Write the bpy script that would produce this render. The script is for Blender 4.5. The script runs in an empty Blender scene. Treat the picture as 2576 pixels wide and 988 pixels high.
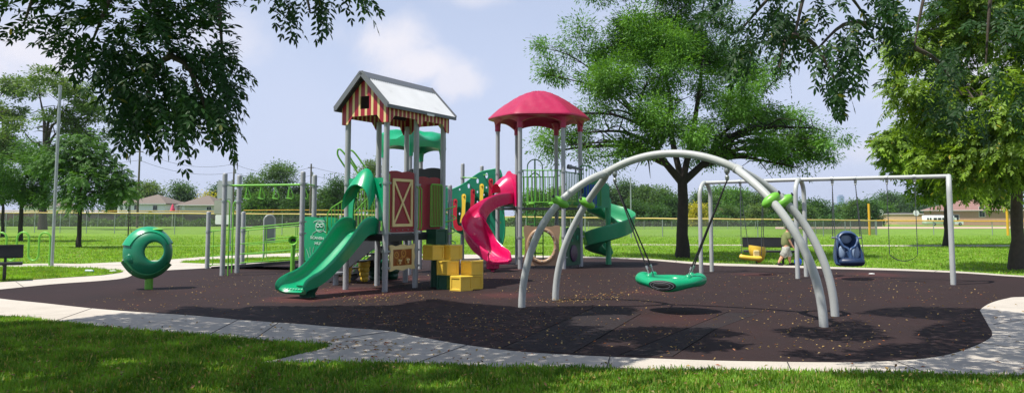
import bpy, math, random
import numpy as np
from math import sin, cos, pi, radians, sqrt, atan2
from mathutils import Vector, Matrix
from mathutils.geometry import tessellate_polygon
random.seed(7)
RNG = np.random.default_rng(7)
SC = bpy.context.scene
COL = SC.collection
# ------------------------------------------------------------------ survey: where a sighted point of the place stands
FPX, HC, PITCH, YHOR = 1946.0, 1.6, radians(4.5), 543.0
CYO = YHOR - FPX * math.tan(PITCH)
def ray(x, y):
    a = (x - 1288) / FPX; b = -(y - CYO) / FPX
    return Vector((a, cos(PITCH) - b * sin(PITCH), sin(PITCH) + b * cos(PITCH)))
def P(x, y, d):
    r = ray(x, y); t = d / r.y
    return Vector((r.x * t, d, HC + r.z * t))
def G(x, y, z=0.0):
    r = ray(x, y); t = (z - HC) / r.z
    return Vector((r.x * t, r.y * t, z))
def PL(x, y, A, B, off=0.0):
    """sighted point on the vertical plane through ground points A and B"""
    n = Vector((-(B[1] - A[1]), B[0] - A[0], 0)).normalized()
    if n.y > 0: n = -n
    r = ray(x, y); o = Vector((0, 0, HC))
    t = (Vector((A[0], A[1], 0)) + n * off - o).dot(n) / r.dot(n)
    return o + r * t
def gz(y):
    """the ball field falls away gently beyond 100 m"""
    t = max(0.0, min(1.0, (y - 100.0) / 135.0))
    return -1.3 * t * t * (3 - 2 * t)
# ------------------------------------------------------------------ materials
def lin(h):
    v = [int(h[i:i + 2], 16) / 255 for i in (0, 2, 4)]
    return tuple(c / 12.92 if c <= .04045 else ((c + .055) / 1.055) ** 2.4 for c in v)
def newmat(name):
    m = bpy.data.materials.new(name); m.use_nodes = True
    nt = m.node_tree; nt.nodes.clear()
    out = nt.nodes.new('ShaderNodeOutputMaterial')
    return m, nt, out
def nd(nt, typ, **kw):
    n = nt.nodes.new(typ)
    for k, v in kw.items():
        if k.startswith('i_'):
            n.inputs[k[2:].replace('_', ' ')].default_value = v
        else: setattr(n, k, v)
    return n
def mixcol(nt, fac, a, b, blend='MIX'):
    n = nt.nodes.new('ShaderNodeMix'); n.data_type = 'RGBA'; n.blend_type = blend
    for sock, v in ((n.inputs[0], fac), (n.inputs[6], a), (n.inputs[7], b)):
        if isinstance(v, (int, float)): sock.default_value = v
        elif isinstance(v, tuple): sock.default_value = (*v[:3], 1)
        else: nt.links.new(v, sock)
    return n.outputs[2]
def noise(nt, scale, detail=4, rough=.55, vec=None, dist=0):
    n = nd(nt, 'ShaderNodeTexNoise'); n.inputs['Scale'].default_value = scale
    n.inputs['Detail'].default_value = detail; n.inputs['Roughness'].default_value = rough
    n.inputs['Distortion'].default_value = dist
    if vec is not None: nt.links.new(vec, n.inputs['Vector'])
    return n.outputs['Fac']
def ramp(nt, fac, a, b, ca=(0, 0, 0), cb=(1, 1, 1)):
    r = nd(nt, 'ShaderNodeValToRGB'); nt.links.new(fac, r.inputs[0])
    e = r.color_ramp.elements; e[0].position = a; e[1].position = b
    e[0].color = (*ca, 1); e[1].color = (*cb, 1)
    return r.outputs[0]
def objco(nt):
    return nd(nt, 'ShaderNodeNewGeometry').outputs['Position']
def M(name, rgb, rough=.5, var=.12, scale=6, bump=0, bscale=60, metal=0, speck=None, coat=0, spec=.5, grime=.15, scuff=0):
    m, nt, out = newmat(name)
    b = nd(nt, 'ShaderNodeBsdfPrincipled')
    b.inputs['Roughness'].default_value = rough; b.inputs['Metallic'].default_value = metal
    b.inputs['Specular IOR Level'].default_value = spec; b.inputs['Coat Weight'].default_value = coat
    co = objco(nt)
    n1 = noise(nt, scale, 5, .6, co)
    c = mixcol(nt, ramp(nt, n1, .3, .7), tuple(x * (1 - var) for x in rgb), tuple(min(1, x * (1 + var)) for x in rgb))
    if grime:
        n2 = noise(nt, scale * .35, 6, .7, co, .6)
        c = mixcol(nt, ramp(nt, n2, .52, .78, (0, 0, 0), (grime,) * 3), c, tuple(x * .45 + .02 for x in rgb))
    if scuff:
        n4 = noise(nt, 11, 9, .75, co, 1.5)
        c = mixcol(nt, ramp(nt, n4, .54, .70, (0, 0, 0), (scuff,) * 3), c, tuple(x * .6 + .22 for x in rgb))
        n5 = noise(nt, 1.1, 4, .6, co)
        c = mixcol(nt, ramp(nt, n5, .45, .7, (0, 0, 0), (scuff * .6,) * 3), c, tuple(x * .75 + .08 for x in rgb))
    if speck:
        n3 = noise(nt, 170, 1, .5, co)
        c = mixcol(nt, ramp(nt, n3, .56, .62, (0, 0, 0), (.75,) * 3), c, speck)
    nt.links.new(c, b.inputs['Base Color'])
    r = nd(nt, 'ShaderNodeMapRange'); nt.links.new(n1, r.inputs[0])
    r.inputs[3].default_value = max(.05, rough - .1); r.inputs[4].default_value = min(1, rough + .12)
    nt.links.new(r.outputs[0], b.inputs['Roughness'])
    if bump:
        bp = nd(nt, 'ShaderNodeBump'); bp.inputs['Strength'].default_value = bump; bp.inputs['Distance'].default_value = .01
        nt.links.new(noise(nt, bscale, 4, .6, co), bp.inputs['Height']); nt.links.new(bp.outputs[0], b.inputs['Normal'])
    nt.links.new(b.outputs[0], out.inputs[0])
    return m
def leafmat(name, ca, cb, cc=None, trans=.45, accent=.03, spec=.3):
    """leaf colours differ from leaf to leaf"""
    m, nt, out = newmat(name)
    rnd = nd(nt, 'ShaderNodeNewGeometry').outputs['Random Per Island']
    c = mixcol(nt, rnd, ca, cb)
    n1 = noise(nt, 1.3, 3, .6, objco(nt))
    c = mixcol(nt, ramp(nt, n1, .45, .68), c, tuple(x * 1.4 for x in cb))
    c = mixcol(nt, ramp(nt, n1, .28, .45, (.6,) * 3, (0, 0, 0)), c, tuple(x * .7 for x in ca))
    if cc:
        c = mixcol(nt, ramp(nt, rnd, 1 - accent, 1 - accent + .005), c, cc)
    d = nd(nt, 'ShaderNodeBsdfPrincipled'); d.inputs['Roughness'].default_value = .5
    d.inputs['Specular IOR Level'].default_value = spec
    nt.links.new(c, d.inputs['Base Color'])
    t = nd(nt, 'ShaderNodeBsdfTranslucent')
    nt.links.new(mixcol(nt, 1.0, c, (1.5, 1.45, .5), 'MULTIPLY'), t.inputs['Color'])
    s = nd(nt, 'ShaderNodeMixShader'); s.inputs[0].default_value = trans
    nt.links.new(d.outputs[0], s.inputs[1]); nt.links.new(t.outputs[0], s.inputs[2])
    nt.links.new(s.outputs[0], out.inputs[0])
    return m
def meshmat(name, rgb, open_):
    """woven wire too fine to draw wire by wire: mostly open"""
    m, nt, out = newmat(name)
    d = nd(nt, 'ShaderNodeBsdfDiffuse'); d.inputs[0].default_value = (*rgb, 1)
    t = nd(nt, 'ShaderNodeBsdfTransparent'); s = nd(nt, 'ShaderNodeMixShader')
    s.inputs[0].default_value = open_
    nt.links.new(d.outputs[0], s.inputs[1]); nt.links.new(t.outputs[0], s.inputs[2]); nt.links.new(s.outputs[0], out.inputs[0])
    return m
# ------------------------------------------------------------------ mesh builder
def V3(p): return Vector((p[0], p[1], p[2]))
class MB:
    def __init__(s): s.v = []; s.f = []; s.m = []; s.mi = 0
    def add(s, vs, fs):
        o = len(s.v); s.v += [tuple(p) for p in vs]
        for f in fs: s.f.append(tuple(i + o for i in f)); s.m.append(s.mi)
        return s
    def box(s, c, size, rz=0, R=None):
        R = R or Matrix.Rotation(rz, 3, 'Z'); c = V3(c); h = [x / 2 for x in size]
        vs = [c + R @ Vector((a * h[0], b * h[1], d * h[2])) for a in (-1, 1) for b in (-1, 1) for d in (-1, 1)]
        return s.add(vs, [(0, 1, 3, 2), (4, 6, 7, 5), (0, 4, 5, 1), (2, 3, 7, 6), (0, 2, 6, 4), (1, 5, 7, 3)])
    def bbox(s, c, size, rz=0, b=.01):
        """box with bevelled upright and horizontal edges"""
        R = Matrix.Rotation(rz, 3, 'Z'); c = V3(c); hx, hy, hz = [x / 2 for x in size]
        b = min(b, hx * .9, hy * .9, hz * .9)
        def ring(x, y, z, k):
            x2, y2 = x - k, y - k
            return [(x, y2, z), (x2, y, z), (-x2, y, z), (-x, y2, z), (-x, -y2, z), (-x2, -y, z), (x2, -y, z), (x, -y2, z)]
        L = [ring(hx - b, hy - b, -hz, b * .5), ring(hx, hy, -hz + b, b), ring(hx, hy, hz - b, b), ring(hx - b, hy - b, hz, b * .5)]
        vs = [c + R @ Vector(p) for r in L for p in r]; fs = []
        for k in range(3):
            for i in range(8):
                j = (i + 1) % 8; fs.append((k * 8 + i, k * 8 + j, (k + 1) * 8 + j, (k + 1) * 8 + i))
        fs.append(tuple(range(7, -1, -1))); fs.append(tuple(range(24, 32)))
        return s.add(vs, fs)
    def bar(s, a, b, w, h, up=(0, 0, 1)):
        a = V3(a); b = V3(b); d = (b - a).normalized(); up = V3(up)
        x = d.cross(up).normalized(); y = x.cross(d).normalized()
        vs = [p + x * (i * w / 2) + y * (j * h / 2) for p in (a, b) for i in (-1, 1) for j in (-1, 1)]
        return s.add(vs, [(0, 1, 3, 2), (4, 6, 7, 5), (0, 4, 5, 1), (2, 3, 7, 6), (0, 2, 6, 4), (1, 5, 7, 3)])
    def tube(s, pts, r, seg=8, closed=False, caps=True):
        pts = [V3(p) for p in pts]; n = len(pts)
        rs = r if isinstance(r, (list, tuple)) else [r] * n
        T = []
        for i in range(n):
            a = pts[(i - 1) % n] if (closed or i > 0) else pts[i]
            b = pts[(i + 1) % n] if (closed or i < n - 1) else pts[i]
            d = (b - a); T.append(d.normalized() if d.length > 1e-9 else Vector((0, 0, 1)))
        u = T[0].orthogonal().normalized(); vs = []
        for i in range(n):
            u = (u - T[i] * u.dot(T[i])); u = u.normalized() if u.length > 1e-6 else T[i].orthogonal().normalized()
            w = T[i].cross(u)
            for k in range(seg):
                a = 2 * pi * k / seg; vs.append(pts[i] + (u * cos(a) + w * sin(a)) * rs[i])
        fs = []
        for i in range(n if closed else n - 1):
            j = (i + 1) % n
            for k in range(seg):
                l = (k + 1) % seg; fs.append((i * seg + k, i * seg + l, j * seg + l, j * seg + k))
        if caps and not closed:
            fs.append(tuple(range(seg - 1, -1, -1))); fs.append(tuple((n - 1) * seg + k for k in range(seg)))
        return s.add(vs, fs)
    def lathe(s, prof, c, axis=(0, 0, 1), seg=24, ref=None, caps=True):
        """prof: (radius, along axis)"""
        c = V3(c); ax = V3(axis).normalized(); u = (V3(ref) if ref else ax.orthogonal()); u = (u - ax * u.dot(ax)).normalized(); w = ax.cross(u)
        vs = [c + ax * h + (u * cos(2 * pi * k / seg) + w * sin(2 * pi * k / seg)) * r for r, h in prof for k in range(seg)]
        fs = []
        for i in range(len(prof) - 1):
            for k in range(seg):
                l = (k + 1) % seg; fs.append((i * seg + k, i * seg + l, (i + 1) * seg + l, (i + 1) * seg + k))
        if caps:
            fs.append(tuple(range(seg - 1, -1, -1))); fs.append(tuple((len(prof) - 1) * seg + k for k in range(seg)))
        return s.add(vs, fs)
    def ball(s, c, r, seg=16, rings=8, R=None):
        r = r if isinstance(r, (tuple, list)) else (r, r, r); R = R or Matrix.Identity(3); c = V3(c); vs = []; fs = []
        for i in range(rings + 1):
            t = -pi / 2 + pi * i / rings
            for k in range(seg):
                a = 2 * pi * k / seg; vs.append(c + R @ Vector((r[0] * cos(t) * cos(a), r[1] * cos(t) * sin(a), r[2] * sin(t))))
        for i in range(rings):
            for k in range(seg):
                l = (k + 1) % seg; fs.append((i * seg + k, i * seg + l, (i + 1) * seg + l, (i + 1) * seg + k))
        return s.add(vs, fs)
    def sweep(s, frames, profs, caps=True):
        """frames: (pos, lateral, up); profs: closed profile per frame of (a, b)"""
        n = len(profs[0]); vs = []
        for (p, l, u), pr in zip(frames, profs):
            vs += [V3(p) + l * a + u * b for a, b in pr]
        fs = []
        for i in range(len(frames) - 1):
            for k in range(n):
                j = (k + 1) % n; fs.append((i * n + k, i * n + j, (i + 1) * n + j, (i + 1) * n + k))
        s.add(vs, fs)
        if caps:
            for i in (0, len(frames) - 1):
                tri = tessellate_polygon([[Vector((a, b, 0)) for a, b in profs[i]]])
                o = len(s.v); s.v += [tuple(vs[i * n + k]) for k in range(n)]
                for t in tri: s.f.append(tuple(o + q for q in t)); s.m.append(s.mi)
        return s
    def prism(s, outer, th, fn, holes=()):
        """outer, holes: 2-d outlines; fn(a, b, depth) -> world; a slab of thickness th"""
        loops = [list(outer)] + [list(h) for h in holes]
        flat = [p for l in loops for p in l]
        tri = tessellate_polygon([[Vector((a, b, 0)) for a, b in l] for l in loops])
        n = len(flat); vs = [fn(a, b, 0) for a, b in flat] + [fn(a, b, th) for a, b in flat]
        fs = [tuple(t) for t in tri] + [tuple(n + i for i in reversed(t)) for t in tri]
        o = 0
        for l in loops:
            m = len(l)
            for i in range(m):
                j = (i + 1) % m; fs.append((o + i, o + j, n + o + j, n + o + i))
            o += m
        return s.add(vs, fs)
    def build(s, name, mat, root=None, smooth=40, loc=None, bevel=0):
        if root is not None: o = root_world(root)
        elif loc is not None: o = V3(loc)
        else:
            a = np.array(s.v); o = Vector(((a[:, 0].min() + a[:, 0].max()) / 2, (a[:, 1].min() + a[:, 1].max()) / 2, a[:, 2].min()))
        me = bpy.data.meshes.new(name)
        me.from_pydata([(p[0] - o.x, p[1] - o.y, p[2] - o.z) for p in s.v], [], s.f)
        mats = mat if isinstance(mat, (list, tuple)) else [mat]
        for m in mats: me.materials.append(m)
        if len(mats) > 1: me.polygons.foreach_set('material_index', s.m)
        fixnormals(me)
        if smooth:
            me.shade_smooth(); me.set_sharp_from_angle(angle=radians(smooth))
        ob = bpy.data.objects.new(name, me); COL.objects.link(ob)
        if root is not None: ob.parent = root
        else: ob.location = o
        if bevel:
            b = ob.modifiers.new('bevel', 'BEVEL'); b.width = bevel; b.segments = 2; b.limit_method = 'ANGLE'
        return ob
import bmesh
def fixnormals(me):
    bm = bmesh.new(); bm.from_mesh(me)
    bmesh.ops.recalc_face_normals(bm, faces=bm.faces); bm.to_mesh(me); bm.free()
def root_world(o):
    p = Vector((0, 0, 0))
    while o is not None: p += o.location; o = o.parent
    return p
def tag(o, label=None, cat=None, group=None, kind=None):
    if label: o['label'] = label
    if cat: o['category'] = cat
    if group: o['group'] = group
    if kind: o['kind'] = kind
    return o
def thing(name, label, cat, loc, group=None):
    o = bpy.data.objects.new(name, None); o.empty_display_size = .2; COL.objects.link(o); o.location = V3(loc)
    return tag(o, label, cat, group)
def raw(name, verts, faces, mat, root=None, smooth=False):
    """big leaf or blade meshes straight from arrays"""
    verts = np.asarray(verts, dtype=np.float32)
    o = root_world(root) if root is not None else Vector((0, 0, 0))
    me = bpy.data.meshes.new(name); me.from_pydata(verts - np.array(o, dtype=np.float32), [], faces)
    for m in (mat if isinstance(mat, list) else [mat]): me.materials.append(m)
    if smooth: me.shade_smooth()
    ob = bpy.data.objects.new(name, me); COL.objects.link(ob)
    if root is not None: ob.parent = root
    return ob
def unit(a): return a / np.maximum(np.linalg.norm(a, axis=1, keepdims=True), 1e-9)
def leaf_quads(C, D, N, L, W):
    """pointed leaves: base, two shoulders, tip"""
    D = unit(D); S = unit(np.cross(D, N)); L = np.asarray(L).reshape(-1, 1); W = np.asarray(W).reshape(-1, 1)
    V = np.stack([C, C + D * L * .45 + S * W * .5, C + D * L, C + D * L * .45 - S * W * .5], 1).reshape(-1, 3)
    return V
def quads(n): return np.arange(4 * n).reshape(-1, 4)
def catmull(pts, n=6, closed=False):
    pts = [V3(p) for p in pts]; out = []; m = len(pts)
    for i in range(m if closed else m - 1):
        p1, p2 = pts[i], pts[(i + 1) % m]
        p0 = pts[(i - 1) % m] if (closed or i > 0) else p1 * 2 - p2
        p3 = pts[(i + 2) % m] if (closed or i + 2 < m) else p2 * 2 - p1
        for k in range(n):
            t = k / n
            out.append(.5 * ((2 * p1) + (p2 - p0) * t + (2 * p0 - 5 * p1 + 4 * p2 - p3) * t * t + (3 * p1 - p0 - 3 * p2 + p3) * t ** 3))
    if not closed: out.append(pts[-1])
    return out
def inpoly(px, py, poly):
    """vectorised point in polygon"""
    c = np.zeros(len(px), bool); n = len(poly)
    for i in range(n):
        x0, y0 = poly[i][0], poly[i][1]; x1, y1 = poly[i - 1][0], poly[i - 1][1]
        if y0 == y1: continue
        k = ((y0 > py) != (y1 > py)) & (px < (x1 - x0) * (py - y0) / (y1 - y0) + x0)
        c ^= k
    return c
def textmesh(txt, size, fn, mat, root, name='lettering', extrude=.004, bold=0.012):
    cu = bpy.data.curves.new('t', 'FONT'); cu.body = txt; cu.size = size; cu.extrude = extrude; cu.offset = bold * size; cu.align_x = 'CENTER'
    ob = bpy.data.objects.new('t', cu); COL.objects.link(ob)
    dg = bpy.context.evaluated_depsgraph_get(); me = bpy.data.meshes.new_from_object(ob.evaluated_get(dg))
    bpy.data.objects.remove(ob)
    o = root_world(root)
    for v in me.vertices: v.co = fn(v.co.x, v.co.y, v.co.z) - o
    me.name = name; me.materials.clear(); me.materials.append(mat)
    r = bpy.data.objects.new(name, me); COL.objects.link(r); r.parent = root
    return r
# ------------------------------------------------------------------ palette
steel = M('powder_coated_grey_post', lin('a6a8a9'), .42, .06, 5, speck=lin('85888b'), grime=.2, scuff=.18)
steel_l = M('pale_grey_tube_paint', lin('b4b7b4'), .38, .06, 4, grime=.25, scuff=.18)
galv = M('galvanised_steel', lin('a3a8a8'), .4, .1, 8, metal=.6, grime=.25)
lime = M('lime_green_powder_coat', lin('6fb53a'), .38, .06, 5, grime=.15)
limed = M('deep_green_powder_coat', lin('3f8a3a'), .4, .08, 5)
teal = M('teal_green_moulded_plastic', lin('009a68'), .3, .05, 3, coat=.15, grime=.12, scuff=.14)
teald = M('dark_teal_plastic_panel', lin('0c7658'), .42, .08, 3, grime=.25)
tealdd = M('forest_green_plastic', lin('0b4a34'), .4, .08, 3)
green2 = M('mid_green_moulded_plastic', lin('2f9a68'), .36, .07, 3, coat=.1, grime=.2, scuff=.3)
olive = M('faded_green_plastic', lin('2f7d4c'), .45, .1, 4, grime=.25)
grnlt = M('pale_lime_plastic', lin('8fd35a'), .4, .06, 5)
pink = M('magenta_red_moulded_plastic', lin('d50a5a'), .28, .05, 3, coat=.25, grime=.1, scuff=.3)
pinkroof = M('raspberry_roof_plastic', lin('a81446'), .42, .06, 3, grime=.2, scuff=.3)
red = M('barn_red_panel', lin('a01c30'), .42, .07, 3, grime=.25)
redd = M('deep_red_panel', lin('901a2c'), .45, .08, 3, grime=.25)
redb = M('bright_red_plastic', lin('b81a2e'), .35, .06, 4)
cream = M('cream_panel', lin('e3cf90'), .45, .06, 4, grime=.2)
yellowb = M('bright_yellow_plastic', lin('f6d040'), .4, .05, 5, grime=.1)
yellow = M('golden_yellow_plastic', lin('ecc544'), .4, .06, 5, grime=.2, scuff=.3)
black = M('black_coated_steel', lin('1b1d1e'), .45, .15, 6)
blackr = M('black_rubber', lin('18191a'), .6, .15, 6)
dkgrey = M('dark_grey_deck', lin('34363a'), .6, .1, 5, bump=.2)
midgrey = M('grey_panel', lin('7d8084'), .5, .06, 4)
trimg = M('grey_roof_trim', lin('6d7075'), .45, .06, 4)
roofm = M('corrugated_bright_metal', lin('cfd1d3'), .3, .05, 2, metal=.0, grime=.12)
tan = M('tan_moulded_plastic', lin('a98a6c'), .42, .06, 4, grime=.2)
brown = M('amber_brown_panel', lin('8a4a1c'), .3, .15, 5)
amber = M('amber_gear_plastic', lin('b8823a'), .4, .1, 5)
blue = M('navy_blue_plastic', lin('2f4a70'), .36, .1, 5, coat=.2, grime=.25, scuff=.3)
bluec = M('bright_blue_plastic', lin('1f4fb8'), .35, .08, 5)
whitep = M('white_paint', lin('e8e8e4'), .5, .04, 3, grime=.15)
bark = M('brown_bark', lin('4a4038'), .85, .3, 9, bump=.9, bscale=22, grime=.3)
barkd = M('dark_bark', lin('332d29'), .88, .3, 8, bump=.9, bscale=18, grime=.3)
yellowcap = M('yellow_fence_cap', lin('d9a628'), .5, .1, 3, grime=.3)
creamcap = M('sun_faded_fence_cap', lin('d8bd72'), .5, .12, .4, grime=.3)
wood = M('weathered_utility_pole_wood', lin('5f574e'), .85, .2, 6)
shingle = M('grey_brown_shingles', lin('74695f'), .85, .12, 12, bump=.3, bscale=9)
shingler = M('rust_red_shingles', lin('8b6a60'), .85, .12, 12, bump=.3, bscale=9)
siding = M('white_siding', lin('f3f4f2'), .6, .04, 2)
sidingg = M('grey_beige_siding', lin('cfccc3'), .6, .05, 2)
brick = M('pale_tan_brick', lin('c9a98a'), .8, .08, 3)
brickp = M('pinkish_brick', lin('a98672'), .8, .08, 3)
glass = M('dark_window_glass', lin('23292e'), .12, .1, 3, grime=0)
fencewood = M('brown_board_fence', lin('5d4a3e'), .8, .2, 1.5, grime=.3)
bluehaze = M('haze_blue_tower', lin('8199bd'), .5, .05, .02, grime=0)  # distance haze over the skyline put into the tower colour
skin = M('skin', lin('d9a283'), .5, .05, 8, grime=0)
shirt = M('olive_green_cloth', lin('77804f'), .8, .1, 10)
shorts = M('grey_camouflage_cloth', lin('a5a69c'), .8, .45, 9, grime=.5)
hairm = M('brown_hair', lin('4b3626'), .7, .2, 20)
wire = M('dark_wire', lin('4a4c50'), .6, .1, 3)
chainm = M('chain_steel', lin('5d6064'), .4, .2, 60, metal=.6)
# ------------------------------------------------------------------ camera, sky, sun
cam = bpy.data.cameras.new('camera'); cam.sensor_width = 36; cam.lens = 36 * FPX / 2576
cam.shift_y = -(494 - CYO) / 2576; cam.clip_start = .05; cam.clip_end = 9000
co_ = bpy.data.objects.new('camera', cam); COL.objects.link(co_); co_.location = (0, 0, HC); co_.rotation_euler = (pi / 2 + PITCH, 0, 0); SC.camera = co_
SUNDIR = Vector((-.49, -.21, 1)).normalized()
su = bpy.data.lights.new('sun', 'SUN'); su.energy = 5.0; su.angle = radians(.53); su.color = (1, .955, .88)
so = bpy.data.objects.new('sun', su); COL.objects.link(so); so.rotation_euler = SUNDIR.to_track_quat('Z', 'Y').to_euler(); so.location = (-10, -5, 20)
SC.view_settings.view_transform = 'Standard'; SC.view_settings.look = 'None'; SC.view_settings.exposure = .3; SC.view_settings.gamma = 1
w = bpy.data.worlds.new('World'); SC.world = w; w.use_nodes = True; nt = w.node_tree; nt.nodes.clear()
out = nd(nt, 'ShaderNodeOutputWorld'); bg = nd(nt, 'ShaderNodeBackground'); bg.inputs[1].default_value = .1
sky = nd(nt, 'ShaderNodeTexSky'); sky.sky_type = 'NISHITA'; sky.sun_disc = False
sky.sun_elevation = math.asin(SUNDIR.z); sky.sun_rotation = atan2(SUNDIR.x, SUNDIR.y)
sky.altitude = 100; sky.air_density = 1.0; sky.dust_density = 1.0; sky.ozone_density = 2.0
gen = nd(nt, 'ShaderNodeTexCoord').outputs['Generated']
nz = noise(nt, 9, 7, .6, gen, .3); nz2 = noise(nt, 3.2, 5, .55, gen, .4)
def blob(cx, cy, rx, ry, amt, hard=.95):
    c = ray(cx, cy).normalized()
    s = nd(nt, 'ShaderNodeVectorMath', operation='SUBTRACT'); nt.links.new(gen, s.inputs[0]); s.inputs[1].default_value = c
    k = nd(nt, 'ShaderNodeVectorMath', operation='MULTIPLY'); nt.links.new(s.outputs[0], k.inputs[0])
    k.inputs[1].default_value = (FPX / rx, FPX / rx * .4, FPX / ry)
    l = nd(nt, 'ShaderNodeVectorMath', operation='LENGTH'); nt.links.new(k.outputs[0], l.inputs[0])
    a = nd(nt, 'ShaderNodeMath', operation='MULTIPLY_ADD'); nt.links.new(nz, a.inputs[0]); a.inputs[1].default_value = -2.6; nt.links.new(l.outputs['Value'], a.inputs[2])
    m = nd(nt, 'ShaderNodeMapRange', interpolation_type='SMOOTHSTEP'); nt.links.new(a.outputs[0], m.inputs[0])
    m.inputs[1].default_value = -.3; m.inputs[2].default_value = -.3 - hard; m.inputs[3].default_value = 0; m.inputs[4].default_value = amt
    return m.outputs[0]
mask = None
for b in [(950, 105, 170, 90, .9, 1.25), (1060, 165, 155, 65, .9, 1.25), (1150, 205, 90, 55, .7, .8), (560, 95, 150, 80, .4), (40, 130, 170, 120, .8, 1.0),
          (1190, -10, 120, 40, .5, .9), (2150, 385, 150, 60, .45, .9), (2420, 180, 260, 130, .7, 1.0), (1620, 60, 160, 60, .3, 1.), (-300, 60, 300, 120, .7), (3000, 120, 300, 120, .7), (820, -60, 120, 40, .5)]:
    o_ = blob(*b)
    if mask is None: mask = o_
    else:
        mx = nd(nt, 'ShaderNodeMath', operation='MAXIMUM'); nt.links.new(mask, mx.inputs[0]); nt.links.new(o_, mx.inputs[1]); mask = mx.outputs[0]
veil = ramp(nt, nz2, .35, .8, (0, 0, 0), (.25,) * 3)
skyc = mixcol(nt, 1.0, sky.outputs[0], (1.0, 1.0, 1.0), 'MULTIPLY')
sep = nd(nt, 'ShaderNodeSeparateXYZ'); nt.links.new(gen, sep.inputs[0])
hz = nd(nt, 'ShaderNodeMapRange', interpolation_type='SMOOTHSTEP'); nt.links.new(sep.outputs[2], hz.inputs[0]); hz.inputs[1].default_value = -.05; hz.inputs[2].default_value = .75; hz.inputs[3].default_value = .95; hz.inputs[4].default_value = .25
skyc = mixcol(nt, hz.outputs[0], skyc, (5.3, 6.0, 7.9))          # summer haze, thickest at the horizon
skyc = mixcol(nt, veil, skyc, (6.3, 6.5, 7.8))
cl = mixcol(nt, mask, skyc, (7.7, 7.5, 8.0))
nt.links.new(cl, bg.inputs[0]); nt.links.new(bg.outputs[0], out.inputs[0])
# ------------------------------------------------------------------ ground
rub_px = [(-60, 738), (0, 750), (110, 761.5), (221, 773.6), (331, 782.8), (478, 792), (625, 805), (740, 813), (855, 822), (976, 831), (1048, 845), (1162, 864.7), (1301, 882.6), (1462, 892.6),
          (1605, 898.7), (1775, 905), (1922, 908), (2106, 910), (2253, 906), (2364, 895), (2437, 875), (2485, 853), (2496, 838), (2485, 816), (2469, 787), (2467, 777), (2493, 760.8), (2533, 749.8), (2576, 746)]
rub_back = [(2530, 694), (2474, 690), (2400, 685.6), (2253, 680), (2088, 675.7), (1996, 672.8), (1885, 669.8), (1775, 666), (1611, 652.6), (1476, 648), (1300, 648), (1100, 652), (800, 661), (600, 668.5), (517, 674),
            (412, 680), (353, 685), (335, 691), (313, 699), (257, 705.5), (129, 714.7), (0, 727.6), (-60, 733)]
RUB = [G(*p) for p in rub_px] + [Vector((12, 15.6, 0)), Vector((13.8, 16.4, 0)), Vector((14.6, 17.8, 0)), Vector((14.4, 19.2, 0))] + [G(*p) for p in rub_back]
RUB = catmull(RUB, 4, True)
con_front = [(-150, 778), (0, 792), (110, 803), (221, 816), (331, 827), (478, 840), (625, 851), (717, 857), (809, 864), (832, 869), (800, 879), (754, 889), (700, 902), (655, 911), (754, 909.5), (855, 909.5), (980, 910), (1105, 912), (1212, 920),
             (1355, 922), (1534, 924), (1775, 927.5), (2032, 932), (2253, 937), (2400, 939), (2576, 941)]
con_back = [(2576, 693), (2530, 690), (2474, 686), (2400, 681), (2253, 675), (2088, 670.5), (1996, 667), (1885, 664), (1775, 660.5), (1611, 648.5), (1476, 644.5), (1300, 641), (1100, 638.5), (900, 637), (735, 636), (515, 645), (423, 652.6), (313, 658), (202, 663), (132, 662), (22, 664), (-150, 668)]
CON = [G(*p) for p in con_front] + [Vector((7.5, 7.6, 0)), Vector((14, 7.4, 0)), Vector((17, 11, 0)), Vector((16.6, 17, 0)), Vector((15.4, 19.6, 0))] + [G(*p) for p in con_back] + [Vector((-19, 23.5, 0)), Vector((-18, 13.3, 0))]
PATCH1 = [G(*p) for p in [(-150, 713), (0, 709), (129, 700), (257, 692), (300, 686), (310, 683), (295, 680), (221, 675), (129, 672), (0, 672), (-150, 676)]]
PATCH2 = [G(*p) for p in [(452, 660), (515, 655), (620, 651), (735, 646.5), (900, 644), (1100, 643), (1100, 647), (900, 653), (735, 657.5), (620, 661), (515, 662.5)]]
def slab(name, poly, z0, z1, mat, kind='structure'):
    mb = MB(); mb.prism([(p.x, p.y) for p in poly], z1 - z0, lambda a, b, d: Vector((a, b, z1 - d)))
    return tag(mb.build(name, mat, smooth=0), kind=kind)
# lawn material: mown turf with worn and yellowed places
def lawn(name, c1, c2, c3):
    m, nt, out = newmat(name); b = nd(nt, 'ShaderNodeBsdfPrincipled'); b.inputs['Roughness'].default_value = .8; b.inputs['Specular IOR Level'].default_value = .2
    co = objco(nt)
    mp = nd(nt, 'ShaderNodeMapping'); nt.links.new(co, mp.inputs[0]); mp.inputs['Scale'].default_value = (1, .55, 1)
    f = noise(nt, 26, 6, .75, co); g = noise(nt, .35, 5, .6, mp.outputs[0]); h = noise(nt, 2.2, 6, .7, mp.outputs[0], .4)
    c = mixcol(nt, ramp(nt, f, .3, .72), c1, c2)
    c = mixcol(nt, ramp(nt, h, .4, .72, (0, 0, 0), (.55,) * 3), c, c3)
    c = mixcol(nt, ramp(nt, g, .45, .75, (0, 0, 0), (.4,) * 3), c, tuple(x * .72 for x in c1))
    nt.links.new(c, b.inputs['Base Color'])
    bp = nd(nt, 'ShaderNodeBump'); bp.inputs['Strength'].default_value = .9; bp.inputs['Distance'].default_value = .05
    nt.links.new(f, bp.inputs['Height']); nt.links.new(bp.outputs[0], b.inputs['Normal']); nt.links.new(b.outputs[0], out.inputs[0])
    return m
turf = lawn('mown_turf', (.11, .22, .016), (.20, .36, .034), (.27, .39, .06))
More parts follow.
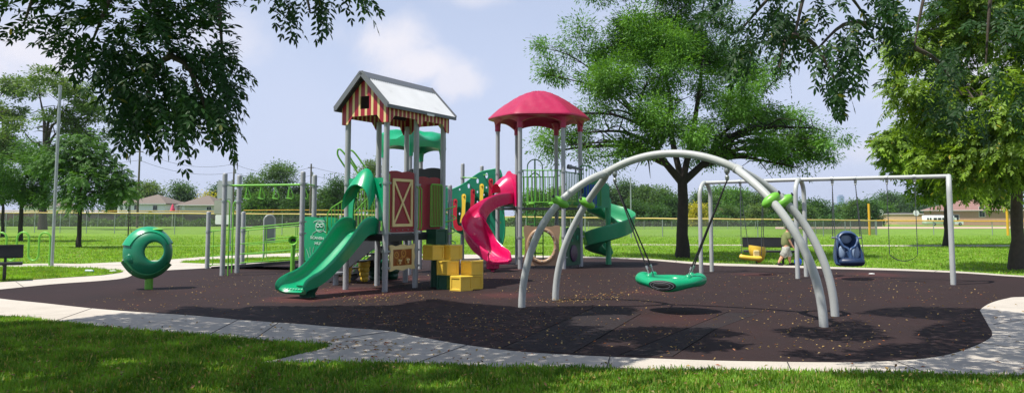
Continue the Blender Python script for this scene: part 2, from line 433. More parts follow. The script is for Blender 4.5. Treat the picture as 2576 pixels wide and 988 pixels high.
# ground sheet: radial grid to the horizon
ys = [-30, -10, 0, 10, 20, 30, 40, 50, 60, 70, 80, 90, 100, 110, 120, 130, 145, 160, 180, 200, 220, 240, 300, 500, 1000, 2200, 3300]
mb = MB(); xs = [-3200, -1800, -800, -300, -150, -60, -20, 0, 20, 60, 150, 300, 800, 1800, 3200]
vs = [(x, y, gz(y) - .02) for y in ys for x in xs]; nx = len(xs)
mb.add(vs, [(i * nx + j, i * nx + j + 1, (i + 1) * nx + j + 1, (i + 1) * nx + j) for i in range(len(ys) - 1) for j in range(nx - 1)])
tag(mb.build('lawn', turf, smooth=0, loc=(0, 0, 0)), kind='structure')
# concrete
def concmat():
    m, nt, out = newmat('broomed_concrete'); b = nd(nt, 'ShaderNodeBsdfPrincipled'); b.inputs['Roughness'].default_value = .85; b.inputs['Specular IOR Level'].default_value = .25
    co = objco(nt)
    c = mixcol(nt, ramp(nt, noise(nt, 1.3, 6, .65, co), .3, .7), (.46, .415, .35), (.575, .525, .45))
    c = mixcol(nt, ramp(nt, noise(nt, 40, 3, .6, co), .3, .75, (0, 0, 0), (.4,) * 3), c, (.33, .30, .26))
    c = mixcol(nt, ramp(nt, noise(nt, .7, 8, .75, co, 1.2), .56, .66, (0, 0, 0), (.35,) * 3), c, (.25, .235, .21))
    nt.links.new(c, b.inputs['Base Color'])
    bp = nd(nt, 'ShaderNodeBump'); bp.inputs['Strength'].default_value = .25; bp.inputs['Distance'].default_value = .006
    nt.links.new(noise(nt, 90, 3, .6, co), bp.inputs['Height']); nt.links.new(bp.outputs[0], b.inputs['Normal']); nt.links.new(b.outputs[0], out.inputs[0])
    return m
conc = concmat()
slab('concrete_walk', CON, -.12, 0, conc)
slab('lawn_strip', PATCH1, -.05, .012, turf); slab('lawn_strip', PATCH2, -.05, .012, turf)
Z0 = Vector((0, 0, 1))
# saw-cut joints in the walk: dark filled grooves lying just above it
jm = M('dark_joint_filler', (.06, .055, .05), .9, .1)
mb = MB()
for a, b in [((1534, 897), (1527, 924)), ((1175, 867), (1050, 911)), ((985, 833), (855, 851)), ((2253, 907), (2330, 938)), ((600, 803), (520, 843)), ((230, 775), (140, 806)), ((1980, 908.5), (1990, 931)), ((700, 811), (640, 852)), ((2500, 815), (2600, 800)), ((2470, 862), (2590, 880)),
             ((2030, 674), (2032, 669)), ((1700, 660), (1702, 655)), ((2350, 683.5), (2358, 680)), ((60, 722), (40, 708))]:
    A, B = G(*a), G(*b); mb.bar(A + Vector((0, 0, .0015)), B + Vector((0, 0, .0015)), .012, .005)
tag(mb.build('pavement_joints', jm, smooth=0), kind='structure')
# rubber safety surface
def rubmat(name, base, tint):
    m, nt, out = newmat(name); b = nd(nt, 'ShaderNodeBsdfPrincipled'); b.inputs['Roughness'].default_value = .8; b.inputs['Specular IOR Level'].default_value = .15
    co = objco(nt)
    sp = noise(nt, 120, 2, .6, co); big = noise(nt, .55, 6, .65, co, .5); mid = noise(nt, 2.3, 5, .6, co)
    c = mixcol(nt, ramp(nt, sp, .35, .68), tuple(x * .72 for x in base), tuple(x * 1.4 for x in base))
    c = mixcol(nt, ramp(nt, big, .35, .7, (0, 0, 0), (.75,) * 3), c, tint)
    c = mixcol(nt, ramp(nt, mid, .5, .8, (0, 0, 0), (.25,) * 3), c, tuple(x * 1.6 for x in base))
    # scuffed red wear under the slides and swings
    for q, r, am in [((880, 735), 1.7, .55), ((750, 752), .9, .5), ((1245, 676), 1.1, .5), ((1700, 800), 1.0, .14), ((1900, 690), .8, .3), ((2150, 700), .9, .3), ((1640, 735), 1.0, .15), ((1265, 742), .9, .3), ((1010, 700), 1.2, .35), ((2200, 690), 1.2, .3)]:
        p = G(*q)
        s = nd(nt, 'ShaderNodeVectorMath', operation='DISTANCE'); nt.links.new(co, s.inputs[0]); s.inputs[1].default_value = p
        a = nd(nt, 'ShaderNodeMath', operation='MULTIPLY_ADD'); nt.links.new(mid, a.inputs[0]); a.inputs[1].default_value = r * 1.2; nt.links.new(s.outputs['Value'], a.inputs[2])
        k = nd(nt, 'ShaderNodeMapRange', interpolation_type='SMOOTHSTEP'); nt.links.new(a.outputs[0], k.inputs[0]); k.inputs[1].default_value = r * 1.6; k.inputs[2].default_value = r * .7; k.inputs[3].default_value = 0; k.inputs[4].default_value = am
        c = mixcol(nt, k.outputs[0], c, (.15, .045, .04))
    nt.links.new(c, b.inputs['Base Color'])
    bp = nd(nt, 'ShaderNodeBump'); bp.inputs['Strength'].default_value = .5; bp.inputs['Distance'].default_value = .006
    nt.links.new(sp, bp.inputs['Height']); nt.links.new(bp.outputs[0], b.inputs['Normal']); nt.links.new(b.outputs[0], out.inputs[0])
    return m
rubber = rubmat('brown_crumb_rubber', (.032, .0185, .0178), (.023, .0165, .0163))
rubber2 = rubmat('slate_crumb_rubber', (.028, .021, .0215), (.024, .0195, .0205))
slab('rubber_surface', RUB, -.02, .004, rubber)
slab('rubber_surface', [G(*p) for p in [(1262, 875), (1500, 772), (1560, 771), (1610, 790), (1440, 889)]], .004, .007, rubber2)
slab('rubber_surface', [G(*p) for p in [(1560, 893), (1740, 822), (1830, 786), (1905, 790), (1800, 828), (1690, 897)]], .004, .007, rubber2)
mb = MB()
for a, b in [((1262, 876), (1500, 771)), ((1440, 889), (1612, 789)), ((1560, 893), (1742, 821)), ((1690, 898), (1800, 828)), ((1742, 821), (1835, 783))]:
    A, B_ = G(*a), G(*b); mb.bar(A + Z0 * .0085, B_ + Z0 * .0085, .008, .002)
sjm = M('black_seam_glue', (.012, .011, .011), .95, .1, spec=.05)
tag(mb.build('rubber_seams', sjm, smooth=0), kind='structure')
# paths and dirt far out on the field
def strip(name, pts, mat, dz=.004):
    mb = MB(); mb.prism([(p.x, p.y) for p in pts], .004, lambda a, b, d: Vector((a, b, gz(b) + dz - .02 + .004 - d)))
    return tag(mb.build(name, mat, smooth=0), kind='structure')
strip('field_path', [G(x, y) for x, y in [(1540, 613), (1900, 614.2), (2250, 616), (2800, 615.5)]] + [G(x, y) for x, y in [(2800, 617.8), (2250, 618.6), (1900, 616.6), (1540, 615)]], conc, .008)
dirt = M('infield_clay', (.50, .36, .27), .95, .1, .3, bump=.2)
def far(x, y, d): p = P(x, y, d); return Vector((p.x, d, 0))
strip('infield_clay', [far(1950, 560, 96), far(2150, 560, 97), far(2205, 560, 97.5), (far(2800, 560, 99)), far(2900, 560, 128), far(2205, 560, 122), far(1950, 560, 118)], dirt, .03)
strip('gravel_path', [far(1590, 560, 150), far(1880, 560, 152), far(1880, 560, 162), far(1590, 560, 160)], conc, .03)
strip('gravel_path', [far(610, 560, 120), far(760, 560, 120), far(760, 560, 130), far(610, 560, 130)], conc, .03)
road = M('old_asphalt', (.09, .09, .09), .9, .1, .5)
strip('road', [Vector((-300, 172, 0)), Vector((300, 172, 0)), Vector((300, 180, 0)), Vector((-300, 180, 0))], road, .03)
# ------------------------------------------------------------------ grass blades near the camera
def blades(n, xr, yr, h, wd, keep, zb=-.02):
    x = RNG.uniform(*xr, n); y = RNG.uniform(*yr, n); k = keep(x, y)
    x, y = x[k], y[k]; n = len(x)
    tuft = np.sin(x * 3.1 + np.sin(y * 2.3) * 1.7) * np.cos(y * 3.7 + x * 1.1) * .25 + RNG.normal(0, .22, n)
    hh = h * (1 + tuft).clip(.35, 1.9); az = RNG.uniform(0, 2 * pi, n); lean = RNG.uniform(.1, .95, n)
    b = np.stack([x, y, np.full(n, zb)], 1); d = np.stack([np.cos(az) * lean, np.sin(az) * lean, np.ones(n)], 1); d = unit(d)
    s = np.stack([-np.sin(az + RNG.normal(0, .6, n)), np.cos(az), np.zeros(n)], 1) * (wd * RNG.uniform(.6, 1.4, n))[:, None]
    tip = b + d * hh[:, None]; tip[:, 2] -= (lean ** 2) * hh * .3; mid = b + d * (hh * .55)[:, None]
    V = np.stack([b - s * .5, b + s * .5, mid + s * .42, tip, mid - s * .42], 1).reshape(-1, 3)
    return V, np.arange(5 * n).reshape(-1, 5)
CX_, RX_ = [(p.x, p.y) for p in CON], [(p.x, p.y) for p in RUB]
P1_, P2_ = [(p.x, p.y) for p in PATCH1], [(p.x, p.y) for p in PATCH2]
grassm = leafmat('grass_blade', (.11, .22, .014), (.24, .41, .042), (.34, .32, .10), trans=.4, accent=.07)
def infront(x, y): return np.abs(x) < y * .70 + .6
V1, F1 = blades(330000, (-9.6, 7.5), (6.4, 12.6), .06, .0125, lambda x, y: infront(x, y) & ~inpoly(x + RNG.normal(0, .03, len(x)), y + RNG.normal(0, .045, len(x)), CX_))
grassn = leafmat('shade_toned_grass_blade', (.06, .16, .010), (.18, .325, .034), (.38, .32, .10), trans=.35, accent=.10)  # darker copy of the grass, foreground shade put into its colour
tag(raw('grass', V1, F1, grassn), kind='stuff')
V2, F2 = blades(90000, (-19, -8), (16, 26), .075, .014, lambda x, y: (inpoly(x, y, P1_)), .0)
V3_, F3 = blades(120000, (-13, -1), (22, 30), .075, .014, lambda x, y: (inpoly(x, y, P2_)), .0)
tag(raw('grass', np.concatenate([V2, V3_]), np.concatenate([F2, F3 + len(V2)]), grassm), kind='stuff')
V4, F4 = blades(520000, (-42, 42), (19, 66), .07, .024, lambda x, y: infront(x, y) & ~inpoly(x, y, CX_) & (np.abs(y - 42.3) > .9) & (RNG.uniform(0, 1, len(x)) < np.clip((66 - y) / 30, 0, 1)))
tag(raw('grass', V4, F4, grassm), kind='stuff')
# ------------------------------------------------------------------ fallen leaves
litm = leafmat('dry_fallen_leaf', (.22, .13, .05), (.40, .28, .10), (.34, .11, .03), trans=.15, accent=.2)
litg = leafmat('yellow_fallen_leaf', (.30, .24, .05), (.16, .14, .05), (.16, .09, .04), trans=.2, accent=.3)
def litter(n, keep, xr, yr, z, mat, size, clumps=(), flat=.25):
    x = RNG.uniform(*xr, n); y = RNG.uniform(*yr, n)
    for (cx, cy), r, k in clumps:
        p = G(cx, cy); x = np.concatenate([x, RNG.normal(p.x, r, k)]); y = np.concatenate([y, RNG.normal(p.y, r * .8, k)])
    k = keep(x, y); x, y = x[k], y[k]; n = len(x); az = RNG.uniform(0, 2 * pi, n)
    D = np.stack([np.cos(az), np.sin(az), RNG.normal(0, flat, n)], 1); N = np.stack([RNG.normal(0, flat * 1.6, n), RNG.normal(0, flat * 1.6, n), np.ones(n)], 1)
    L = RNG.uniform(.5, 1.3, n) * size
    C = np.stack([x, y, np.full(n, z) + np.abs(D[:, 2]) * L * .5], 1); C[:, 2] += np.where(D[:, 2] < 0, L * -D[:, 2], 0)
    V = leaf_quads(C, D, N, L, L * RNG.uniform(.35, .6, n)).reshape(-1, 4, 3)
    V[:, 1, 2] += L * .12; V[:, 3, 2] += L * .12                       # curled edges
    V[:, :, 2] = np.maximum(V[:, :, 2], z + .001)
    return V.reshape(-1, 3), quads(n)
clumps = [((1420, 757), .28, 120), ((1500, 748), .4, 110), ((1590, 735), .5, 70), ((930, 752), .5, 110), ((1030, 745), .5, 60), ((960, 800), .6, 90), ((1100, 800), .9, 120), ((1300, 850), .7, 90), ((1250, 820), .8, 120), ((1700, 860), .6, 70), ((2030, 812), .4, 40), ((1250, 700), .7, 40), ((2100, 860), .7, 60)]
Vr, Fr = litter(2600, lambda x, y: inpoly(x, y, RX_), (-8, 10), (8.3, 22), .005, litm, .040, clumps)
Vc, Fc = litter(520, lambda x, y: inpoly(x, y, CX_) & ~inpoly(x, y, RX_) & (y < 16), (-6, 9), (8, 14), .001, litm, .06, [((840, 868), .35, 90), ((1000, 890), .5, 60), ((780, 862), .3, 40)])
Vg, Fg = litter(2400, lambda x, y: ~inpoly(x, y, CX_) & infront(x, y), (-9, 7), (6.6, 11.5), .03, litg, .042, flat=.5)
V_ = np.concatenate([Vr, Vc, Vg]); F_ = np.concatenate([Fr, Fc + len(Vr), Fg + len(Vr) + len(Vc)])
lo = raw('fallen_leaves', V_, F_, [litm, litg]); mi = np.zeros(len(F_), np.int32); mi[len(Fr) + len(Fc):] = 1; lo.data.polygons.foreach_set('material_index', mi)
tag(lo, kind='stuff')
# ================================================================== play equipment
def post(root, x, y, h, r=.063, mat=None, clamps=(), cap=True, tilt=None):
    mb = MB(); pr = [(r, -.05), (r, h - .05), (r * .96, h - .02), (r * .75, h - .004), (r * .3, h)] if cap else [(r, -.05), (r, h)]
    mb.lathe(pr, (x, y, 0), seg=16); p = mb.build('post', mat or steel, root)
    for z in clamps:
        cb = MB(); cb.lathe([(r + .004, -.022), (r + .014, -.022), (r + .014, .022), (r + .004, .022)], (x, y, z), seg=16, caps=False)
        for a in (0, 2.1): cb.box((x + cos(a) * (r + .025), y + sin(a) * (r + .025), z), (.045, .035, .04), a)
        cb.build('clamp', galv, p)
    return p
def rail(mb, pts, r=.016, seg=8): mb.tube(pts, r, seg)
def arcpts(fn, n=12): return [fn(i / n) for i in range(n + 1)]
# ------------------------------------------------------------------ barn tower
T2 = G(968, 734); U = Vector((-.872, .489, 0)); W = Vector((.489, .872, 0)); Z = Vector((0, 0, 1))
def B(s, t, z): return Vector((T2.x, T2.y, 0)) + U * s + W * t + Z * z
DK = 1.22; SW, TL = 1.08, 2.14
barn = thing('play_tower', 'play tower with red striped barn gable and corrugated metal roof', 'play tower', B(.54, 1.07, 0))
for s in (0, SW):
    for k in range(3):
        p = B(s, k * 1.07, 0)
        post(barn, p.x, p.y, 3.78, clamps=(DK + .02, 2.3) + ((.85, .5) if s == 0 and k < 2 else ()), cap=False)
mb = MB(); c = B(SW / 2, TL / 2, DK - .03); mb.box(c, (SW, TL, .06), atan2(U.y, U.x)); mb.build('deck', dkgrey, barn, smooth=0)
mb = MB()
for s in (0, SW): mb.bar(B(s, .06, DK - .1), B(s, TL - .06, DK - .1), .04, .12)
for t in (0, 1.07, TL): mb.bar(B(.06, t, DK - .1), B(SW - .06, t, DK - .1), .04, .11)
mb.build('deck_beam', black, barn, smooth=0)
# roof: two corrugated sheets, ridge cap, fascias
zr, ze, s0, s1, t0, t1 = 4.70, 3.95, -.19, SW + .19, -.22, TL + .22
sm = SW / 2
for side in (0, 1):
    mb = MB(); nT = 34 * 6; vs = []; sl = s0 if side == 0 else s1
    nrm = Vector((0, 0, 0)); nrm = (U * (-1 if side == 0 else 1) * (zr - ze) + Z * abs(sm - sl)).normalized()
    for th in (0, -.012):
        for i in range(nT + 1):
            t = t0 + (t1 - t0) * i / nT
            am = .019 * cos(2 * pi * i / 6)
            for (s, z) in ((sm, zr), ((sm + sl) / 2, (zr + ze) / 2), (sl, ze)): vs.append(B(s, t, z) + nrm * (am + th))
    q = (nT + 1) * 3; fs = []
    for i in range(nT):
        for j in range(2):
            a = i * 3 + j; fs.append((a, a + 1, a + 4, a + 3)); fs.append((q + a, q + a + 3, q + a + 4, q + a + 1))
    mb.add(vs, fs); mb.build('roof_sheet', roofm, barn, smooth=50)
mb = MB()
for sl in (s0 + .03, s1 - .03):
    vs = [B(sm, t0 + .02, zr - .09), B(sm, t1 - .02, zr - .09), B(sl, t1 - .02, ze - .03), B(sl, t0 + .02, ze - .03)]; mb.add(vs + [p - Z * .015 for p in vs], [(0, 1, 2, 3), (7, 6, 5, 4), (0, 4, 5, 1), (1, 5, 6, 2), (2, 6, 7, 3), (3, 7, 4, 0)])
mb.build('roof_shade_sheet', dkgrey, barn, smooth=0)  # dark sheet added so the gable opening shows a shaded interior
for t in (t0 - .012, t1 + .012):
    mb = MB()
    for sl in (s0, s1): mb.bar(B(sm, t, zr + .0), B(sl, t, ze - .0), .03, .11)
    mb.build('gable_trim', trimg, barn, smooth=0)
mb = MB()
for sl, d in ((s0, -1), (s1, 1)): mb = MB(); mb.bar(B(sl, t0 - .03, ze - .02), B(sl, t1 + .03, ze - .02), .035, .075); mb.build('eave_trim', trimg, barn, smooth=0)
mb = MB(); vs = []; 
for t in (t0 - .03, t1 + .03): vs += [B(sm - .13, t, zr - .105), B(sm, t, zr + .04), B(sm + .13, t, zr - .105), B(sm, t, zr + .005)]
mb.add(vs, [(0, 1, 5, 4), (1, 2, 6, 5), (2, 3, 7, 6), (3, 0, 4, 7), (0, 3, 2, 1), (4, 5, 6, 7)]); mb.build('ridge_cap', trimg, barn, smooth=0)
mb = MB(); mb.box(B(s0 - .02, 1.32, ze - .05), (.28, .012, .05), atan2(W.y, W.x)); mb.build('label_plate', whitep, barn, smooth=0)
# striped boards: vertical strips of one panel between two outlines
def pl(tab, x):
    for (a, va), (b, vb) in zip(tab, tab[1:]):
        if a <= x <= b: return va + (vb - va) * (x - a) / max(1e-6, b - a)
    return tab[-1][1]
def striped(name, root, a0, a1, bot, top, fn, th, wc, wr, holes=(), start=0.0, knots=()):
    """cream / red boards; fn(a, z, depth) -> world"""
    mb = MB(); cuts = {a0, a1} | {k for k in knots if a0 < k < a1} | {x for x, _ in bot if a0 < x < a1} | {x for x, _ in top if a0 < x < a1}
    for h in holes: cuts |= {h[0], h[1]}
    x = a0 + start; bands = []
    while x < a1: bands.append((x, x + wc)); cuts |= {c for c in (x, x + wc) if a0 < c < a1}; x += wc + wr
    cuts = sorted(cuts)
    for l, r in zip(cuts, cuts[1:]):
        if r - l < 1e-5: continue
        m = (l + r) / 2; mb.mi = 1 if any(b0 <= m <= b1 for b0, b1 in bands) else 0
        segs = [((pl(bot, l), pl(bot, r)), (pl(top, l), pl(top, r)))]
        for h in holes:
            if h[0] <= m <= h[1]: segs = [(segs[0][0], (h[2], h[2])), ((h[3], h[3]), segs[0][1])]
        for (bl, br), (tl, tr) in segs:
            vs = [fn(l, bl, 0), fn(r, br, 0), fn(r, tr, 0), fn(l, tl, 0), fn(l, bl, th), fn(r, br, th), fn(r, tr, th), fn(l, tl, th)]
            mb.add(vs, [(0, 1, 2, 3), (7, 6, 5, 4), (0, 4, 5, 1), (2, 6, 7, 3)] + ([(0, 3, 7, 4)] if l in (a0,) + tuple(h[1] for h in holes) else []) + ([(1, 5, 6, 2)] if r in (a1,) + tuple(h[0] for h in holes) else []))
    return mb.build(name, [red, cream], root, smooth=0)
gb = [(-.1, 3.6), (.06, 3.6), (.2, 3.77), (.88, 3.77), (1.02, 3.6), (1.18, 3.6)]
gt = [(-.1, 3.98), (.54, 4.585), (1.18, 3.98)]
for t, d in ((-.1, .025), (TL + .1, -.025)):
    striped('gable_panel', barn, -.1, 1.18, gb, gt, lambda a, z, q, t=t, d=d: B(a, t + q * (1 if d > 0 else -1), z), .025, .062, .112, holes=[(.415, .665, 3.92, 4.2)], start=.05)
sb = [(-.13, 3.58), (0, 3.6), (.14, 3.76), (.92, 3.76), (1.07, 3.6), (1.22, 3.76), (1.98, 3.76), (2.12, 3.58), (TL + .13, 3.56)]
for s in (-.1, SW + .1):
    striped('eave_skirt', barn, -.09, TL + .09, [(-.13, 3.6)] + sb[1:], [(-.2, 3.925), (TL + .2, 3.925)], lambda a, z, q, s=s: B(s + (q if s < 0 else -q), a, z), .025, .05, .095, start=.04)
# red door panel with cream cross frame
def wavy(x0, x1, z0, z1, n=3, amp=.03, k=24):
    top = [(x1 + (x0 - x1) * i / k, z1 - amp + amp * abs(sin(pi * n * i / k)) ** .8) for i in range(k + 1)]
    return [(x0, z0), (x1, z0)] + top
mb = MB(); mb.prism(wavy(.09, .98, 1.25, 2.58, 2), .03, lambda a, z, d: B(-.02 + d, a, z))
dp = mb.build('door_panel', redd, barn, smooth=0)
mb = MB(); f = lambda a, z: B(-.032, a, z)
fr = [(.21, 1.40), (.87, 1.40), (.87, 2.38), (.21, 2.38)]
for (a, b) in ((0, 1), (2, 3)): mb.bar(f(fr[a][0] - .03, fr[a][1]), f(fr[b][0] + .03, fr[b][1]) if a == 0 else f(fr[b][0] - .03, fr[b][1]), .024, .06) if a == 0 else mb.bar(f(.90, 2.38), f(.18, 2.38), .024, .06)
for x in (.21, .87): mb.bar(f(x, 1.43), f(x, 2.35), .024, .06, up=W)
mb.bar(f(.24, 1.43), f(.84, 2.35), .018, .05, up=W); mb.bar(f(.24, 2.35), f(.84, 1.43), .0215, .05, up=W)
mb.build('cross_frame', cream, dp, smooth=0)
for a in (.13, .34, .55, .75, .94): mb = MB(); mb.ball(f(a, 1.3), (.014, .014, .014), 8, 4); mb.build('bolt', galv, dp)
mb = MB(); mb.prism(wavy(1.16, 2.05, 1.27, 2.5, 2), .03, lambda a, z, d: B(.02 + d, a, z)); mb.build('side_panel', redd, barn, smooth=0)
mb = MB(); mb.prism([(1.16, 1.28), (1.34, 1.28), (1.24, 1.7), (1.16, 2.1)], .02, lambda a, z, d: B(-.005 + d, a, z)); mb.build('red_fin', redb, barn, smooth=0)
mb = MB()
rp = [(1.58, 1.36), (2.04, 1.36), (2.04, 2.28), (2.0, 2.33), (1.62, 2.33), (1.58, 2.28)]
rail(mb, [B(-.05, a, z) for a, z in rp + rp[:1]], .017)
for i in range(1, 7): a = 1.58 + .46 * i / 7; rail(mb, [B(-.05, a, 1.36), B(-.05, a, 2.33)], .011)
mb.build('barred_gate', lime, barn)
for a in (1.02, 1.12):   # tall grab bars on the corner posts
    mb = MB(); rail(mb, [B(-.09, a, 1.3), B(-.12, a, 1.36), B(-.12, a, 2.2), B(-.06, a, 2.26)], .014); mb.build('grab_bar', lime, barn)
mb = MB(); rail(mb, [B(-.02, .07, 1.25), B(-.02, .07, 2.5)], .022); mb.build('panel_edge_rail', grnlt, barn)
# gear puzzle panel low between the front posts
mb = MB()
def rip(x0, x1, z0, z1, amp, n, k=16):
    o = []
    for (ax, az), (bx, bz), ox, oz in (((x0, z0), (x1, z0), 0, -1), ((x1, z0), (x1, z1), 1, 0), ((x1, z1), (x0, z1), 0, 1), ((x0, z1), (x0, z0), -1, 0)):
        for i in range(k):
            t = i / k; q = amp * (cos(2 * pi * n * t) - 0) * .5
            o.append((ax + (bx - ax) * t + ox * q, az + (bz - az) * t + oz * q))
    return o
mb.prism(rip(.1, .97, .44, .97, .035, 2), .035, lambda a, z, d: B(-.055 + d, a, z), holes=[[(.2, .53), (.2, .88), (.87, .88), (.87, .53)]])
gp = mb.build('gear_panel', cream, barn, smooth=0)
mb = MB(); mb.prism([(.2, .53), (.87, .53), (.87, .88), (.2, .88)], .012, lambda a, z, d: B(-.04 + d, a, z)); mb.build('window', brown, gp, smooth=0)
for a, z, r in ((.57, .79, .09), (.70, .62, .08), (.40, .61, .07), (.50, .68, .045), (.32, .76, .075)):
    mb = MB(); n = 14; prof = []
    mb.prism([(a + r * (1 + .1 * (i % 2)) * cos(2 * pi * i / (2 * n)), z + r * (1 + .1 * (i % 2)) * sin(2 * pi * i / (2 * n))) for i in range(2 * n)], .008, lambda x, y, d: B(-.052 + d, x, y), holes=[[(a + r * .6 * cos(2 * pi * i / 16), z + r * .6 * sin(2 * pi * i / 16)) for i in range(16)]])
    mb.prism([(a + r * .25 * cos(2 * pi * i / 10), z + r * .25 * sin(2 * pi * i / 10)) for i in range(10)], .008, lambda x, y, d: B(-.052 + d, x, y)); mb.build('gear', amber, gp, smooth=0)
for a, z in ((.42, .62), (.70, .63)):
    mb = MB()
    for q in range(3): mb.ball(B(-.075, a + .035 * cos(q * 2.094 + .5), z + .035 * sin(q * 2.094 + .5)), .026, 10, 6)
    mb.bar(B(-.07, a, z), B(-.07, a, z - .09), .03, .03); mb.build('trefoil_knob', cream, gp)
# slide hood at the top of the wave slide
mb = MB(); n = 20
arch = lambda t, hw, z0, zt: (sm + hw * cos(pi * t), z0 + (zt - z0) * sin(pi * t) ** .8)
hole = [(sm + .36, 1.5)] + [arch(i / n, .36, 1.62, 2.26) for i in range(n + 1)] + [(sm - .36, 1.5)]
outer = [(.05, 1.5), (.05, 2.36), (.09, 2.42), (.99, 2.42), (1.03, 2.36), (1.03, 1.5)]
poly = [(sm - .36, 1.5), (.05, 1.5), (.05, 2.36), (.09, 2.42), (.99, 2.42), (1.03, 2.36), (1.03, 1.5), (sm + .36, 1.5)] + [arch(i / n, .36, 1.62, 2.26) for i in range(n + 1)]
mb.prism(poly, .04, lambda a, z, d: B(a, -.02 + d, z)); hd = mb.build('slide_hood', teal, barn, smooth=35)
mb = MB(); vs = []; K = 8
for j in range(K + 1):
    q = j / K; t = -.02 - .34 * q; hw = .27 + .10 * q ** .7; zt = 2.63 - .36 * q ** 1.4; zb = 2.05 - .33 * q
    for i in range(n + 1): a, z = arch(i / n, hw, zb, zt); vs.append(B(a, t, z))
m = n + 1; ins = [p - (p - B(sm, 0, 1.9)).normalized() * .035 for p in vs]
fs = [(j * m + i, j * m + i + 1, (j + 1) * m + i + 1, (j + 1) * m + i) for j in range(K) for i in range(n)]
o = len(vs); fs += [(o + d, o + c_, o + b_, o + a_) for a_, b_, c_, d in fs]
for i in range(n): fs.append((K * m + i, K * m + i + 1, o + K * m + i + 1, o + K * m + i)); fs.append((i, o + i, o + i + 1, i + 1))
for j in range(K): fs.append((j * m, (j + 1) * m, o + (j + 1) * m, o + j * m)); fs.append((j * m + n, o + j * m + n, o + (j + 1) * m + n, (j + 1) * m + n))
mb.add(vs + ins, fs); mb.build('canopy', teal, hd, smooth=45)
for a in (.14, .94):
    mb = MB(); mb.ball(B(a, -.025, 2.28), .03, 12, 6); mb.build('button', teald, hd)
# curved climber handrails rising above the left-back edge
for dt in (.35, .75):
    pts = catmull([B(SW - .02, dt, 2.0), B(SW - .01, dt, 2.48), B(SW + .04, dt - .02, 2.62), B(SW + .17, dt - .10, 2.84), B(SW + .30, dt - .18, 3.04), B(SW + .38, dt - .22, 3.10), B(SW + .42, dt - .22, 3.03), B(SW + .40, dt - .2, 2.92), B(SW + .28, dt - .1, 2.68)], 6)
    mb = MB(); rail(mb, pts, .02); mb.build('climber_handrail', lime, barn)
# dark wavy panel on the rear edge of the deck
mb = MB(); mb.prism(wavy(.08, .99, 1.3, 2.75, 2), .03, lambda a, z, d: B(a, TL - .02 + d, z)); mb.build('rear_panel', black, barn, smooth=0)
# ------------------------------------------------------------------ stairs behind the wave slide
SA, SBv = B(SW + .02, 1.6, DK), U
stair = thing('access_stairs', 'black stair flight with grey side and lime barred rails behind the green wave slide', 'stairs', B(SW + .8, 1.6, 0))
NS = 6; run = 1.62
def ST(q, side, z): return B(SW + .06 + q, 1.6 + side * .44, z)
for sd in (-1, 1):
    mb = MB(); mb.prism([(0, DK - .32), (0, DK + .02), (.1, DK + .02), (run, .12), (run, -.02), (run - .12, -.02)], .035, lambda a, z, d, sd=sd: ST(a, sd, z) + W * (d * sd)); mb.build('stringer', dkgrey if sd < 0 else black, stair, smooth=0)
for k in range(NS):
    z = DK - (k + 1) * DK / (NS + 1); q = .1 + (k + .5) * (run - .1) / NS
    mb = MB(); mb.box(ST(q, 0, z - .02), (.26, .86, .035), atan2(U.y, U.x)); mb.build('tread', black, stair, smooth=0)
for sd in (-1, 1):
    mb = MB(); top = [ST(.03, sd, DK + .98), ST(.12, sd, DK + .96), ST(run + .02, sd, .92), ST(run + .1, sd, .82), ST(run + .1, sd, .0)]
    rail(mb, top, .018); rail(mb, [ST(.03, sd, DK + .98), ST(.03, sd, DK)], .018)
    rail(mb, [ST(.05, sd, DK + .12), ST(run + .08, sd, .14)], .014)
    for i in range(1, 15):
        q = .06 + (run) * i / 15; zt = DK + .96 - (q - .12) / (run - .1) * .30 * 1.0 * (DK + .04) / .3
        zt = DK + .96 + (q - .12) / (run - .1) * (.92 - DK - .96)
        rail(mb, [ST(q, sd, zt - .94 + .08), ST(q, sd, zt)], .0105, 6)
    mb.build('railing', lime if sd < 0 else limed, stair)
# barred barrier on the far stair landing
mb = MB(); lb = thing('landing_barrier', 'lime barred barrier round the landing left of the barn tower', 'railing', P(860, 640, 20.3))
A_, B_ = (P(815, 560, 20.6).x, 20.6), (P(965, 560, 20.0).x, 20.0)
tp = [PL(x, y, A_, B_) for x, y in [(822, 600), (824, 538), (835, 522), (870, 500), (905, 478), (958, 470), (962, 480), (962, 580)]]
rail(mb, tp, .018)
for i in range(1, 17):
    x = 826 + 8.3 * i; yt = np.interp(x, [822, 835, 870, 905, 958], [538, 522, 500, 478, 470]); rail(mb, [PL(x, yt, A_, B_), PL(x, yt + 88, A_, B_)], .0105, 6)
rail(mb, [PL(826, 620, A_, B_), PL(960, 560, A_, B_)], .014)
rail(mb, [PL(826, 620, A_, B_), Vector((A_[0] + .1, 20.6, 0))], .018); rail(mb, [PL(960, 560, A_, B_), Vector((B_[0], 20.0, 0))], .018)
mb.build('railing', lime, lb)
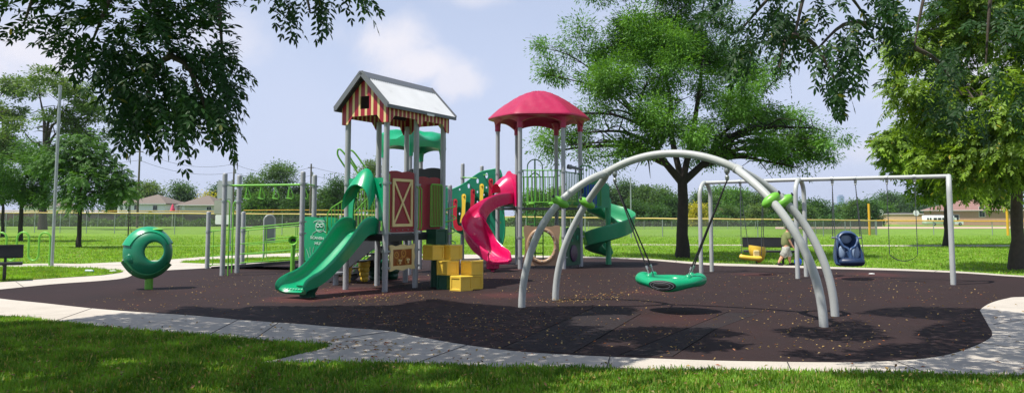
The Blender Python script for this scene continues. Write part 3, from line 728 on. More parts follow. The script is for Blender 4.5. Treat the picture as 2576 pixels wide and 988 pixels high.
# ------------------------------------------------------------------ wave slide
def trough(hw, h1, h2, th=.045, k=6, lipw=.04):
    """closed U section: inside from left rim round the bed to the right rim, then back outside"""
    ins = [(-hw, h1), (-hw + .012, h1 * .55), (-hw + .035, .07), (-hw + .10, .012), (0, 0), (hw - .10, .012), (hw - .035, .07), (hw - .012, h2 * .55), (hw, h2)]
    outs = [(hw + lipw * .5, h2 + .018), (hw + lipw, h2 - .012), (hw + lipw, h2 - .05), (hw + lipw * .55, h2 * .45), (hw, -.02), (hw - .08, -.06), (0, -.065), (-hw + .08, -.06), (-hw, -.02), (-hw - lipw * .55, h1 * .45), (-hw - lipw, h1 - .05), (-hw - lipw, h1 - .012), (-hw - lipw * .5, h1 + .018)]
    return ins + outs
sl = thing('wave_slide', 'green plastic wave slide running down from the barn tower', 'slide', B(sm + .05, -1.7, 0))
SD = -W
def SP(q, z): return B(sm + q * .07, 0, 0) + SD * q + Z * z
ctl = [(0, 1.24, .26), (.16, 1.24, .33), (.34, 1.18, .35), (.62, .97, .31), (.92, .73, .28), (1.2, .53, .26), (1.48, .36, .25), (1.7, .265, .25), (1.92, .215, .24), (2.08, .19, .19), (2.15, .13, .09)]
cc = catmull([Vector(c_) for c_ in ctl], 5); cc = [Vector((c_.x * .925, c_.y, c_.z)) for c_ in cc]; frs = []; prs = []
for i, c_ in enumerate(cc):
    a, b = cc[max(0, i - 1)], cc[min(len(cc) - 1, i + 1)]; tg = (SD * (b.x - a.x) + Z * (b.y - a.y)).normalized(); la = U
    up = la.cross(tg); up = up if up.z > 0 else -up
    wd = .31 + .05 * max(0, (c_.x - 1.3) / .8) + .015 * sin(c_.x * 3)
    frs.append((SP(c_.x, c_.y), la, up)); prs.append(trough(wd, c_.z, c_.z))
mb = MB(); mb.sweep(frs, prs); mb.build('trough', teal, sl, smooth=50)
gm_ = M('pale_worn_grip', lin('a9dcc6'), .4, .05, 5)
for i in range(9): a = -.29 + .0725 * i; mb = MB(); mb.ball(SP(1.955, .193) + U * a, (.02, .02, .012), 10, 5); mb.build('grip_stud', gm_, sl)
mb = MB(); q = SP(1.6, 0); mb.lathe([(.16, -.02), (.15, .08), (.2, .16), (.22, .24)], q, seg=20); mb.build('foot', tealdd, sl)
for a in (-.3, .3):
    mb = MB(); mb.box(SP(.02, 1.36) + U * a * 1.05, (.06, .07, .28), atan2(U.y, U.x)); mb.build('mounting_bracket', teald, sl, smooth=0)
# ------------------------------------------------------------------ ring ladder and its posts
P1, P2, P3, P4 = G(559, 693), G(596, 686), P(757, 697, 20.2), P(787, 690, 21.5)
rl = thing('overhead_ring_ladder', 'overhead ladder of lime ring handles between four tall grey posts', 'climbing ladder', (P1 + P3) / 2 * 1.0)
rl.location.z = 0
for p, h, cl_ in ((P1, 2.76, (2.44, 2.0)), (P2, 2.76, (2.44, 2.0)), (P3, 2.76, (2.44, 1.45, 1.15)), (P4, 2.74, (2.42,))): post(rl, p.x, p.y, h, .066, clamps=cl_)
mL, mR = (P1 + P2) / 2, (P3 + P4) / 2; zb = 2.44
mb = MB(); e = lambda t, z=zb: Vector((mL.x + (mR.x - mL.x) * t, mL.y + (mR.y - mL.y) * t, z)); rail(mb, [e(0), e(1)], .03, 12)
rail(mb, [Vector((P1.x, P1.y, zb)), Vector((P2.x, P2.y, zb))], .022); rail(mb, [Vector((P3.x, P3.y, zb)), Vector((P4.x, P4.y, zb))], .022); mb.build('beam', lime, rl)
dL = (mR - mL); dL.z = 0; dL.normalize(); pL = Vector((-dL.y, dL.x, 0))
for k in range(5):
    c = e(.20 + .185 * k if k < 4 else .94); mb = MB(); hw = .10
    for s in (-1, 1):
        rail(mb, [c + Z * -.02, c + dL * hw * .9 * s + pL * .04 - Z * .28, c + dL * hw * .95 * s + pL * .04 - Z * .34, c + dL * hw * .7 * s + pL * .04 - Z * .375], .0135)
    rail(mb, [c - dL * hw * .7 + pL * .04 - Z * .375, c + dL * hw * .7 + pL * .04 - Z * .375], .0135)
    rail(mb, [c + Z * -.02, c - pL * .06 - Z * .36], .0115); rail(mb, [c - pL * .06 - Z * .36 - dL * .06, c - pL * .06 - Z * .36 + dL * .06], .0115)
    mb.build('ring_handle', lime, rl)
for p, sx in ((P1, .16), (P2, -.14)):
    mb = MB(); x = p.x + sx; rail(mb, catmull([(p.x, p.y, 2.0), (p.x + sx * .7, p.y - .02, 2.0), (x, p.y - .03, 1.92), (x, p.y - .03, 1.7), (x, p.y - .03, .9), (x, p.y - .03, 0)], 5), .02); mb.build('step_rail', lime, rl)
# ------------------------------------------------------------------ access ramp
P0, P0b = G(521, 675), Vector((-8.65, 25.0, 0)); R1 = Vector((-6.25, 23.0, 0)); R1b = Vector((-5.75, 24.4, 0))
rp_ = thing('access_ramp', 'low black access ramp with lime side rails behind the ring ladder', 'ramp', (P0 + R1) / 2)
for p in (P0, P0b): post(rp_, p.x, p.y, 1.74, .066, clamps=(1.12,))
mb = MB(); a, b, c, d = P0 + Vector((.1, .06, .05)), R1 + Z * .30, R1b + Z * .30, P0b + Vector((.1, -.06, .05))
mb.add([a, b, c, d] + [p - Z * .09 for p in (a, b, c, d)], [(0, 1, 2, 3), (7, 6, 5, 4), (0, 4, 5, 1), (1, 5, 6, 2), (2, 6, 7, 3), (3, 7, 4, 0)]); mb.build('ramp_deck', black, rp_, smooth=0)
for A, Bq in ((P0, R1), (P0b, R1b)):
    mb = MB(); f = lambda t, z, A=A, Bq=Bq: A + (Bq - A) * t + Z * (z + .27 * t)
    for z in (1.13, .66, .36, .09): rail(mb, [f(.02, z), f(1, z)], .019 if z > 1 else .014)
    rail(mb, [f(.06, 1.13), f(.06, .12), f(.03, .05)], .014)
    for t in (.62, .64): rail(mb, [f(t, 1.1), f(t, .25), f(t + (.03 if t > .63 else -.03), .05)], .014)
    rail(mb, [f(1, 1.13), f(1, .05)], .016); rail(mb, [f(.64, .72), f(.7, .74), f(1, .74)], .013)
    mb.build('side_rail', lime, rp_)
mb = MB()
for t in (.3, .8): q = P0 + (R1b - P0) * t; mb.box((q.x, q.y, .08), (.08, .08, .2))
q = R1 + Vector((-.25, .2, 0)); mb.box((q.x, q.y, .12), (.09, .09, .24)); mb.build('support_leg', midgrey, rp_, smooth=0)
# lime speaking tube by the ramp head
q = G(716 * 1.0, 704); q = P(741, 690, 20.6); tt = thing('speaking_tube', 'lime green speaking tube with round mouth beside scavenger hunt panel', 'talk tube', (P(735, 700, 20.3).x, 20.3, 0))
bx, by = P(735, 700, 20.3).x, 20.3; mb = MB(); rail(mb, catmull([(bx, by, -.05), (bx, by, .6), (bx + .01, by, .86), (bx + .02, by - .03, .95)], 5), .055, 12); mb.build('pipe', lime, tt)
mb = MB(); ax = Vector((.1, -1, .15)); mb.lathe([(.05, -.06), (.075, -.02), (.1, .05), (.115, .06), (.1, .045), (.06, -.02)], (bx + .02, by - .06, .96), ax, 20, caps=False); mb.build('mouth', lime, tt)
mb = MB(); mb.lathe([(.001, 0), (.06, .001)], (bx + .02, by - .045, .96), ax, 16, caps=False); mb.build('grille', blackr, tt)
mb = MB(); rail(mb, catmull([(bx + .12, by + .1, .05), (bx + .26, by + .1, .1), (bx + .27, by + .1, .75), (bx + .2, by + .1, .85), (bx + .1, by + .1, .86)], 5), .012); mb.build('side_bracket', lime, tt)
# ------------------------------------------------------------------ scavenger hunt panel
A_, B_ = (P(762, 600, 20.95).x, 20.95), (P(860, 600, 20.55).x, 20.55); A_ = (A_[0] + .03, A_[1])
sp_ = thing('activity_board', 'teal activity board lettered SCAVENGER HUNT left of the wave slide', 'activity board', PL(812, 670, A_, B_)); sp_.location.z = 0
out_ = [(763, 655), (764, 548), (768, 545), (790, 545), (800, 548), (815, 545), (838, 546), (850, 549), (853, 560), (853, 655)]
c2 = lambda x, y, d: PL(x, y, A_, B_, -d)
mb = MB(); mb.prism(out_, .03, c2); mb.build('board', teal, sp_, smooth=0)
for x in (762, 855): q = PL(x, 600, A_, B_); post(sp_, q.x, q.y + .1, 1.62 if x > 800 else 1.3, .045)
pxm = 1946 / 20.6
ltr = M('engraved_white_lettering', lin('cfe3d8'), .5, .05, 8, grime=0)
def onp(cx, cy, rot=0, off=.012):
    def f(x, y, z):
        xr, yr = x * cos(rot) - y * sin(rot), x * sin(rot) + y * cos(rot)
        return PL(cx + xr * pxm, cy - yr * pxm, A_, B_, off + z * .5)
    return f
textmesh('SCAVENGER', .098, onp(806, 602, -.10), ltr, sp_, bold=.02)
textmesh('HUNT', .105, onp(805, 615, -.06), ltr, sp_, bold=.02)
mb = MB(); q = lambda x, y: PL(x, y, A_, B_, .006)
def ring(cx, cy, rx, ry, r=.007, a0=0, a1=2 * pi, n=20): mb.tube([q(cx + rx * cos(a0 + (a1 - a0) * i / n), cy + ry * sin(a0 + (a1 - a0) * i / n)) for i in range(n + 1)], r, 5)
ring(805, 570, 11, 13); ring(800, 567, 4, 4, .011); ring(809, 567, 4, 4, .011); ring(804, 560, 15, 6, .006, pi, 2 * pi); ring(804, 577, 5, 2.5, .005, 0, pi)
for s in (-1, 1): mb.tube([q(805 + 8 * s, 580), q(805 + 16 * s, 585), q(805 + 20 * s, 592)], .006, 5)
for k in range(4): mb.tube([q(778 + k * 5, 648), q(773 + k * 7, 632), q(771 + k * 9, 619 + abs(k - 1.5) * 4)], .005, 5)
mb.build('engraved_drawing', ltr, sp_)
# ------------------------------------------------------------------ second tower with teal canopy
tc = P(1040, 560, 22.4); ct = thing('play_tower', 'rear play tower under a scalloped teal canopy behind the barn roof', 'play tower', (tc.x, tc.y, 0))
Cx = [(P(965, 500, 21.9).x, 21.9), (P(1031, 500, 21.3).x, 21.3), (P(1112, 500, 22.9).x, 22.9), (P(1058, 500, 23.6).x, 23.6)]
for x, y in Cx: post(ct, x, y, 3.62, .06, clamps=(1.7, 2.4), cap=False)
cx, cy = sum(p[0] for p in Cx) / 4, sum(p[1] for p in Cx) / 4
vs = []; n = 10; ang = []
per = []
for i in range(4):
    a, b = Vector((*Cx[i], 0)), Vector((*Cx[(i + 1) % 4], 0))
    for k in range(n): t = k / n; p = a + (b - a) * t; o = (p - Vector((cx, cy, 0))); per.append((p + o.normalized() * (.12 + .06 * sin(pi * t)), 3.55 + .18 * sin(pi * t) ** .6, 3.82 + .10 * cos(2 * pi * t)))
m = len(per); vs = [p + Z * zb_ for p, zb_, zt in per] + [p + Z * zt for p, zb_, zt in per]
c3 = Vector((cx, cy, 0))
for f_, dz in ((.8, .12), (.55, .16), (.28, .14), (.05, .18)): vs += [c3 + (p - c3) * f_ + Z * (zt + dz * (1 if True else 0) - .0) for p, zb_, zt in per]
fs = [(r * m + i, r * m + (i + 1) % m, (r + 1) * m + (i + 1) % m, (r + 1) * m + i) for r in range(5) for i in range(m)] + [tuple(5 * m + i for i in range(m))]
o = len(vs); vs += [c3 + (V3(p) - c3) * .96 - Z * .02 for p in vs[:m]] + [c3 + (p - c3) * .5 + Z * 3.85 for p, zb_, zt in per]
fs += [(i, o + i, o + (i + 1) % m, (i + 1) % m) for i in range(m)] + [(o + i, o + m + i, o + m + (i + 1) % m, o + (i + 1) % m) for i in range(m)] + [tuple(o + m + i for i in range(m - 1, -1, -1))]
mb = MB(); mb.add(vs, fs); cn = mb.build('canopy', teal, ct, smooth=50)
for x, y in Cx: mb = MB(); mb.lathe([(.075, 3.25), (.08, 3.4), (.12, 3.6)], (x, y, 0), seg=16, caps=False); mb.build('canopy_leg', teal, ct)
mb = MB(); mb.prism([(p[0], p[1]) for p in Cx], .06, lambda a, b, d: Vector((a, b, 1.68 - d))); mb.build('deck', dkgrey, ct, smooth=0)
for i in (0, 1):
    a, b = Vector((*Cx[i], 0)), Vector((*Cx[(i + 1) % 4], 0)); mb = MB()
    mb.prism(wavy(.08, .92, 1.75, 2.72 - .1 * i, 2, .05), .03, lambda t, z, d, a=a, b=b: a + (b - a) * t + Z * z + Vector((0, d, 0))); mb.build('panel', tealdd if i else black, ct, smooth=0)
# ------------------------------------------------------------------ stepping pods under the tower
def pod(x, y, r, h, n, ma, mb_, lab):
    t = thing('stepping_pod', lab, 'stepping pod', (x, y, 0), 'ribbed stepping pods'); nr = n * 4
    prof = [(r * (.55 + .12 * abs(sin(pi * i / 4)) + .33 * i / nr), h * .88 * i / nr) for i in range(nr + 1)]
    m1 = MB(); m1.lathe(prof, (x, y, 0), seg=24)
    b = m1.build('ribbed_body', ma, t); m2 = MB(); m2.lathe([(r * .9, h * .88), (r, h * .9), (r, h * .98), (r * .95, h)], (x, y, 0), seg=24); m2.build('step_top', mb_, t)
q = G(910, 700); pod(P(916, 690, 19.2).x, 19.2, .15, .5, 4, yellow, yellow, 'yellow ribbed stepping pod beneath the stairs')
pod(P(950, 690, 19.6).x, 19.6, .30, .5, 4, tealdd, teal, 'wide dark green ribbed stepping pod beside the yellow pod')
pod(P(985, 690, 19.9).x, 19.9, .24, .46, 3, tealdd, teald, 'small dark green ribbed pod behind the barn tower middle post')
pod(P(872, 690, 18.8).x, 18.8, .14, .42, 4, yellow, cream, 'narrow yellow pod just behind the barn tower leftmost post')
sd_ = thing('stool', 'round grey stool disc under the wave slide', 'stool', (P(845, 690, 18.2).x, 18.2, 0)); x, y = sd_.location.x, sd_.location.y
mb = MB(); mb.lathe([(.2, .25), (.21, .27), (.2, .3)], (x, y, 0), seg=20); mb.build('seat', midgrey, sd_); mb = MB(); mb.lathe([(.07, -.02), (.06, .25)], (x, y, 0), seg=14); mb.build('pedestal', steel, sd_)
# ------------------------------------------------------------------ honeycomb block steps
bs = thing('block_climber', 'stepped stack of yellow and dark green honeycomb blocks by the barn tower', 'climbing blocks', G(1140, 722))
def cell(px, d, z0, z1, mat, R=.285):
    x = P(px, 600, d).x; c = Vector((x, d, 0)); rot = .52
    m1 = MB(); H = [Vector((cos(rot + pi / 3 * k), sin(rot + pi / 3 * k), 0)) for k in range(6)]
    top = [c + h * R * .98 + Z * (z1 - .003) for h in H]; bot = [c + h * R * .98 + Z * (z0 + .003) for h in H]
    m1.add(top, [tuple(range(6))]); m1.add(bot, [tuple(range(5, -1, -1))])
    for k in range(6):
        a, b = c + H[k] * R * .98, c + H[(k + 1) % 6] * R * .98; nrm = ((a + b) / 2 - c).normalized(); e = (b - a)
        o4 = [a + Z * (z0 + .003), b + Z * (z0 + .003), b + Z * (z1 - .003), a + Z * (z1 - .003)]
        i4 = [a + e * .13 + Z * (z0 + .04), a + e * .87 + Z * (z0 + .04), a + e * .87 + Z * (z1 - .04), a + e * .13 + Z * (z1 - .04)]
        r4 = [p - nrm * .014 + e * s * .012 + Z * zz for p, s, zz in zip(i4, (1, -1, -1, 1), (.008, .008, -.008, -.008))]
        m1.add(o4 + i4 + r4, [(i, (i + 1) % 4, 4 + (i + 1) % 4, 4 + i) for i in range(4)] + [(4 + i, 4 + (i + 1) % 4, 8 + (i + 1) % 4, 8 + i) for i in range(4)] + [(8, 9, 10, 11)])
    m1.build('block', mat, bs, smooth=20)
cell(1162, 16.95, 0, .31, yellow); cell(1188, 17.35, 0, .31, yellow); cell(1188, 17.35, .31, .62, yellow); cell(1128, 17.3, 0, .31, tealdd); cell(1128, 17.3, .31, .62, yellow)
cell(1136, 17.72, .62, .95, yellow); cell(1092, 17.6, .62, .95, yellow); cell(1100, 17.98, .95, 1.3, tealdd)
mb = MB(); x = P(1098, 600, 17.75).x; mb.lathe([(.13, -.02), (.12, .62)], (x, 17.75, 0), seg=8); mb.build('column', tealdd, bs, smooth=20)
# ------------------------------------------------------------------ coil climber
hc = thing('coil_climber', 'pale spiral coil climbing pole right of the barn tower', 'climber', (P(1129, 640, 18.6).x, 18.6, 0)); x, y = hc.location.x, hc.location.y
mb = MB(); mb.tube([(x + .16 * cos(a), y + .16 * sin(a), .05 + a / (2 * pi) * .30) for a in [i * pi / 10 for i in range(0, 20 * 6)]], .016, 6); mb.build('coil', grnlt, hc)
mb = MB(); mb.lathe([(.03, -.05), (.03, 1.9)], (x, y, 0), seg=12); mb.build('pole', steel, hc)
# ------------------------------------------------------------------ hexagonal tower
HXC = Vector((.87, 24.81, 0)); HR = 1.33
def HP(k, r=HR): a = radians(60 * k + 2); return HXC + Vector((cos(a), sin(a), 0)) * r     # 0 right, 1 back-right, 2 back-left, 3 left, 4 front-left, 5 front-right
hx = thing('play_tower', 'hexagonal play tower under a raspberry pink shingled dome roof', 'play tower', HXC)
DH = 1.86
for k in range(6):
    p = HP(k); post(hx, p.x, p.y, 4.5, .066, clamps=(DH, 2.95) + ((.95, .35) if k in (4, 5, 0) else ()), cap=False)
mb = MB(); mb.prism([(HP(k, HR + .02).x, HP(k, HR + .02).y) for k in range(6)], .07, lambda a, b, d: Vector((a, b, DH - d))); mb.build('deck', dkgrey, hx, smooth=0)
# roof
def hexr(a, R, rnd=.35):
    q = (a - radians(2)) % (pi / 3) - pi / 6; return R * ((1 - rnd) * cos(pi / 6) / cos(q) + rnd)
n = 72; rows = []
prof = []; R0, z0, z1 = 1.64, 4.74, 5.63; NR = 8
for r in range(NR):
    u0, u1 = r / NR, (r + 1) / NR
    f = lambda u: (R0 * (1 - u) ** .92 * 1.0, z0 + (z1 - z0) * (1 - (1 - u) ** 1.55))
    a, b = f(u0), f(u1); prof += [(a[0] + .012, a[1] - .004, r), (b[0] + .065, b[1] - .038, r)]
prof.append((.03, z1, NR))
vs = []
for R, z, r in prof:
    for i in range(n):
        a = 2 * pi * i / n; rr = hexr(a, R, min(.8, .10 + .08 * r)); wv = .012 * sin(a * 18 + r) if 0 < r < NR else 0
        vs.append(HXC + Vector((cos(a) * rr, sin(a) * rr, z + wv)))
m = len(prof); fs = [(j * n + i, j * n + (i + 1) % n, (j + 1) * n + (i + 1) % n, (j + 1) * n + i) for j in range(m - 1) for i in range(n)] + [tuple((m - 1) * n + i for i in range(n))]
mb = MB(); mb.add(vs, fs); rf = mb.build('roof', pinkroof, hx, smooth=30)
# rim, arched skirt and underside
vs = []
for i in range(n):
    a = 2 * pi * i / n; q = ((a - radians(2)) % (pi / 3)) / (pi / 3); sk = sin(pi * q) ** .7
    d = Vector((cos(a), sin(a), 0)); R = hexr(a, R0)
    zl = 4.42 + .21 * sk
    vs += [HXC + d * (R + .012) + Z * 4.745, HXC + d * (R + .03) + Z * 4.70, HXC + d * R + Z * 4.665, HXC + d * (R * .90) + Z * 4.65, HXC + d * (R * .87) + Z * zl, HXC + d * (R * .84) + Z * zl, HXC + d * (R * .8) + Z * 4.74, HXC + d * (R * .3) + Z * 5.2]
K = 8; fs = [(i * K + j, ((i + 1) % n) * K + j, ((i + 1) % n) * K + j + 1, i * K + j + 1) for i in range(n) for j in range(K - 1)] + [tuple(i * K + K - 1 for i in range(n))]
mb = MB(); mb.add(vs, fs); mb.build('skirt', pinkroof, rf, smooth=40)
for k in range(6):
    p = HP(k); mb = MB(); mb.lathe([(.086, 4.30), (.09, 4.33), (.088, 4.4), (.10, 4.55), (.16, 4.70)], (p.x, p.y, 0), seg=18, caps=False); mb.build('roof_leg', pinkroof, hx)
# barred rails
def barred(a, b, z0, z1, nb, mat, name='railing', r=.0135, ends=.1, root=hx):
    d = (b - a).normalized(); a2, b2 = a + d * ends, b - d * ends; mb = MB(); L = (b2 - a2)
    rail(mb, catmull([a + Z * z1, a2 + Z * z1, b2 + Z * z1, b + Z * z1], 2), .017)
    rail(mb, [a2 + Z * z0, b2 + Z * z0], .015)
    for i in range(nb + 1): p = a2 + L * i / nb; rail(mb, [p + Z * z0, p + Z * z1], r if 0 < i < nb else .015, 6)
    for t in (.22, .76): p = a2 + L * t + Z * (z0 - .05); mb.ball(p, (.11, .03, .045), 12, 6)
    return mb.build(name, mat, root)
barred(HP(4), HP(5), DH + .16, 2.99, 9, lime); barred(HP(5), HP(0), DH + .16, 2.95, 9, limed); barred(HP(1), HP(2), DH + .16, 2.9, 8, lime); mb = MB(); qa, qb = HP(2), HP(3); mb.prism([(.08, DH + .02), (.92, DH + .02), (.92, 2.85), (.08, 2.85)], .03, lambda a, z, d: qa + (qb - qa) * a + Z * z + Vector((-d, d * .5, 0))); mb.build('hood_shade_panel', tealdd, hx, smooth=0)  # dark panel added behind the slide hood, so its opening looks shaded
# loop-topped climber on the back edge
m_ = (HP(1) + HP(2)) / 2 + Vector((-.05, .35, 0)); mb = MB()
rail(mb, catmull([m_ + Vector((-.27, 0, 0)), m_ + Vector((-.27, 0, 2.0)), m_ + Vector((-.26, 0, 3.15)), m_ + Vector((-.2, 0, 3.42)), m_ + Vector((0, 0, 3.52)), m_ + Vector((.2, 0, 3.42)), m_ + Vector((.26, 0, 3.15)), m_ + Vector((.27, 0, 2.0)), m_ + Vector((.27, 0, 0))], 5), .019)
rail(mb, [m_, m_ + Z * 3.5], .026); rail(mb, catmull([m_ + Vector((-.2, 0, 2.92)), m_ + Vector((0, 0, 3.06)), m_ + Vector((.2, 0, 2.92))], 5), .02)
for z in (.35, .68, 1.0, 1.32, 1.62): rail(mb, [m_ + Vector((-.27, 0, z)), m_ + Vector((.27, 0, z))], .016)
mb.build('loop_climber', limed, hx)
# tan crawl-through ring panel
fa, fb = HP(4), HP(5); fd = (fb - fa).normalized(); fn_ = Vector((fd.y, -fd.x, 0))
c = (fa + fb) / 2; FP = lambda a, z, d=0: c + fd * a + Z * z + fn_ * d
mb = MB(); zc = .70; outer = [(-.55, .1), (.55, .1), (.56, .3), (.52, .5), (.52, .9), (.56, 1.15), (.55, 1.3), (.46, 1.32), (.3, 1.28), (-.3, 1.28), (-.46, 1.32), (-.55, 1.3), (-.56, 1.15), (-.52, .9), (-.52, .5), (-.56, .3)]
mb.prism(outer, .06, lambda a, z, d: FP(a, z, -.03 + d), holes=[[(.38 * cos(2 * pi * i / 32), zc + .44 * sin(2 * pi * i / 32)) for i in range(32)]]); rp = mb.build('ring_panel', tan, hx, smooth=35)
mb = MB(); mb.tube([FP(.42 * cos(2 * pi * i / 40), zc + .49 * sin(2 * pi * i / 40), .03) for i in range(40)], .062, 12, closed=True); mb.build('ring', tan, rp)
for i in range(14): mb = MB(); mb.ball(FP(.40 * cos(2 * pi * i / 14 + .2), zc + .465 * sin(2 * pi * i / 14 + .2), .095), .018, 8, 5); mb.build('bolt', galv, rp)
# dark green puzzle panel on the front-right edge
ga, gb_ = HP(5), HP(0); gd = (gb_ - ga).normalized(); gn = Vector((gd.y, -gd.x, 0)); gc = (ga + gb_) / 2; GP = lambda a, z, d=0: gc + gd * a + Z * z + gn * d
mb = MB(); mb.prism([(-.56, .08), (.56, .08), (.56, 1.2), (.4, 1.26), (-.4, 1.26), (-.56, 1.2)], .03, lambda a, z, d: GP(a, z, d)); pz = mb.build('puzzle_panel', tealdd, hx, smooth=0)
mb = MB(); plum = M('plum_plastic', lin('4a2a4a'), .4, .1, 6)
mb.lathe([(.26, 0), (.26, .03), (.2, .045), (.001, .045)], GP(0, .45, .03), gn, 24); mb.build('dial', plum, pz)
for a, z, r in ((-.3, 1.0, .07), (.05, 1.05, .06), (.3, .92, .08), (-.1, .85, .05)):
    mb = MB(); mb.lathe([(r, 0), (r, .015), (r * .6, .02)], GP(a, z, .03), gn, 14); mb.build('knob', teald, pz)
# telescope on the front-right rail
mb = MB(); ax = Vector((-.8, -.35, .12)); q = GP(.05, 3.1, .1); mb.lathe([(.03, -.26), (.04, -.25), (.04, -.02), (.05, 0), (.05, .12), (.07, .16), (.075, .28), (.065, .28), (.05, .2)], q, ax, 16, caps=False); mb.lathe([(.001, .2), (.06, .2)], q, ax, 16, caps=False); rail(mb, [q, q - Z * .2], .025); mb.build('telescope', midgrey, hx)
mb = MB(); q = HP(5) + Vector((-.02, -.1, 0)); rail(mb, [q + Vector((.6, .28, 2.72)), q + Vector((.62, .25, 2.3))], .03); mb.build('chain_pull', blackr, hx)
# curved guard at the spiral slide entry, blue slatted drum behind it
A_, B_ = (HP(0).x, HP(0).y - .1), (HP(0).x + .95, HP(0).y + .1)
mb = MB(); cur = [(1459, 420), (1468, 417), (1482, 419), (1496, 427), (1506, 440), (1511, 455), (1512, 478)]
cp = catmull([PL(x, y, A_, B_) for x, y in cur], 4); rail(mb, cp, .017)
for p in cp[2::2]: rail(mb, [p, Vector((p.x, p.y, DH + .08))], .0105, 6)
rail(mb, [Vector((A_[0], A_[1], DH + .1)), Vector((cp[-1].x, cp[-1].y, DH + .08))], .015); mb.build('curved_railing', limed, hx)
mb = MB(); q = HP(0) + Vector((.25, .35, 0))
for i in range(9): a = pi + pi * i / 8; p = q + Vector((cos(a) * .3, sin(a) * .3, 0)); mb.bar(p + Z * (DH + .02), p + Z * (DH + .75), .1, .025, up=(cos(a), sin(a), 0))
mb.build('slatted_drum', bluec, hx, smooth=0)
mb = MB(); mb.prism([(-.45, DH), (.45, DH), (.45, DH + .72), (.2, DH + .95), (-.2, DH + .95), (-.45, DH + .72)], .03, lambda a, z, d: HP(0) + Vector((.55, .55 + d, 0)) + Vector((a, 0, z))); mb.build('slide_hood', green2, hx, smooth=0)
# ------------------------------------------------------------------ pink curved slide
ps = thing('curved_slide', 'glossy magenta curved slide coming off the pink roofed tower', 'slide', G(1245, 678))
ctl = [(1286, 507, 24.25), (1272, 510, 24.05), (1243, 518, 23.85), (1214, 538, 23.65), (1197, 566, 23.45), (1196, 597, 23.2), (1209, 625, 22.95), (1231, 645, 22.65), (1250, 655, 22.4), (1257, 659, 22.25)]
cc = catmull([P(*c_) for c_ in ctl], 5); frs = []; prs = []; N_ = len(cc)
for i, c_ in enumerate(cc):
    tg = (cc[min(N_ - 1, i + 1)] - cc[max(0, i - 1)]).normalized(); u = i / (N_ - 1)
    la = Vector((tg.y, -tg.x, 0)).normalized(); la = -la      # towards the slide's own left
    up = tg.cross(-la); up = up if up.z > 0 else -up
    up = up.normalized()
    hw = .27 + .07 * sin(pi * min(1, u * 1.1)) + .08 * max(0, u - .75) * 4
    ho = .24 + .18 * sin(pi * u) ; hi = .24 + .03 * sin(pi * u)
    k = 1 - .75 * max(0, (u - .93) / .07)
    frs.append((c_, la, up)); prs.append(trough(hw, hi * k, ho * k))
mb = MB(); mb.sweep(frs, prs); mb.build('trough', pink, ps, smooth=50)
pg_ = M('pale_pink_grip', lin('f07aa0'), .4, .05, 5)
for i in range(9): mb = MB(); mb.ball(frs[-3][0] + frs[-3][1] * (-.28 + .07 * i) + frs[-3][2] * .02, (.022, .022, .012), 8, 5); mb.build('grip_stud', pg_, ps)
f0 = frs[-9][0]; mb = MB(); mb.lathe([(.05, -.03), (.05, .04), (.19, .1), (.2, f0.z - .03)], (f0.x, f0.y, 0), seg=18); mb.build('foot', pink, ps)
a3, a4 = HP(3), HP(4); hd_ = (a4 - a3).normalized(); hn = Vector((hd_.y, -hd_.x, 0)); hcn = (a3 + a4) / 2; H2 = lambda a, z, d=0: hcn + hd_ * a + Z * z + hn * d
n = 16
mb = MB(); poly = [(-.34, 1.9), (-.42, 1.9), (-.42, 2.45), (-.3, 2.72), (0, 2.98), (.1, 3.0), (.2, 2.92), (.5, 2.86), (.52, 1.9), (.34, 1.9)] + [(.34 * cos(pi * i / n) - .0, 2.3 + .36 * sin(pi * i / n)) for i in range(n + 1)]
poly = [p for p in poly if True]
mb.prism(poly, .05, lambda a, z, d: H2(a, z, d)); ph = mb.build('slide_hood', pink, ps, smooth=35)
mb = MB(); vs = []; K = 6
for j in range(K + 1):
    q = j / K
    for i in range(n + 1): a = pi * i / n; vs.append(H2((.40 - .10 * q) * cos(a) - .1 * q, 2.33 + (.55 - .26 * q ** 1.5) * sin(a) - .02 * q, .05 + .36 * q))
m = n + 1; fs = [(j * m + i, j * m + i + 1, (j + 1) * m + i + 1, (j + 1) * m + i) for j in range(K) for i in range(n)]
o = len(vs); ins = [p - (p - H2(0, 2.3, .1)).normalized() * .03 for p in vs]; fs += [(o + d, o + c_, o + b_, o + a_) for a_, b_, c_, d in fs]
for i in range(n): fs.append((K * m + i, K * m + i + 1, o + K * m + i + 1, o + K * m + i))
mb.add(vs + ins, fs); mb.build('canopy', pink, ph, smooth=45)
# ------------------------------------------------------------------ green spiral slide
gs = thing('spiral_slide', 'green spiral slide winding round its post right of the pink roofed tower', 'slide', G(1531, 664.5))
gc0 = Vector((gs.location.x, gs.location.y, 0)); frs = []; prs = []; NN = 84
for i in range(NN + 1):
    u = i / NN; a = radians(160 - 445 * u); Rr = .54 + .08 * sin(pi * min(1, u * 2)) - .02 * u + .25 * max(0, u - .85)
    z = DH + .02 - (DH - .24) * (u ** .82); k = 1
    z = DH + .02 if u < .03 else z
    p = gc0 + Vector((cos(a) * Rr, sin(a) * Rr, z)); la = Vector((cos(a), sin(a), 0)); tg = Vector((sin(a) * Rr, -cos(a) * Rr, -.28)).normalized()
    up = la.cross(tg); up = (up if up.z > 0 else -up).normalized()
    frs.append((p, la, up)); hi = .12; ho = .56 - .20 * u; kk = 1 - .75 * max(0, (u - .965) / .035)
    prs.append(trough(.25 + .03 * u, hi * kk, ho * kk, lipw=.035))
mb = MB(); mb.sweep(frs, prs); mb.build('trough', green2, gs, smooth=50)
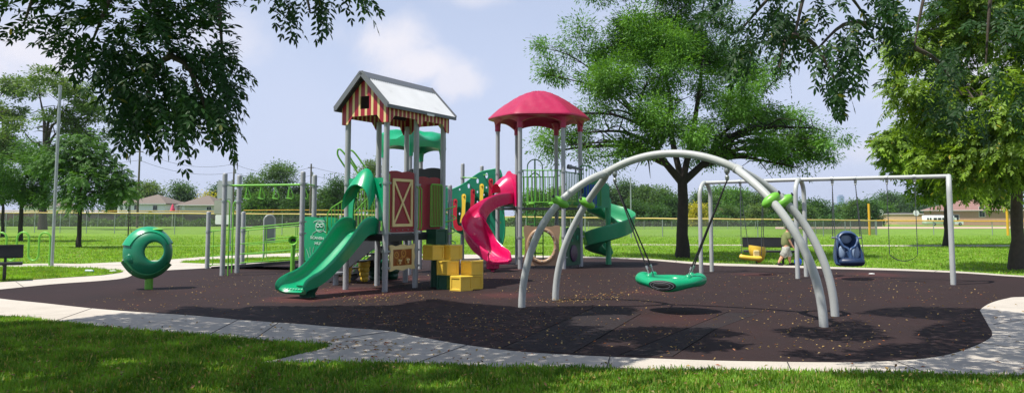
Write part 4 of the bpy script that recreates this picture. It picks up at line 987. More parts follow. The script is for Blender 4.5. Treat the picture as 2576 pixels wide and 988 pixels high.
mb = MB(); mb.lathe([(.10, -.03), (.085, .3), (.08, 1.2), (.1, 1.9), (.11, 2.12), (.07, 2.2)], gc0, seg=18); mb.build('post', green2, gs)
mb = MB(); q = P(1488, 520, 25.3); mb.ball(q + Z * .12, (.17, .12, .17), 14, 8); mb.lathe([(.10, -.1), (.10, .1)], q + Z * .12, (0, 1, 0), 16); mb.build('entry_hood', green2, gs)
mb = MB(); q = gc0 + Vector((-.82, -.25, .86)); mb.tube(catmull([q + Vector((-.05, 0, .25)), q + Vector((0, 0, .1)), q, q + Vector((.04, -.02, -.14))], 4), [.05] * 12 + [.06], 10); mb.lathe([(.08, -.05), (.09, 0), (.04, .02)], q + Vector((.04, -.05, -.12)), (0, -1, 0), 14); rail(mb, [q + Vector((-.12, 0, -.86)), q + Vector((-.12, 0, .3))], .025); mb.build('talk_tube', lime, gs)
# ------------------------------------------------------------------ wave climbing wall between the towers
WA, WB = (P(1117, 600, 26.3).x, 26.3), (P(1268, 600, 25.7).x, 25.7)
cw = thing('climbing_wall', 'dark teal wave climbing wall with oval holes between the two towers', 'climbing wall', (PL(1190, 600, WA, WB).x, PL(1190, 600, WA, WB).y, 0))
z2 = lambda x, y: (1117.7 + .3661 * x, 361.6 + .3661 * y)
wout = catmull([Vector((*p, 0)) for p in [(0, 322), (60, 312), (140, 274), (240, 202), (330, 178), (385, 184), (402, 300), (408, 470), (415, 560), (410, 640), (390, 705), (360, 715), (300, 670), (200, 632), (110, 612), (50, 578), (0, 552)]], 3, True)
wout = [z2(p.x, p.y) for p in wout]
holes = []
for a, b, rx, ry in [(291, 219, 9, 19), (229, 256, 8, 17), (168, 290, 8, 16), (106, 314, 5, 8), (48, 345, 6, 14), (49, 385, 5, 11), (384, 540, 8, 8), (372, 575, 9, 7), (355, 690, 10, 6), (352, 350, 7, 14), (352, 420, 7, 12), (290, 300, 5, 8), (272, 350, 4, 7), (228, 330, 5, 9), (228, 400, 5, 9), (225, 440, 5, 9), (18, 470, 5, 9), (105, 480, 5, 9), (105, 540, 5, 9)]:
    holes.append([z2(a + rx * cos(2 * pi * i / 14), b + ry * sin(2 * pi * i / 14)) for i in range(14)])
mb = MB(); mb.prism(wout, .04, lambda x, y, d: PL(x, y, WA, WB, -d), holes=holes); mb.build('wave_board', teald, cw, smooth=0)
mb = MB(); mb.tube([PL(*p, WA, WB, -.02) for p in wout], .028, 6, closed=True); mb.build('edge_trim', teal, cw)
def tongue(pts, ws, mat, off):
    pts = catmull([Vector((p[0], p[1], 0)) for p in pts], 5); wl = np.interp(np.linspace(0, 1, len(pts)), np.linspace(0, 1, len(ws)), ws)
    L_, R_ = [], []
    for i, p in enumerate(pts):
        t = (pts[min(len(pts) - 1, i + 1)] - pts[max(0, i - 1)]).normalized(); nn = Vector((-t.y, t.x, 0)); L_.append(p + nn * wl[i]); R_.append(p - nn * wl[i])
    t0_ = (pts[0] - pts[1]).normalized(); n0 = Vector((-t0_.y, t0_.x, 0)); capt = [pts[0] + (t0_ * cos(a) + n0 * sin(a)) * wl[0] for a in [radians(x) for x in (60, 30, 0, -30, -60)]]
    t1_ = (pts[-1] - pts[-2]).normalized(); n1_ = Vector((-t1_.y, t1_.x, 0)); capb = [pts[-1] + (t1_ * cos(a) + n1_ * sin(a)) * wl[-1] for a in [radians(x) for x in (60, 30, 0, -30, -60)]]
    loop = L_ + capb + R_[::-1] + [capt[i] for i in range(4, -1, -1)][::-1]
    loop = L_ + capb + R_[::-1] + capt[::1]
    mb = MB(); mb.prism([z2(p.x, p.y) for p in loop], .07, lambda x, y, d: PL(x, y, WA, WB, off - d)); o = mb.build('handle_tongue', mat, cw, smooth=35)
    mb = MB(); q = PL(*z2(pts[0].x, pts[0].y), WA, WB, off + .01); mb.ball(q, .03, 10, 6); mb.build('bolt_cap', mat, o)
tongue([(75, 392), (73, 470), (74, 540), (88, 575), (112, 580)], [15, 13, 14, 18, 17], redb, .16)
tongue([(134, 358), (133, 420), (130, 480), (124, 530)], [15, 12, 12, 16], yellowb, .16)
tongue([(196, 324), (194, 390), (190, 460), (188, 520)], [15, 13, 13, 15], redb, .16)
tongue([(257, 288), (256, 340), (253, 400), (250, 470)], [15, 12, 12, 15], yellowb, .16)
tongue([(319, 252), (319, 310), (317, 360), (315, 430)], [15, 13, 13, 15], redb, .16)
for x, yt, d in ((1164, 411, 26.6), (1212, 417, 27.0), (1132, 465, 24.0)):
    p = P(x, yt, d); post(cw, p.x, d, p.z, .066, clamps=(p.z - .5,))
mb = MB()
for x, y, d in ((1164, 448, 26.6), (1196, 446, 24.8)): pass
rail(mb, [P(1164, 446, 26.6), P(1200, 448, 24.2)], .018); rail(mb, [P(1212, 440, 27.0), P(1225, 440, 24.4)], .018); mb.build('tie_rail', lime, cw)
mb = MB(); rail(mb, [PL(1122, 585, WA, WB, -.03), (WA[0] + .1, WA[1] + .1, 0)], .04); q = PL(1255, 610, WA, WB, -.05); rail(mb, [q, Vector((q.x, q.y, 0))], .04); mb.build('leg', steel, cw)
# grey fitness table far behind
# ------------------------------------------------------------------ turning globe climber
gl = thing('spinning_globe', 'hollow green spinning globe with round window on a short post', 'spinner', G(374, 727)); g0 = V3(gl.location)
gcn = g0 + Vector((-.05, 0, .80)); ga_ = Vector((.36, -.92, .12)).normalized(); gu = Vector((.92, .38, .0)); gu = (gu - ga_ * gu.dot(ga_)).normalized(); gv = ga_.cross(gu); gv = gv if gv.z > 0 else -gv
GPR = [(.195, .21), (.20, .265), (.225, .295), (.32, .28), (.42, .205), (.485, .12), (.515, .03), (.51, -.08), (.47, -.19), (.41, -.26), (.33, -.29), (.26, -.27), (.23, -.2), (.222, 0)]
GPR = [(p.x, p.y) for p in catmull([Vector((*p, 0)) for p in GPR], 3, True)]
def gpt(a, r, h):
    k = max(0, 1 - (r - .22) / .3); return gcn + (gu * (cos(a) * r) + gv * (sin(a) * r * 1.10) + gu * (.135 * k) + ga_ * h) * .97
mb = MB(); n = 48; K = len(GPR); vs = [gpt(2 * pi * i / n, r, h) for i in range(n) for r, h in GPR]
fs = [(i * K + j, ((i + 1) % n) * K + j, ((i + 1) % n) * K + (j + 1) % K, i * K + (j + 1) % K) for i in range(n) for j in range(K)]
gdk = M('deep_teal_globe_plastic', lin('007a56'), .34, .07, 3, coat=.1, grime=.15, scuff=.12)
mb.add(vs, fs); mb.build('shell', gdk, gl, smooth=60)
# outer wrap pieces hugging the shell: upper hood, faded lower bowl with its bolted flange
def wrap(name, a0, a1, mat, r_in, off, flare):
    mb = MB(); m_ = 30; prof = [p for p in GPR if p[0] >= r_in and p[1] > -.3]; prof = sorted(prof, key=lambda p: -atan2(p[1], p[0])); vs = []; q_ = len(prof)
    for i in range(m_ + 1):
        a = a0 + (a1 - a0) * i / m_; f = flare * (abs(2 * i / m_ - 1) ** 6)
        for sg in (1, -1):
            for k, (r, h) in enumerate(prof if sg > 0 else prof[::-1]):
                o = off if sg > 0 else off - .03; L_ = sqrt(r * r + h * h); vs.append(gpt(a, r + (o + f) * r / L_, h + o * h / L_))
    k_ = 2 * q_; fs = [(i * k_ + j, i * k_ + (j + 1) % k_, (i + 1) * k_ + (j + 1) % k_, (i + 1) * k_ + j) for i in range(m_) for j in range(k_)] + [tuple(range(k_)), tuple(m_ * k_ + j for j in range(k_ - 1, -1, -1))]
    mb.add(vs, fs); return mb.build(name, mat, gl, smooth=50)
wrap('upper_hood', radians(20), radians(163), teal, .37, .02, .02)
bw = wrap('lower_bowl', radians(200), radians(333), olive, .43, .028, .03)
for a in (200, 235, 270, 300):
    mb = MB(); d = gu * cos(radians(a)) + gv * sin(radians(a)); mb.ball(gcn + d * .50 + ga_ * .14, .018, 8, 5); mb.build('bolt', galv, bw)
mb = MB(); d = gu * cos(radians(72)) + gv * sin(radians(72)); R_ = Matrix((gu, ga_, d)).transposed(); mb.ball(gcn + d * .515 + ga_ * .08, (.15, .11, .03), 20, 8, R_); fp = mb.build('lime_patch', grnlt, gl)
mb = MB(); R_ = Matrix((gu, gv, ga_)).transposed(); mb.ball(gpt(radians(200), .40, .21), (.075, .115, .035), 18, 8, R_ @ Matrix.Rotation(.5, 3, 'Z')); mb.build('recess_shade_disc', teald, gl)  # dark teal disc standing for the shade in an oval recess
mb = MB(); mb.tube([gcn + gu * (.16 + .055 * cos(t)) + gv * (.33 + .04 * sin(t)) + ga_ * .24 for t in [2 * pi * i / 18 for i in range(19)]], .008, 6); d = gu * cos(radians(205)) + gv * sin(radians(205)); mb.tube([gcn + d * .40 + ga_ * .27 + gu * .07 * cos(t) + gv * .09 * sin(t) for t in [pi * 1.25 * i / 18 for i in range(19)]], .008, 6); mb.build('raised_ring', teal, gl)
mb = MB(); mb.lathe([(.085, -.05), (.085, .32)], g0, seg=18); mb.ball(g0 + Vector((0, -.085, .15)), .015, 8, 5); mb.build('post', lime, gl)
# ------------------------------------------------------------------ arch swing with disc seat
LN, LB, RN, RB = G(1318, 773), G(1392, 754), G(2077, 822), G(2097, 795)
mL, mR = (LN + LB) / 2, (RN + RB) / 2; sd = mR - mL; span = sd.length; sd.normalize(); pd = Vector((-sd.y, sd.x, 0)); HA = 2.66; zJ = 2.34; wd = .68
arch = thing('arch_swing_frame', 'tall grey tubular arch swing frame with splayed legs in the foreground', 'swing frame', (mL + mR) / 2)
def AE(ang): return (mL + mR) / 2 - sd * (span / 2) * cos(ang) + Z * (HA * sin(ang))
aJ = math.asin(zJ / HA)
mb = MB(); mb.tube([AE(aJ + (pi - 2 * aJ) * i / 40 - 0) for i in range(41)], .066, 16); mb.build('top_beam', steel_l, arch)
def splay(z): return wd * (1 if z < 1.35 else sqrt(max(0, 1 - ((z - 1.35) / (zJ - 1.35)) ** 2)))
for end in (0, 1):
    for s in (-1, 1):
        pts = []
        for i in range(37):
            t = i / 36; a = aJ * (1 - (1 - t) ** 2.0)
            p = AE(a if end == 0 else pi - a); p = p + pd * (s * splay(p.z)); p.z -= .04 * (1 - t); pts.append(p)
        mb = MB(); mb.tube(pts, .064, 16); lg = mb.build('leg', steel_l, arch)
        k = min(range(len(pts)), key=lambda i: abs(pts[i].z - 1.84)); tg = (pts[k + 1] - pts[k - 1]).normalized()
        q = pts[k]; lat = tg.cross(pd * 1.0).normalized()
        ax = (lat * .75 - Vector((0, 0, 1)) * .45 * (1)).normalized()
        ax = (Vector((1, 0, -.55)) if end == 0 else Vector((-1, 0, -.75))).normalized()
        mb = MB(); R_ = ax.to_track_quat('X', 'Z').to_matrix(); mb.ball(q, (.168, .092, .085), 20, 12, R_); cl_ = mb.build('joint_clamp', lime, lg)
        mb = MB(); mb.lathe([(.03, 0), (.03, .006), (.02, .008)], q - ax * .14 + Vector((0, -.045, .03)), Vector((-.6 if end == 0 else .6, -.7, .45)), 14); mb.build('bolt_cap', blackr, cl_)
    c_ = AE(aJ if end == 0 else pi - aJ); tg = (AE(aJ + .05 if end == 0 else pi - aJ - .05) - c_).normalized()
    mb = MB(); mb.lathe([(.078, -.05), (.078, .06), (.068, .07)], c_ + tg * .02, tg, 18, caps=False); mb.build('joint_collar', steel_l, arch)
sw = thing('disc_swing', 'green oval disc swing with black nameplate hanging on four ropes', 'swing', (mL.x / 2 + mR.x / 2, mL.y / 2 + mR.y / 2, 0)); sc = V3(sw.location) + Z * .51
sx = Vector((sd.x, sd.y, 0)); sx = (sx * .85 + Vector((1, 0, 0)) * .5).normalized(); sy = Vector((-sx.y, sx.x, 0))
mb = MB(); n = 56; K = 18; vs = []
for i in range(n):
    a = 2 * pi * i / n; lob = 1 + .035 * cos(4 * a); d = sx * cos(a) * .445 * lob + sy * sin(a) * .40 * lob; rz = .10 + .012 * cos(4 * a); rr = .115 + .02 * abs(cos(a)) 
    for j in range(K):
        t = 2 * pi * j / K; dn = d.normalized(); vs.append(sc + d + dn * (rr * cos(t)) + Z * (rz * sin(t) + .035 * cos(2 * a) ))
fs = [(i * K + j, ((i + 1) % n) * K + j, ((i + 1) % n) * K + (j + 1) % K, i * K + (j + 1) % K) for i in range(n) for j in range(K)]
mb.add(vs, fs); mb.build('rim', teal, sw, smooth=60)
mb = MB(); mb.lathe([(.001, -.09), (.25, -.085), (.40, -.03), (.42, -.02), (.40, -.045), (.25, -.105), (.001, -.115)], sc, seg=32, caps=False); mb.build('seat_pan', teald, sw)
mb = MB(); vs = []; mm = 24
def plate(rx, rz, off, zc=-.005, a_c=-1.72):
    vs = []
    for i in range(mm):
        t = 2 * pi * i / mm; a = a_c + rx * cos(t) / .5; zz = zc + rz * sin(t); lob = 1 + .035 * cos(4 * a); d = sx * cos(a) * .445 * lob + sy * sin(a) * .40 * lob; dn = d.normalized()
        rr = .115 + .02 * abs(cos(a)); rz0 = .10 + .012 * cos(4 * a); k = sqrt(max(.05, 1 - (min(.95, abs(zz) / rz0)) ** 2)); vs.append(sc + d + dn * (rr * k + off) + Z * (zz + .035 * cos(2 * a)))
    return vs
def plateobj(name, rx, rz, off, mat):
    a = plate(rx, rz, off); b = plate(rx * .3, rz * .3, off + .004); c2_ = plate(rx * 1.02, rz * 1.02, off - .03)
    mb = MB(); mb.add(c2_ + a + b, [(i, (i + 1) % mm, mm + (i + 1) % mm, mm + i) for i in range(mm)] + [(mm + i, mm + (i + 1) % mm, 2 * mm + (i + 1) % mm, 2 * mm + i) for i in range(mm)] + [tuple(2 * mm + i for i in range(mm))]); return mb.build(name, mat, sw, smooth=50)
npl = plateobj('nameplate', .20, .085, .012, blackr)
mb = MB(); mb.tube([p for p in plate(.165, .066, .017)], .004, 5, closed=True); mb.tube([p for p in plate(.12, .045, .018)], .003, 5, closed=True); mb.build('plate_relief', midgrey, npl)
for end in (0, 1):
    top = AE(aJ + .09 if end == 0 else pi - aJ - .09) - Z * .07
    mb = MB(); mb.lathe([(.03, 0), (.045, -.02), (.045, -.08), (.028, -.1), (.02, -.13), (.035, -.15), (.03, -.2), (.015, -.22)], top + Z * .02, seg=12); mb.build('hanger', galv, sw)
    for s in (-1, 1):
        a = radians(180 - 42 * s) if end == 0 else radians(42 * s); lob = 1 + .035 * cos(4 * a); at = sc + sx * cos(a) * .445 * lob + sy * sin(a) * .40 * lob + Z * (.12 + .035 * cos(2 * a))
        t2 = top - Z * .19; v = at - t2
        mb = MB(); mb.tube([t2, t2 + v * .93], .0125, 8); rp2 = mb.build('rope', blackr, sw)
        mb = MB(); mb.tube([t2 + v * .915, t2 + v * .945], .021, 10)
        mb.tube([t2 + v * .94 + sy * .012, at + sy * .018 - Z * .02], .008, 6); mb.tube([t2 + v * .94 - sy * .012, at - sy * .018 - Z * .02], .008, 6); mb.build('ferrule', galv, rp2)
        mb = MB(); mb.lathe([(.065, -.04), (.055, 0), (.03, .02)], at - Z * .01, seg=12); mb.build('rope_lug', teal, sw)
# ------------------------------------------------------------------ swing set with four hanging seats
A1, M1, R1_ = G(1764, 687), G(2007, 700.5), G(2398, 716)
fr = thing('swing_set_frame', 'long pale grey swing set frame with three arched end legs', 'swing frame', M1)
hw_ = Vector((.58, .81, 0)) * .8; hB = 2.55
tops = []
for p, h in ((A1, hw_), (M1, hw_), (R1_, Vector((.50, .866, 0)) * .8)):
    c_ = p + h / 2; tops.append(Vector((c_.x, c_.y, hB))); pts = []
    for i in range(25):
        t = i / 24; a = pi * t; pts.append(c_ - h * .5 * cos(a) + Z * (hB - .42 + .42 * sin(a)))
    for half in (0, 1):
        pp = pts[:13] if half == 0 else pts[12:][::-1]; base = p if half == 0 else p + h
        mb = MB(); mb.tube([Vector((base.x, base.y, -.05)), Vector((base.x, base.y, 1.0))] + pp, .058, 14); mb.build('leg', steel_l, fr)
for a, b in zip(tops, tops[1:]):
    mb = MB(); mb.tube([a, b], .05, 14); mb.build('top_beam', steel_l, fr)
def beam_at(px):
    best = min(((abs(px - (1288 + FPX * (a + (b - a) * t).x / (a + (b - a) * t).y)), (a + (b - a) * t)) for a, b in zip(tops, tops[1:]) for t in np.linspace(0, 1, 400)), key=lambda k: k[0])
    return best[1]
bd1 = (tops[1] - tops[0]).normalized()
def hangers(root, px):
    p = beam_at(px); mb = MB(); mb.lathe([(.055, -.03), (.062, -.03), (.062, .03), (.055, .03)], p, bd1, 14, caps=False); mb.lathe([(.035, 0), (.035, -.06), (.02, -.08), (.03, -.1), (.012, -.13)], p - Z * .05, seg=10); mb.build('hanger', galv, root)
    return p - Z * .17
def chain(root, a, b):
    L = (b - a).length; n = max(6, int(L / .03)); mb = MB()
    pts = [a + (b - a) * (i / n) for i in range(n + 1)]; mb.tube(pts, [.0065 if i % 2 else .0125 for i in range(n + 1)], 6); return mb.build('chain', chainm, root)
# yellow moulded infant seat
d_ = beam_at(1890); ys_ = thing('yellow_swing_seat', 'yellow moulded infant bucket swing seat with front bar', 'swing', (d_.x, d_.y, 0))
yc = Vector((d_.x, d_.y, .62)); yx = Vector((1, .1, 0)).normalized(); yy = Vector((-.1, 1, 0)).normalized()
def YP(a, b, z): return yc + yx * a + yy * b + Z * z
mb = MB(); n = 28; ro, vs = [], []
for i in range(n):
    a = 2 * pi * i / n; r = .21
    for (k, z) in ((1.0, .16), (1.06, .06), (1.0, -.02), (.8, -.17), (.4, -.25), (.01, -.26)): vs.append(YP(.12 + r * k * cos(a) * 1.05, r * k * sin(a), z - .03 * cos(a)))
    for (k, z) in ((.01, -.22), (.4, -.21), (.72, -.13), (.88, 0), (.86, .14)): vs.append(YP(.12 + r * k * cos(a) * 1.05, r * k * sin(a), z - .03 * cos(a)))
K = 11; fs = [(i * K + j, ((i + 1) % n) * K + j, ((i + 1) % n) * K + (j + 1) % K, i * K + (j + 1) % K) for i in range(n) for j in range(K)]
mb.add(vs, fs); mb.build('bucket', yellow, ys_, smooth=45)
mb = MB(); mb.tube(catmull([YP(-.42, -.12, -.10), YP(-.34, -.19, -.13), YP(-.05, -.25, -.16), YP(.12, -.26, -.16)], 6), [.045] + [.065] * 17 + [.05], 12); mb.build('front_bar', yellow, ys_)
mb = MB(); mb.bbox(YP(.0, -.22, -.04), (.17, .05, .2), .1, .02); mb.build('front_plate', cream, ys_)
h1, h2 = hangers(ys_, 1862), hangers(ys_, 1918)
for h_, e_ in ((h1, YP(-.38, -.12, -.06)), (h1, YP(-.06, .16, .14)), (h2, YP(.30, -.02, .14)), (h2, YP(.13, -.24, -.08))): chain(ys_, h_, e_)
# blue adaptive high-back seat
d_ = beam_at(2126); bs_ = thing('blue_swing_seat', 'navy blue high backed adaptive swing seat with harness yoke', 'swing', (d_.x, d_.y, 0))
bc = Vector((d_.x, d_.y - .02, .36)); lx = Vector((.985, -.17, 0)).normalized(); ly = Vector((-lx.y, lx.x, 0))
def BP(a, b, z): return bc + lx * a + ly * b + Z * z
# shell outline (a, z) with a dished front
mb = MB(); out = catmull([Vector((a, z, 0)) for a, z in [(-.26, .0), (.26, .0), (.335, .10), (.33, .28), (.27, .55), (.22, .74), (.12, .83), (0, .85), (-.12, .83), (-.22, .74), (-.27, .55), (-.33, .28), (-.335, .10)]], 4, True)
m = len(out); vs = []; cz = .36
for k, dp in ((1, -.02), (1.03, -.1), (1.0, -.17), (.93, -.19), (.86, -.13), (.78, -.02), (.6, .06), (.3, .09), (.02, .1)):
    for p in out: lean = .28 * (p.y - .0); vs.append(BP(p.x * k, dp + lean * .9 - .06, cz + (p.y - cz) * k))
fs = [(r * m + i, r * m + (i + 1) % m, (r + 1) * m + (i + 1) % m, (r + 1) * m + i) for r in range(8) for i in range(m)] + [tuple(8 * m + i for i in range(m))]
bk = [BP(p.x * .9, .20 + .25 * p.y, cz + (p.y - cz) * .9) for p in out]; o = len(vs); vs += bk; fs += [(i, o + i, o + (i + 1) % m, (i + 1) % m) for i in range(m)] + [tuple(o + i for i in range(m - 1, -1, -1))]
mb.add(vs, fs); mb.build('shell', blue, bs_, smooth=50)
mb = MB(); mb.bbox(BP(0, -.36, .10), (.60, .2, .20), atan2(lx.y, lx.x), .07); mb.build('foot_rest', M('deep_navy_plastic', lin('1c2f4e'), .4, .1, 5), bs_, smooth=60)
ylm = M('pale_blue_grey_plastic', lin('8fa3bd'), .4, .08, 6)
mb = MB(); mb.tube(catmull([BP(-.22, .0, .72), BP(-.21, -.12, .62), BP(-.14, -.16, .48), BP(-.04, -.2, .42), BP(0, -.24, .34), BP(0, -.28, .22)], 6), .035, 10); mb.tube(catmull([BP(.22, .0, .72), BP(.21, -.12, .62), BP(.14, -.16, .48), BP(.04, -.2, .42), BP(0, -.235, .34)], 6), .033, 10); mb.tube([BP(0, -.24, .36), BP(0, -.28, .16)], .045, 10); mb.build('harness_yoke', blue, bs_)
mb = MB(); mb.ball(BP(0, .16, .68), (.15, .04, .14), 16, 8, Matrix((lx, ly, Z)).transposed()); mb.ball(BP(-.17, -.1, .33), (.09, .03, .16), 14, 8, Matrix((lx, ly, Z)).transposed()); mb.ball(BP(.17, -.1, .33), (.09, .03, .16), 14, 8, Matrix((lx, ly, Z)).transposed()); mb.build('seat_insert', ylm, bs_)
mb = MB()
for s in (-1, 1): mb.tube([BP(.2 * s, .1, .68), BP(.36 * s, .1, .69)], .026, 10)
mb.build('side_pin', galv, bs_)
h1, h2 = hangers(bs_, 2094), hangers(bs_, 2152)
for h_, e_ in ((h1, BP(-.33, .1, .7)), (h1, BP(-.33, -.2, .18)), (h2, BP(.33, .1, .7)), (h2, BP(.33, -.2, .18))): chain(bs_, h_, e_)
# black belt seat
d_ = (beam_at(2231) + beam_at(2301)) / 2; bl = thing('belt_swing', 'plain black belt swing on two chains at the right end', 'swing', (d_.x, d_.y, 0)); h1, h2 = hangers(bl, 2231), hangers(bl, 2301)
ea, eb = Vector((h1.x, h1.y, .66)), Vector((h2.x, h2.y, .66)); chain(bl, h1, ea); chain(bl, h2, eb); mb = MB(); vs = []; n = 14; pdv = Vector((-(eb - ea).y, (eb - ea).x, 0)).normalized()
for i in range(n + 1):
    t = i / n; p = ea + (eb - ea) * t - Z * .15 * (1 - (2 * t - 1) ** 2) ** .9; hwid = .07 * min(1, .45 + 4 * min(t, 1 - t))
    vs += [p + pdv * hwid, p - pdv * hwid, p - pdv * hwid - Z * .014, p + pdv * hwid - Z * .014]
fs = [(i * 4 + j, i * 4 + (j + 1) % 4, (i + 1) * 4 + (j + 1) % 4, (i + 1) * 4 + j) for i in range(n) for j in range(4)] + [(0, 1, 2, 3), (n * 4 + 3, n * 4 + 2, n * 4 + 1, n * 4)]
mb.add(vs, fs); mb.build('belt_seat', blackr, bl)
# ================================================================== benches, rack, pole, signs
def bench(loc, face, L, label, legs):
    t = thing('park_bench', label, 'bench', loc, 'black metal park benches'); f = V3(face).normalized(); a = Vector((-f.y, f.x, 0)); o = V3(loc); rz = atan2(a.y, a.x)
    q = lambda u, v, z: o + a * u + f * v + Z * z
    mb = MB(); mb.bbox(q(0, .06, .44), (L, .42, .035), rz, .015); mb.bbox(q(0, .26, .425), (L, .03, .06), rz, .012); mb.build('seat', black, t)
    R_ = Matrix.Rotation(rz, 3, 'Z') @ Matrix.Rotation(radians(-10 if f.y < 0 else -10), 3, 'X')
    mb = MB(); mb.box(q(0, -.2, .71), (L, .03, .30), R=R_); mb.bar(q(-L / 2, -.19, .57), q(L / 2, -.19, .57), .045, .045); mb.bar(q(-L / 2, -.225, .86), q(L / 2, -.225, .86), .045, .045); mb.build('backrest', black, t, smooth=0, bevel=.008)
    for u in legs:
        mb = MB(); mb.lathe([(.04, -.03), (.04, .40)], q(u, 0, 0), seg=14); mb.bbox(q(u, .02, .405), (.1, .5, .04), rz, .01); mb.bar(q(u, -.16, .4), q(u, -.215, .8), .06, .03); mb.build('leg', black, t)
    return t
b1 = bench(G(-25, 706), (.52, -.85, 0), 1.75, 'black metal bench cut by the left edge on the grass strip', (-.5, .5))
b1.location = G(10, 706) + Vector((-.52 * 0 - .0, 0, 0)) - Vector((.85, .52, 0)) * .5
b2 = bench(G(1937, 664), (-.22, -.97, 0), 1.72, 'black metal bench on the grass behind the yellow swing seat', (-.42, .42))
# wave bike rack
rk = thing('bike_rack', 'lime green wave shaped bike rack behind the left bench', 'bike rack', G(70, 667)); yd = G(127, 667).y
xs_ = [127, 99, 73, 43, 17, -11, -37, -66]; X = [P(x, 600, yd).x for x in xs_]; pts = [Vector((X[0], yd, -.05)), Vector((X[0], yd, .5))]
for i in range(len(X) - 1):
    up = i % 2 == 0; c = (X[i] + X[i + 1]) / 2; r = abs(X[i] - X[i + 1]) / 2; zc = .86 if up else .34
    pts += [Vector((c + r * cos(a), yd, zc + (r * 1.1 * sin(a) if up else -r * 1.1 * sin(a)))) for a in [pi * k / 10 for k in range(11)]]
pts += [Vector((X[-1], yd, .3)), Vector((X[-1], yd, -.05))]
mb = MB(); mb.tube(pts, .032, 10); mb.build('wave_tube', lime, rk)
tp = G(130.6, 670); th_ = P(152, 217, tp.y).z
lp = thing('metal_pole', 'tall plain galvanised pole beside the lime bike rack', 'pole', tp)
mb = MB(); mb.tube([tp - Z * .05, Vector((tp.x, tp.y, th_))], .048, 12); mb.lathe([(.055, 0), (.055, .05), (.02, .06)], (tp.x, tp.y, th_ - .03), seg=12); mb.build('shaft', galv, lp)
# sign cluster seen from behind
q = G(579, 632); sg = thing('sign_post', 'sign post with two grey sign backs above a white one', 'sign', q); d = q.y
mb = MB(); mb.lathe([(.035, -.05), (.035, P(579, 452, d).z)], (q.x, q.y, 0), seg=10); mb.build('post', galv, sg)
def plate_(x0, x1, y0, y1, mat, dd):
    a, b = P(x0, y1, d + dd), P(x1, y0, d + dd); r = .06; pts = []
    for cx, cz, st in ((b.x - r, b.z - r, 0), (a.x + r, b.z - r, 90), (a.x + r, a.z + r, 180), (b.x - r, a.z + r, 270)): pts += [(cx + r * cos(radians(st + k * 30)), cz + r * sin(radians(st + k * 30))) for k in range(4)]
    mb = MB(); mb.prism(pts, .012, lambda x, z, t: Vector((x, d + dd + t, z))); mb.build('sign_plate', mat, sg, smooth=0)
plate_(546, 586, 455, 500, M('aluminium_sign_back', lin('a4a8aa'), .5, .06, 3), .045); plate_(538, 583, 503, 538, M('dull_sign_back', lin('a0a196'), .5, .08, 3), .045); plate_(541, 581, 540, 564, whitep, .045)
# arched notice sign
q = G(668, 652); ns = thing('notice_sign', 'arched grey notice sign on a post behind the ramp', 'sign', q); d = q.y
pc = P(678, 560, d); top = P(678, 541, d).z; bot = P(678, 611, d).z; hw2 = .20
mb = MB(); o_ = [(-hw2, bot), (hw2, bot), (hw2, top - hw2)] + [(hw2 * cos(pi * i / 12), top - hw2 + hw2 * sin(pi * i / 12)) for i in range(1, 12)] + [(-hw2, top - hw2)]
mb.prism(o_, .02, lambda x, z, t: Vector((pc.x + x * .85, d + x * .5 + t, z))); mb.build('sign_panel', midgrey, ns, smooth=0)
mb = MB(); fr_ = [(-hw2, 0)] + [(-hw2, top - hw2)] + [(-hw2 * cos(pi * i / 12), top - hw2 + hw2 * sin(pi * i / 12)) for i in range(1, 12)] + [(hw2, top - hw2), (hw2, bot)]
mb.tube([Vector((pc.x + x * .85, d + x * .5 + .01, z)) for x, z in fr_], .032, 8); mb.build('post', steel, ns)
# plastic bottle and scraps
q = G(225, 687); bt = thing('plastic_bottle', 'clear plastic bottle lying on the grass strip', 'bottle', q + Z * .05)
clear = M('clear_pale_plastic', lin('c9d4d6'), .15, .05, 5, grime=0); ax = Vector((1, -.2, 0)); o = q + Z * .07
mb = MB(); mb.lathe([(.001, -.12), (.034, -.12), (.036, -.05), (.033, 0), (.036, .05), (.03, .08), (.013, .105), (.013, .12)], o, ax, 14); mb.build('bottle_body', clear, bt); mb = MB(); mb.lathe([(.015, .12), (.015, .14)], o, ax, 12); mb.build('cap', bluec, bt)
q = G(284, 684); mb = MB(); mb.ball(q + Z * .03, (.12, .06, .03), 8, 4); tag(mb.build('crumpled_paper', whitep, smooth=0), 'crumpled scrap of paper at the tip of the grass strip', 'litter')
q = G(2193, 690); mb = MB(); mb.ball(q + Z * .02, (.09, .05, .02), 7, 4); tag(mb.build('crumpled_paper', whitep, smooth=0), 'pale scrap of paper on the rubber near the blue swing', 'litter')
q = G(2047, 1000); q = P(2047, 1000, 9); 
# ------------------------------------------------------------------ boy
def skinned(name, V, E, mat, root, sub=2):
    o = root_world(root); me = bpy.data.meshes.new(name); me.from_pydata([tuple(V3(v[0]) - o) for v in V], E, []); ob = bpy.data.objects.new(name, me); COL.objects.link(ob)
    ob.modifiers.new('skin', 'SKIN'); 
    for i, v in enumerate(V): sv = me.skin_vertices[0].data[i]; r = v[1]; sv.radius = r if isinstance(r, tuple) else (r, r); sv.use_root = i == 0
    s = ob.modifiers.new('sub', 'SUBSURF'); s.levels = s.render_levels = sub
    dg = bpy.context.evaluated_depsgraph_get(); m2 = bpy.data.meshes.new_from_object(ob.evaluated_get(dg)); bpy.data.objects.remove(ob)
    m2.name = name; m2.materials.clear(); m2.materials.append(mat); m2.shade_smooth(); r = bpy.data.objects.new(name, m2); COL.objects.link(r); r.parent = root; return r
bq = G(1978, 667); by_ = thing('person', 'young boy in olive shirt and grey patterned shorts walking past the bench', 'person', bq)
def K_(x, y, z): return bq + Vector((x, y, z))
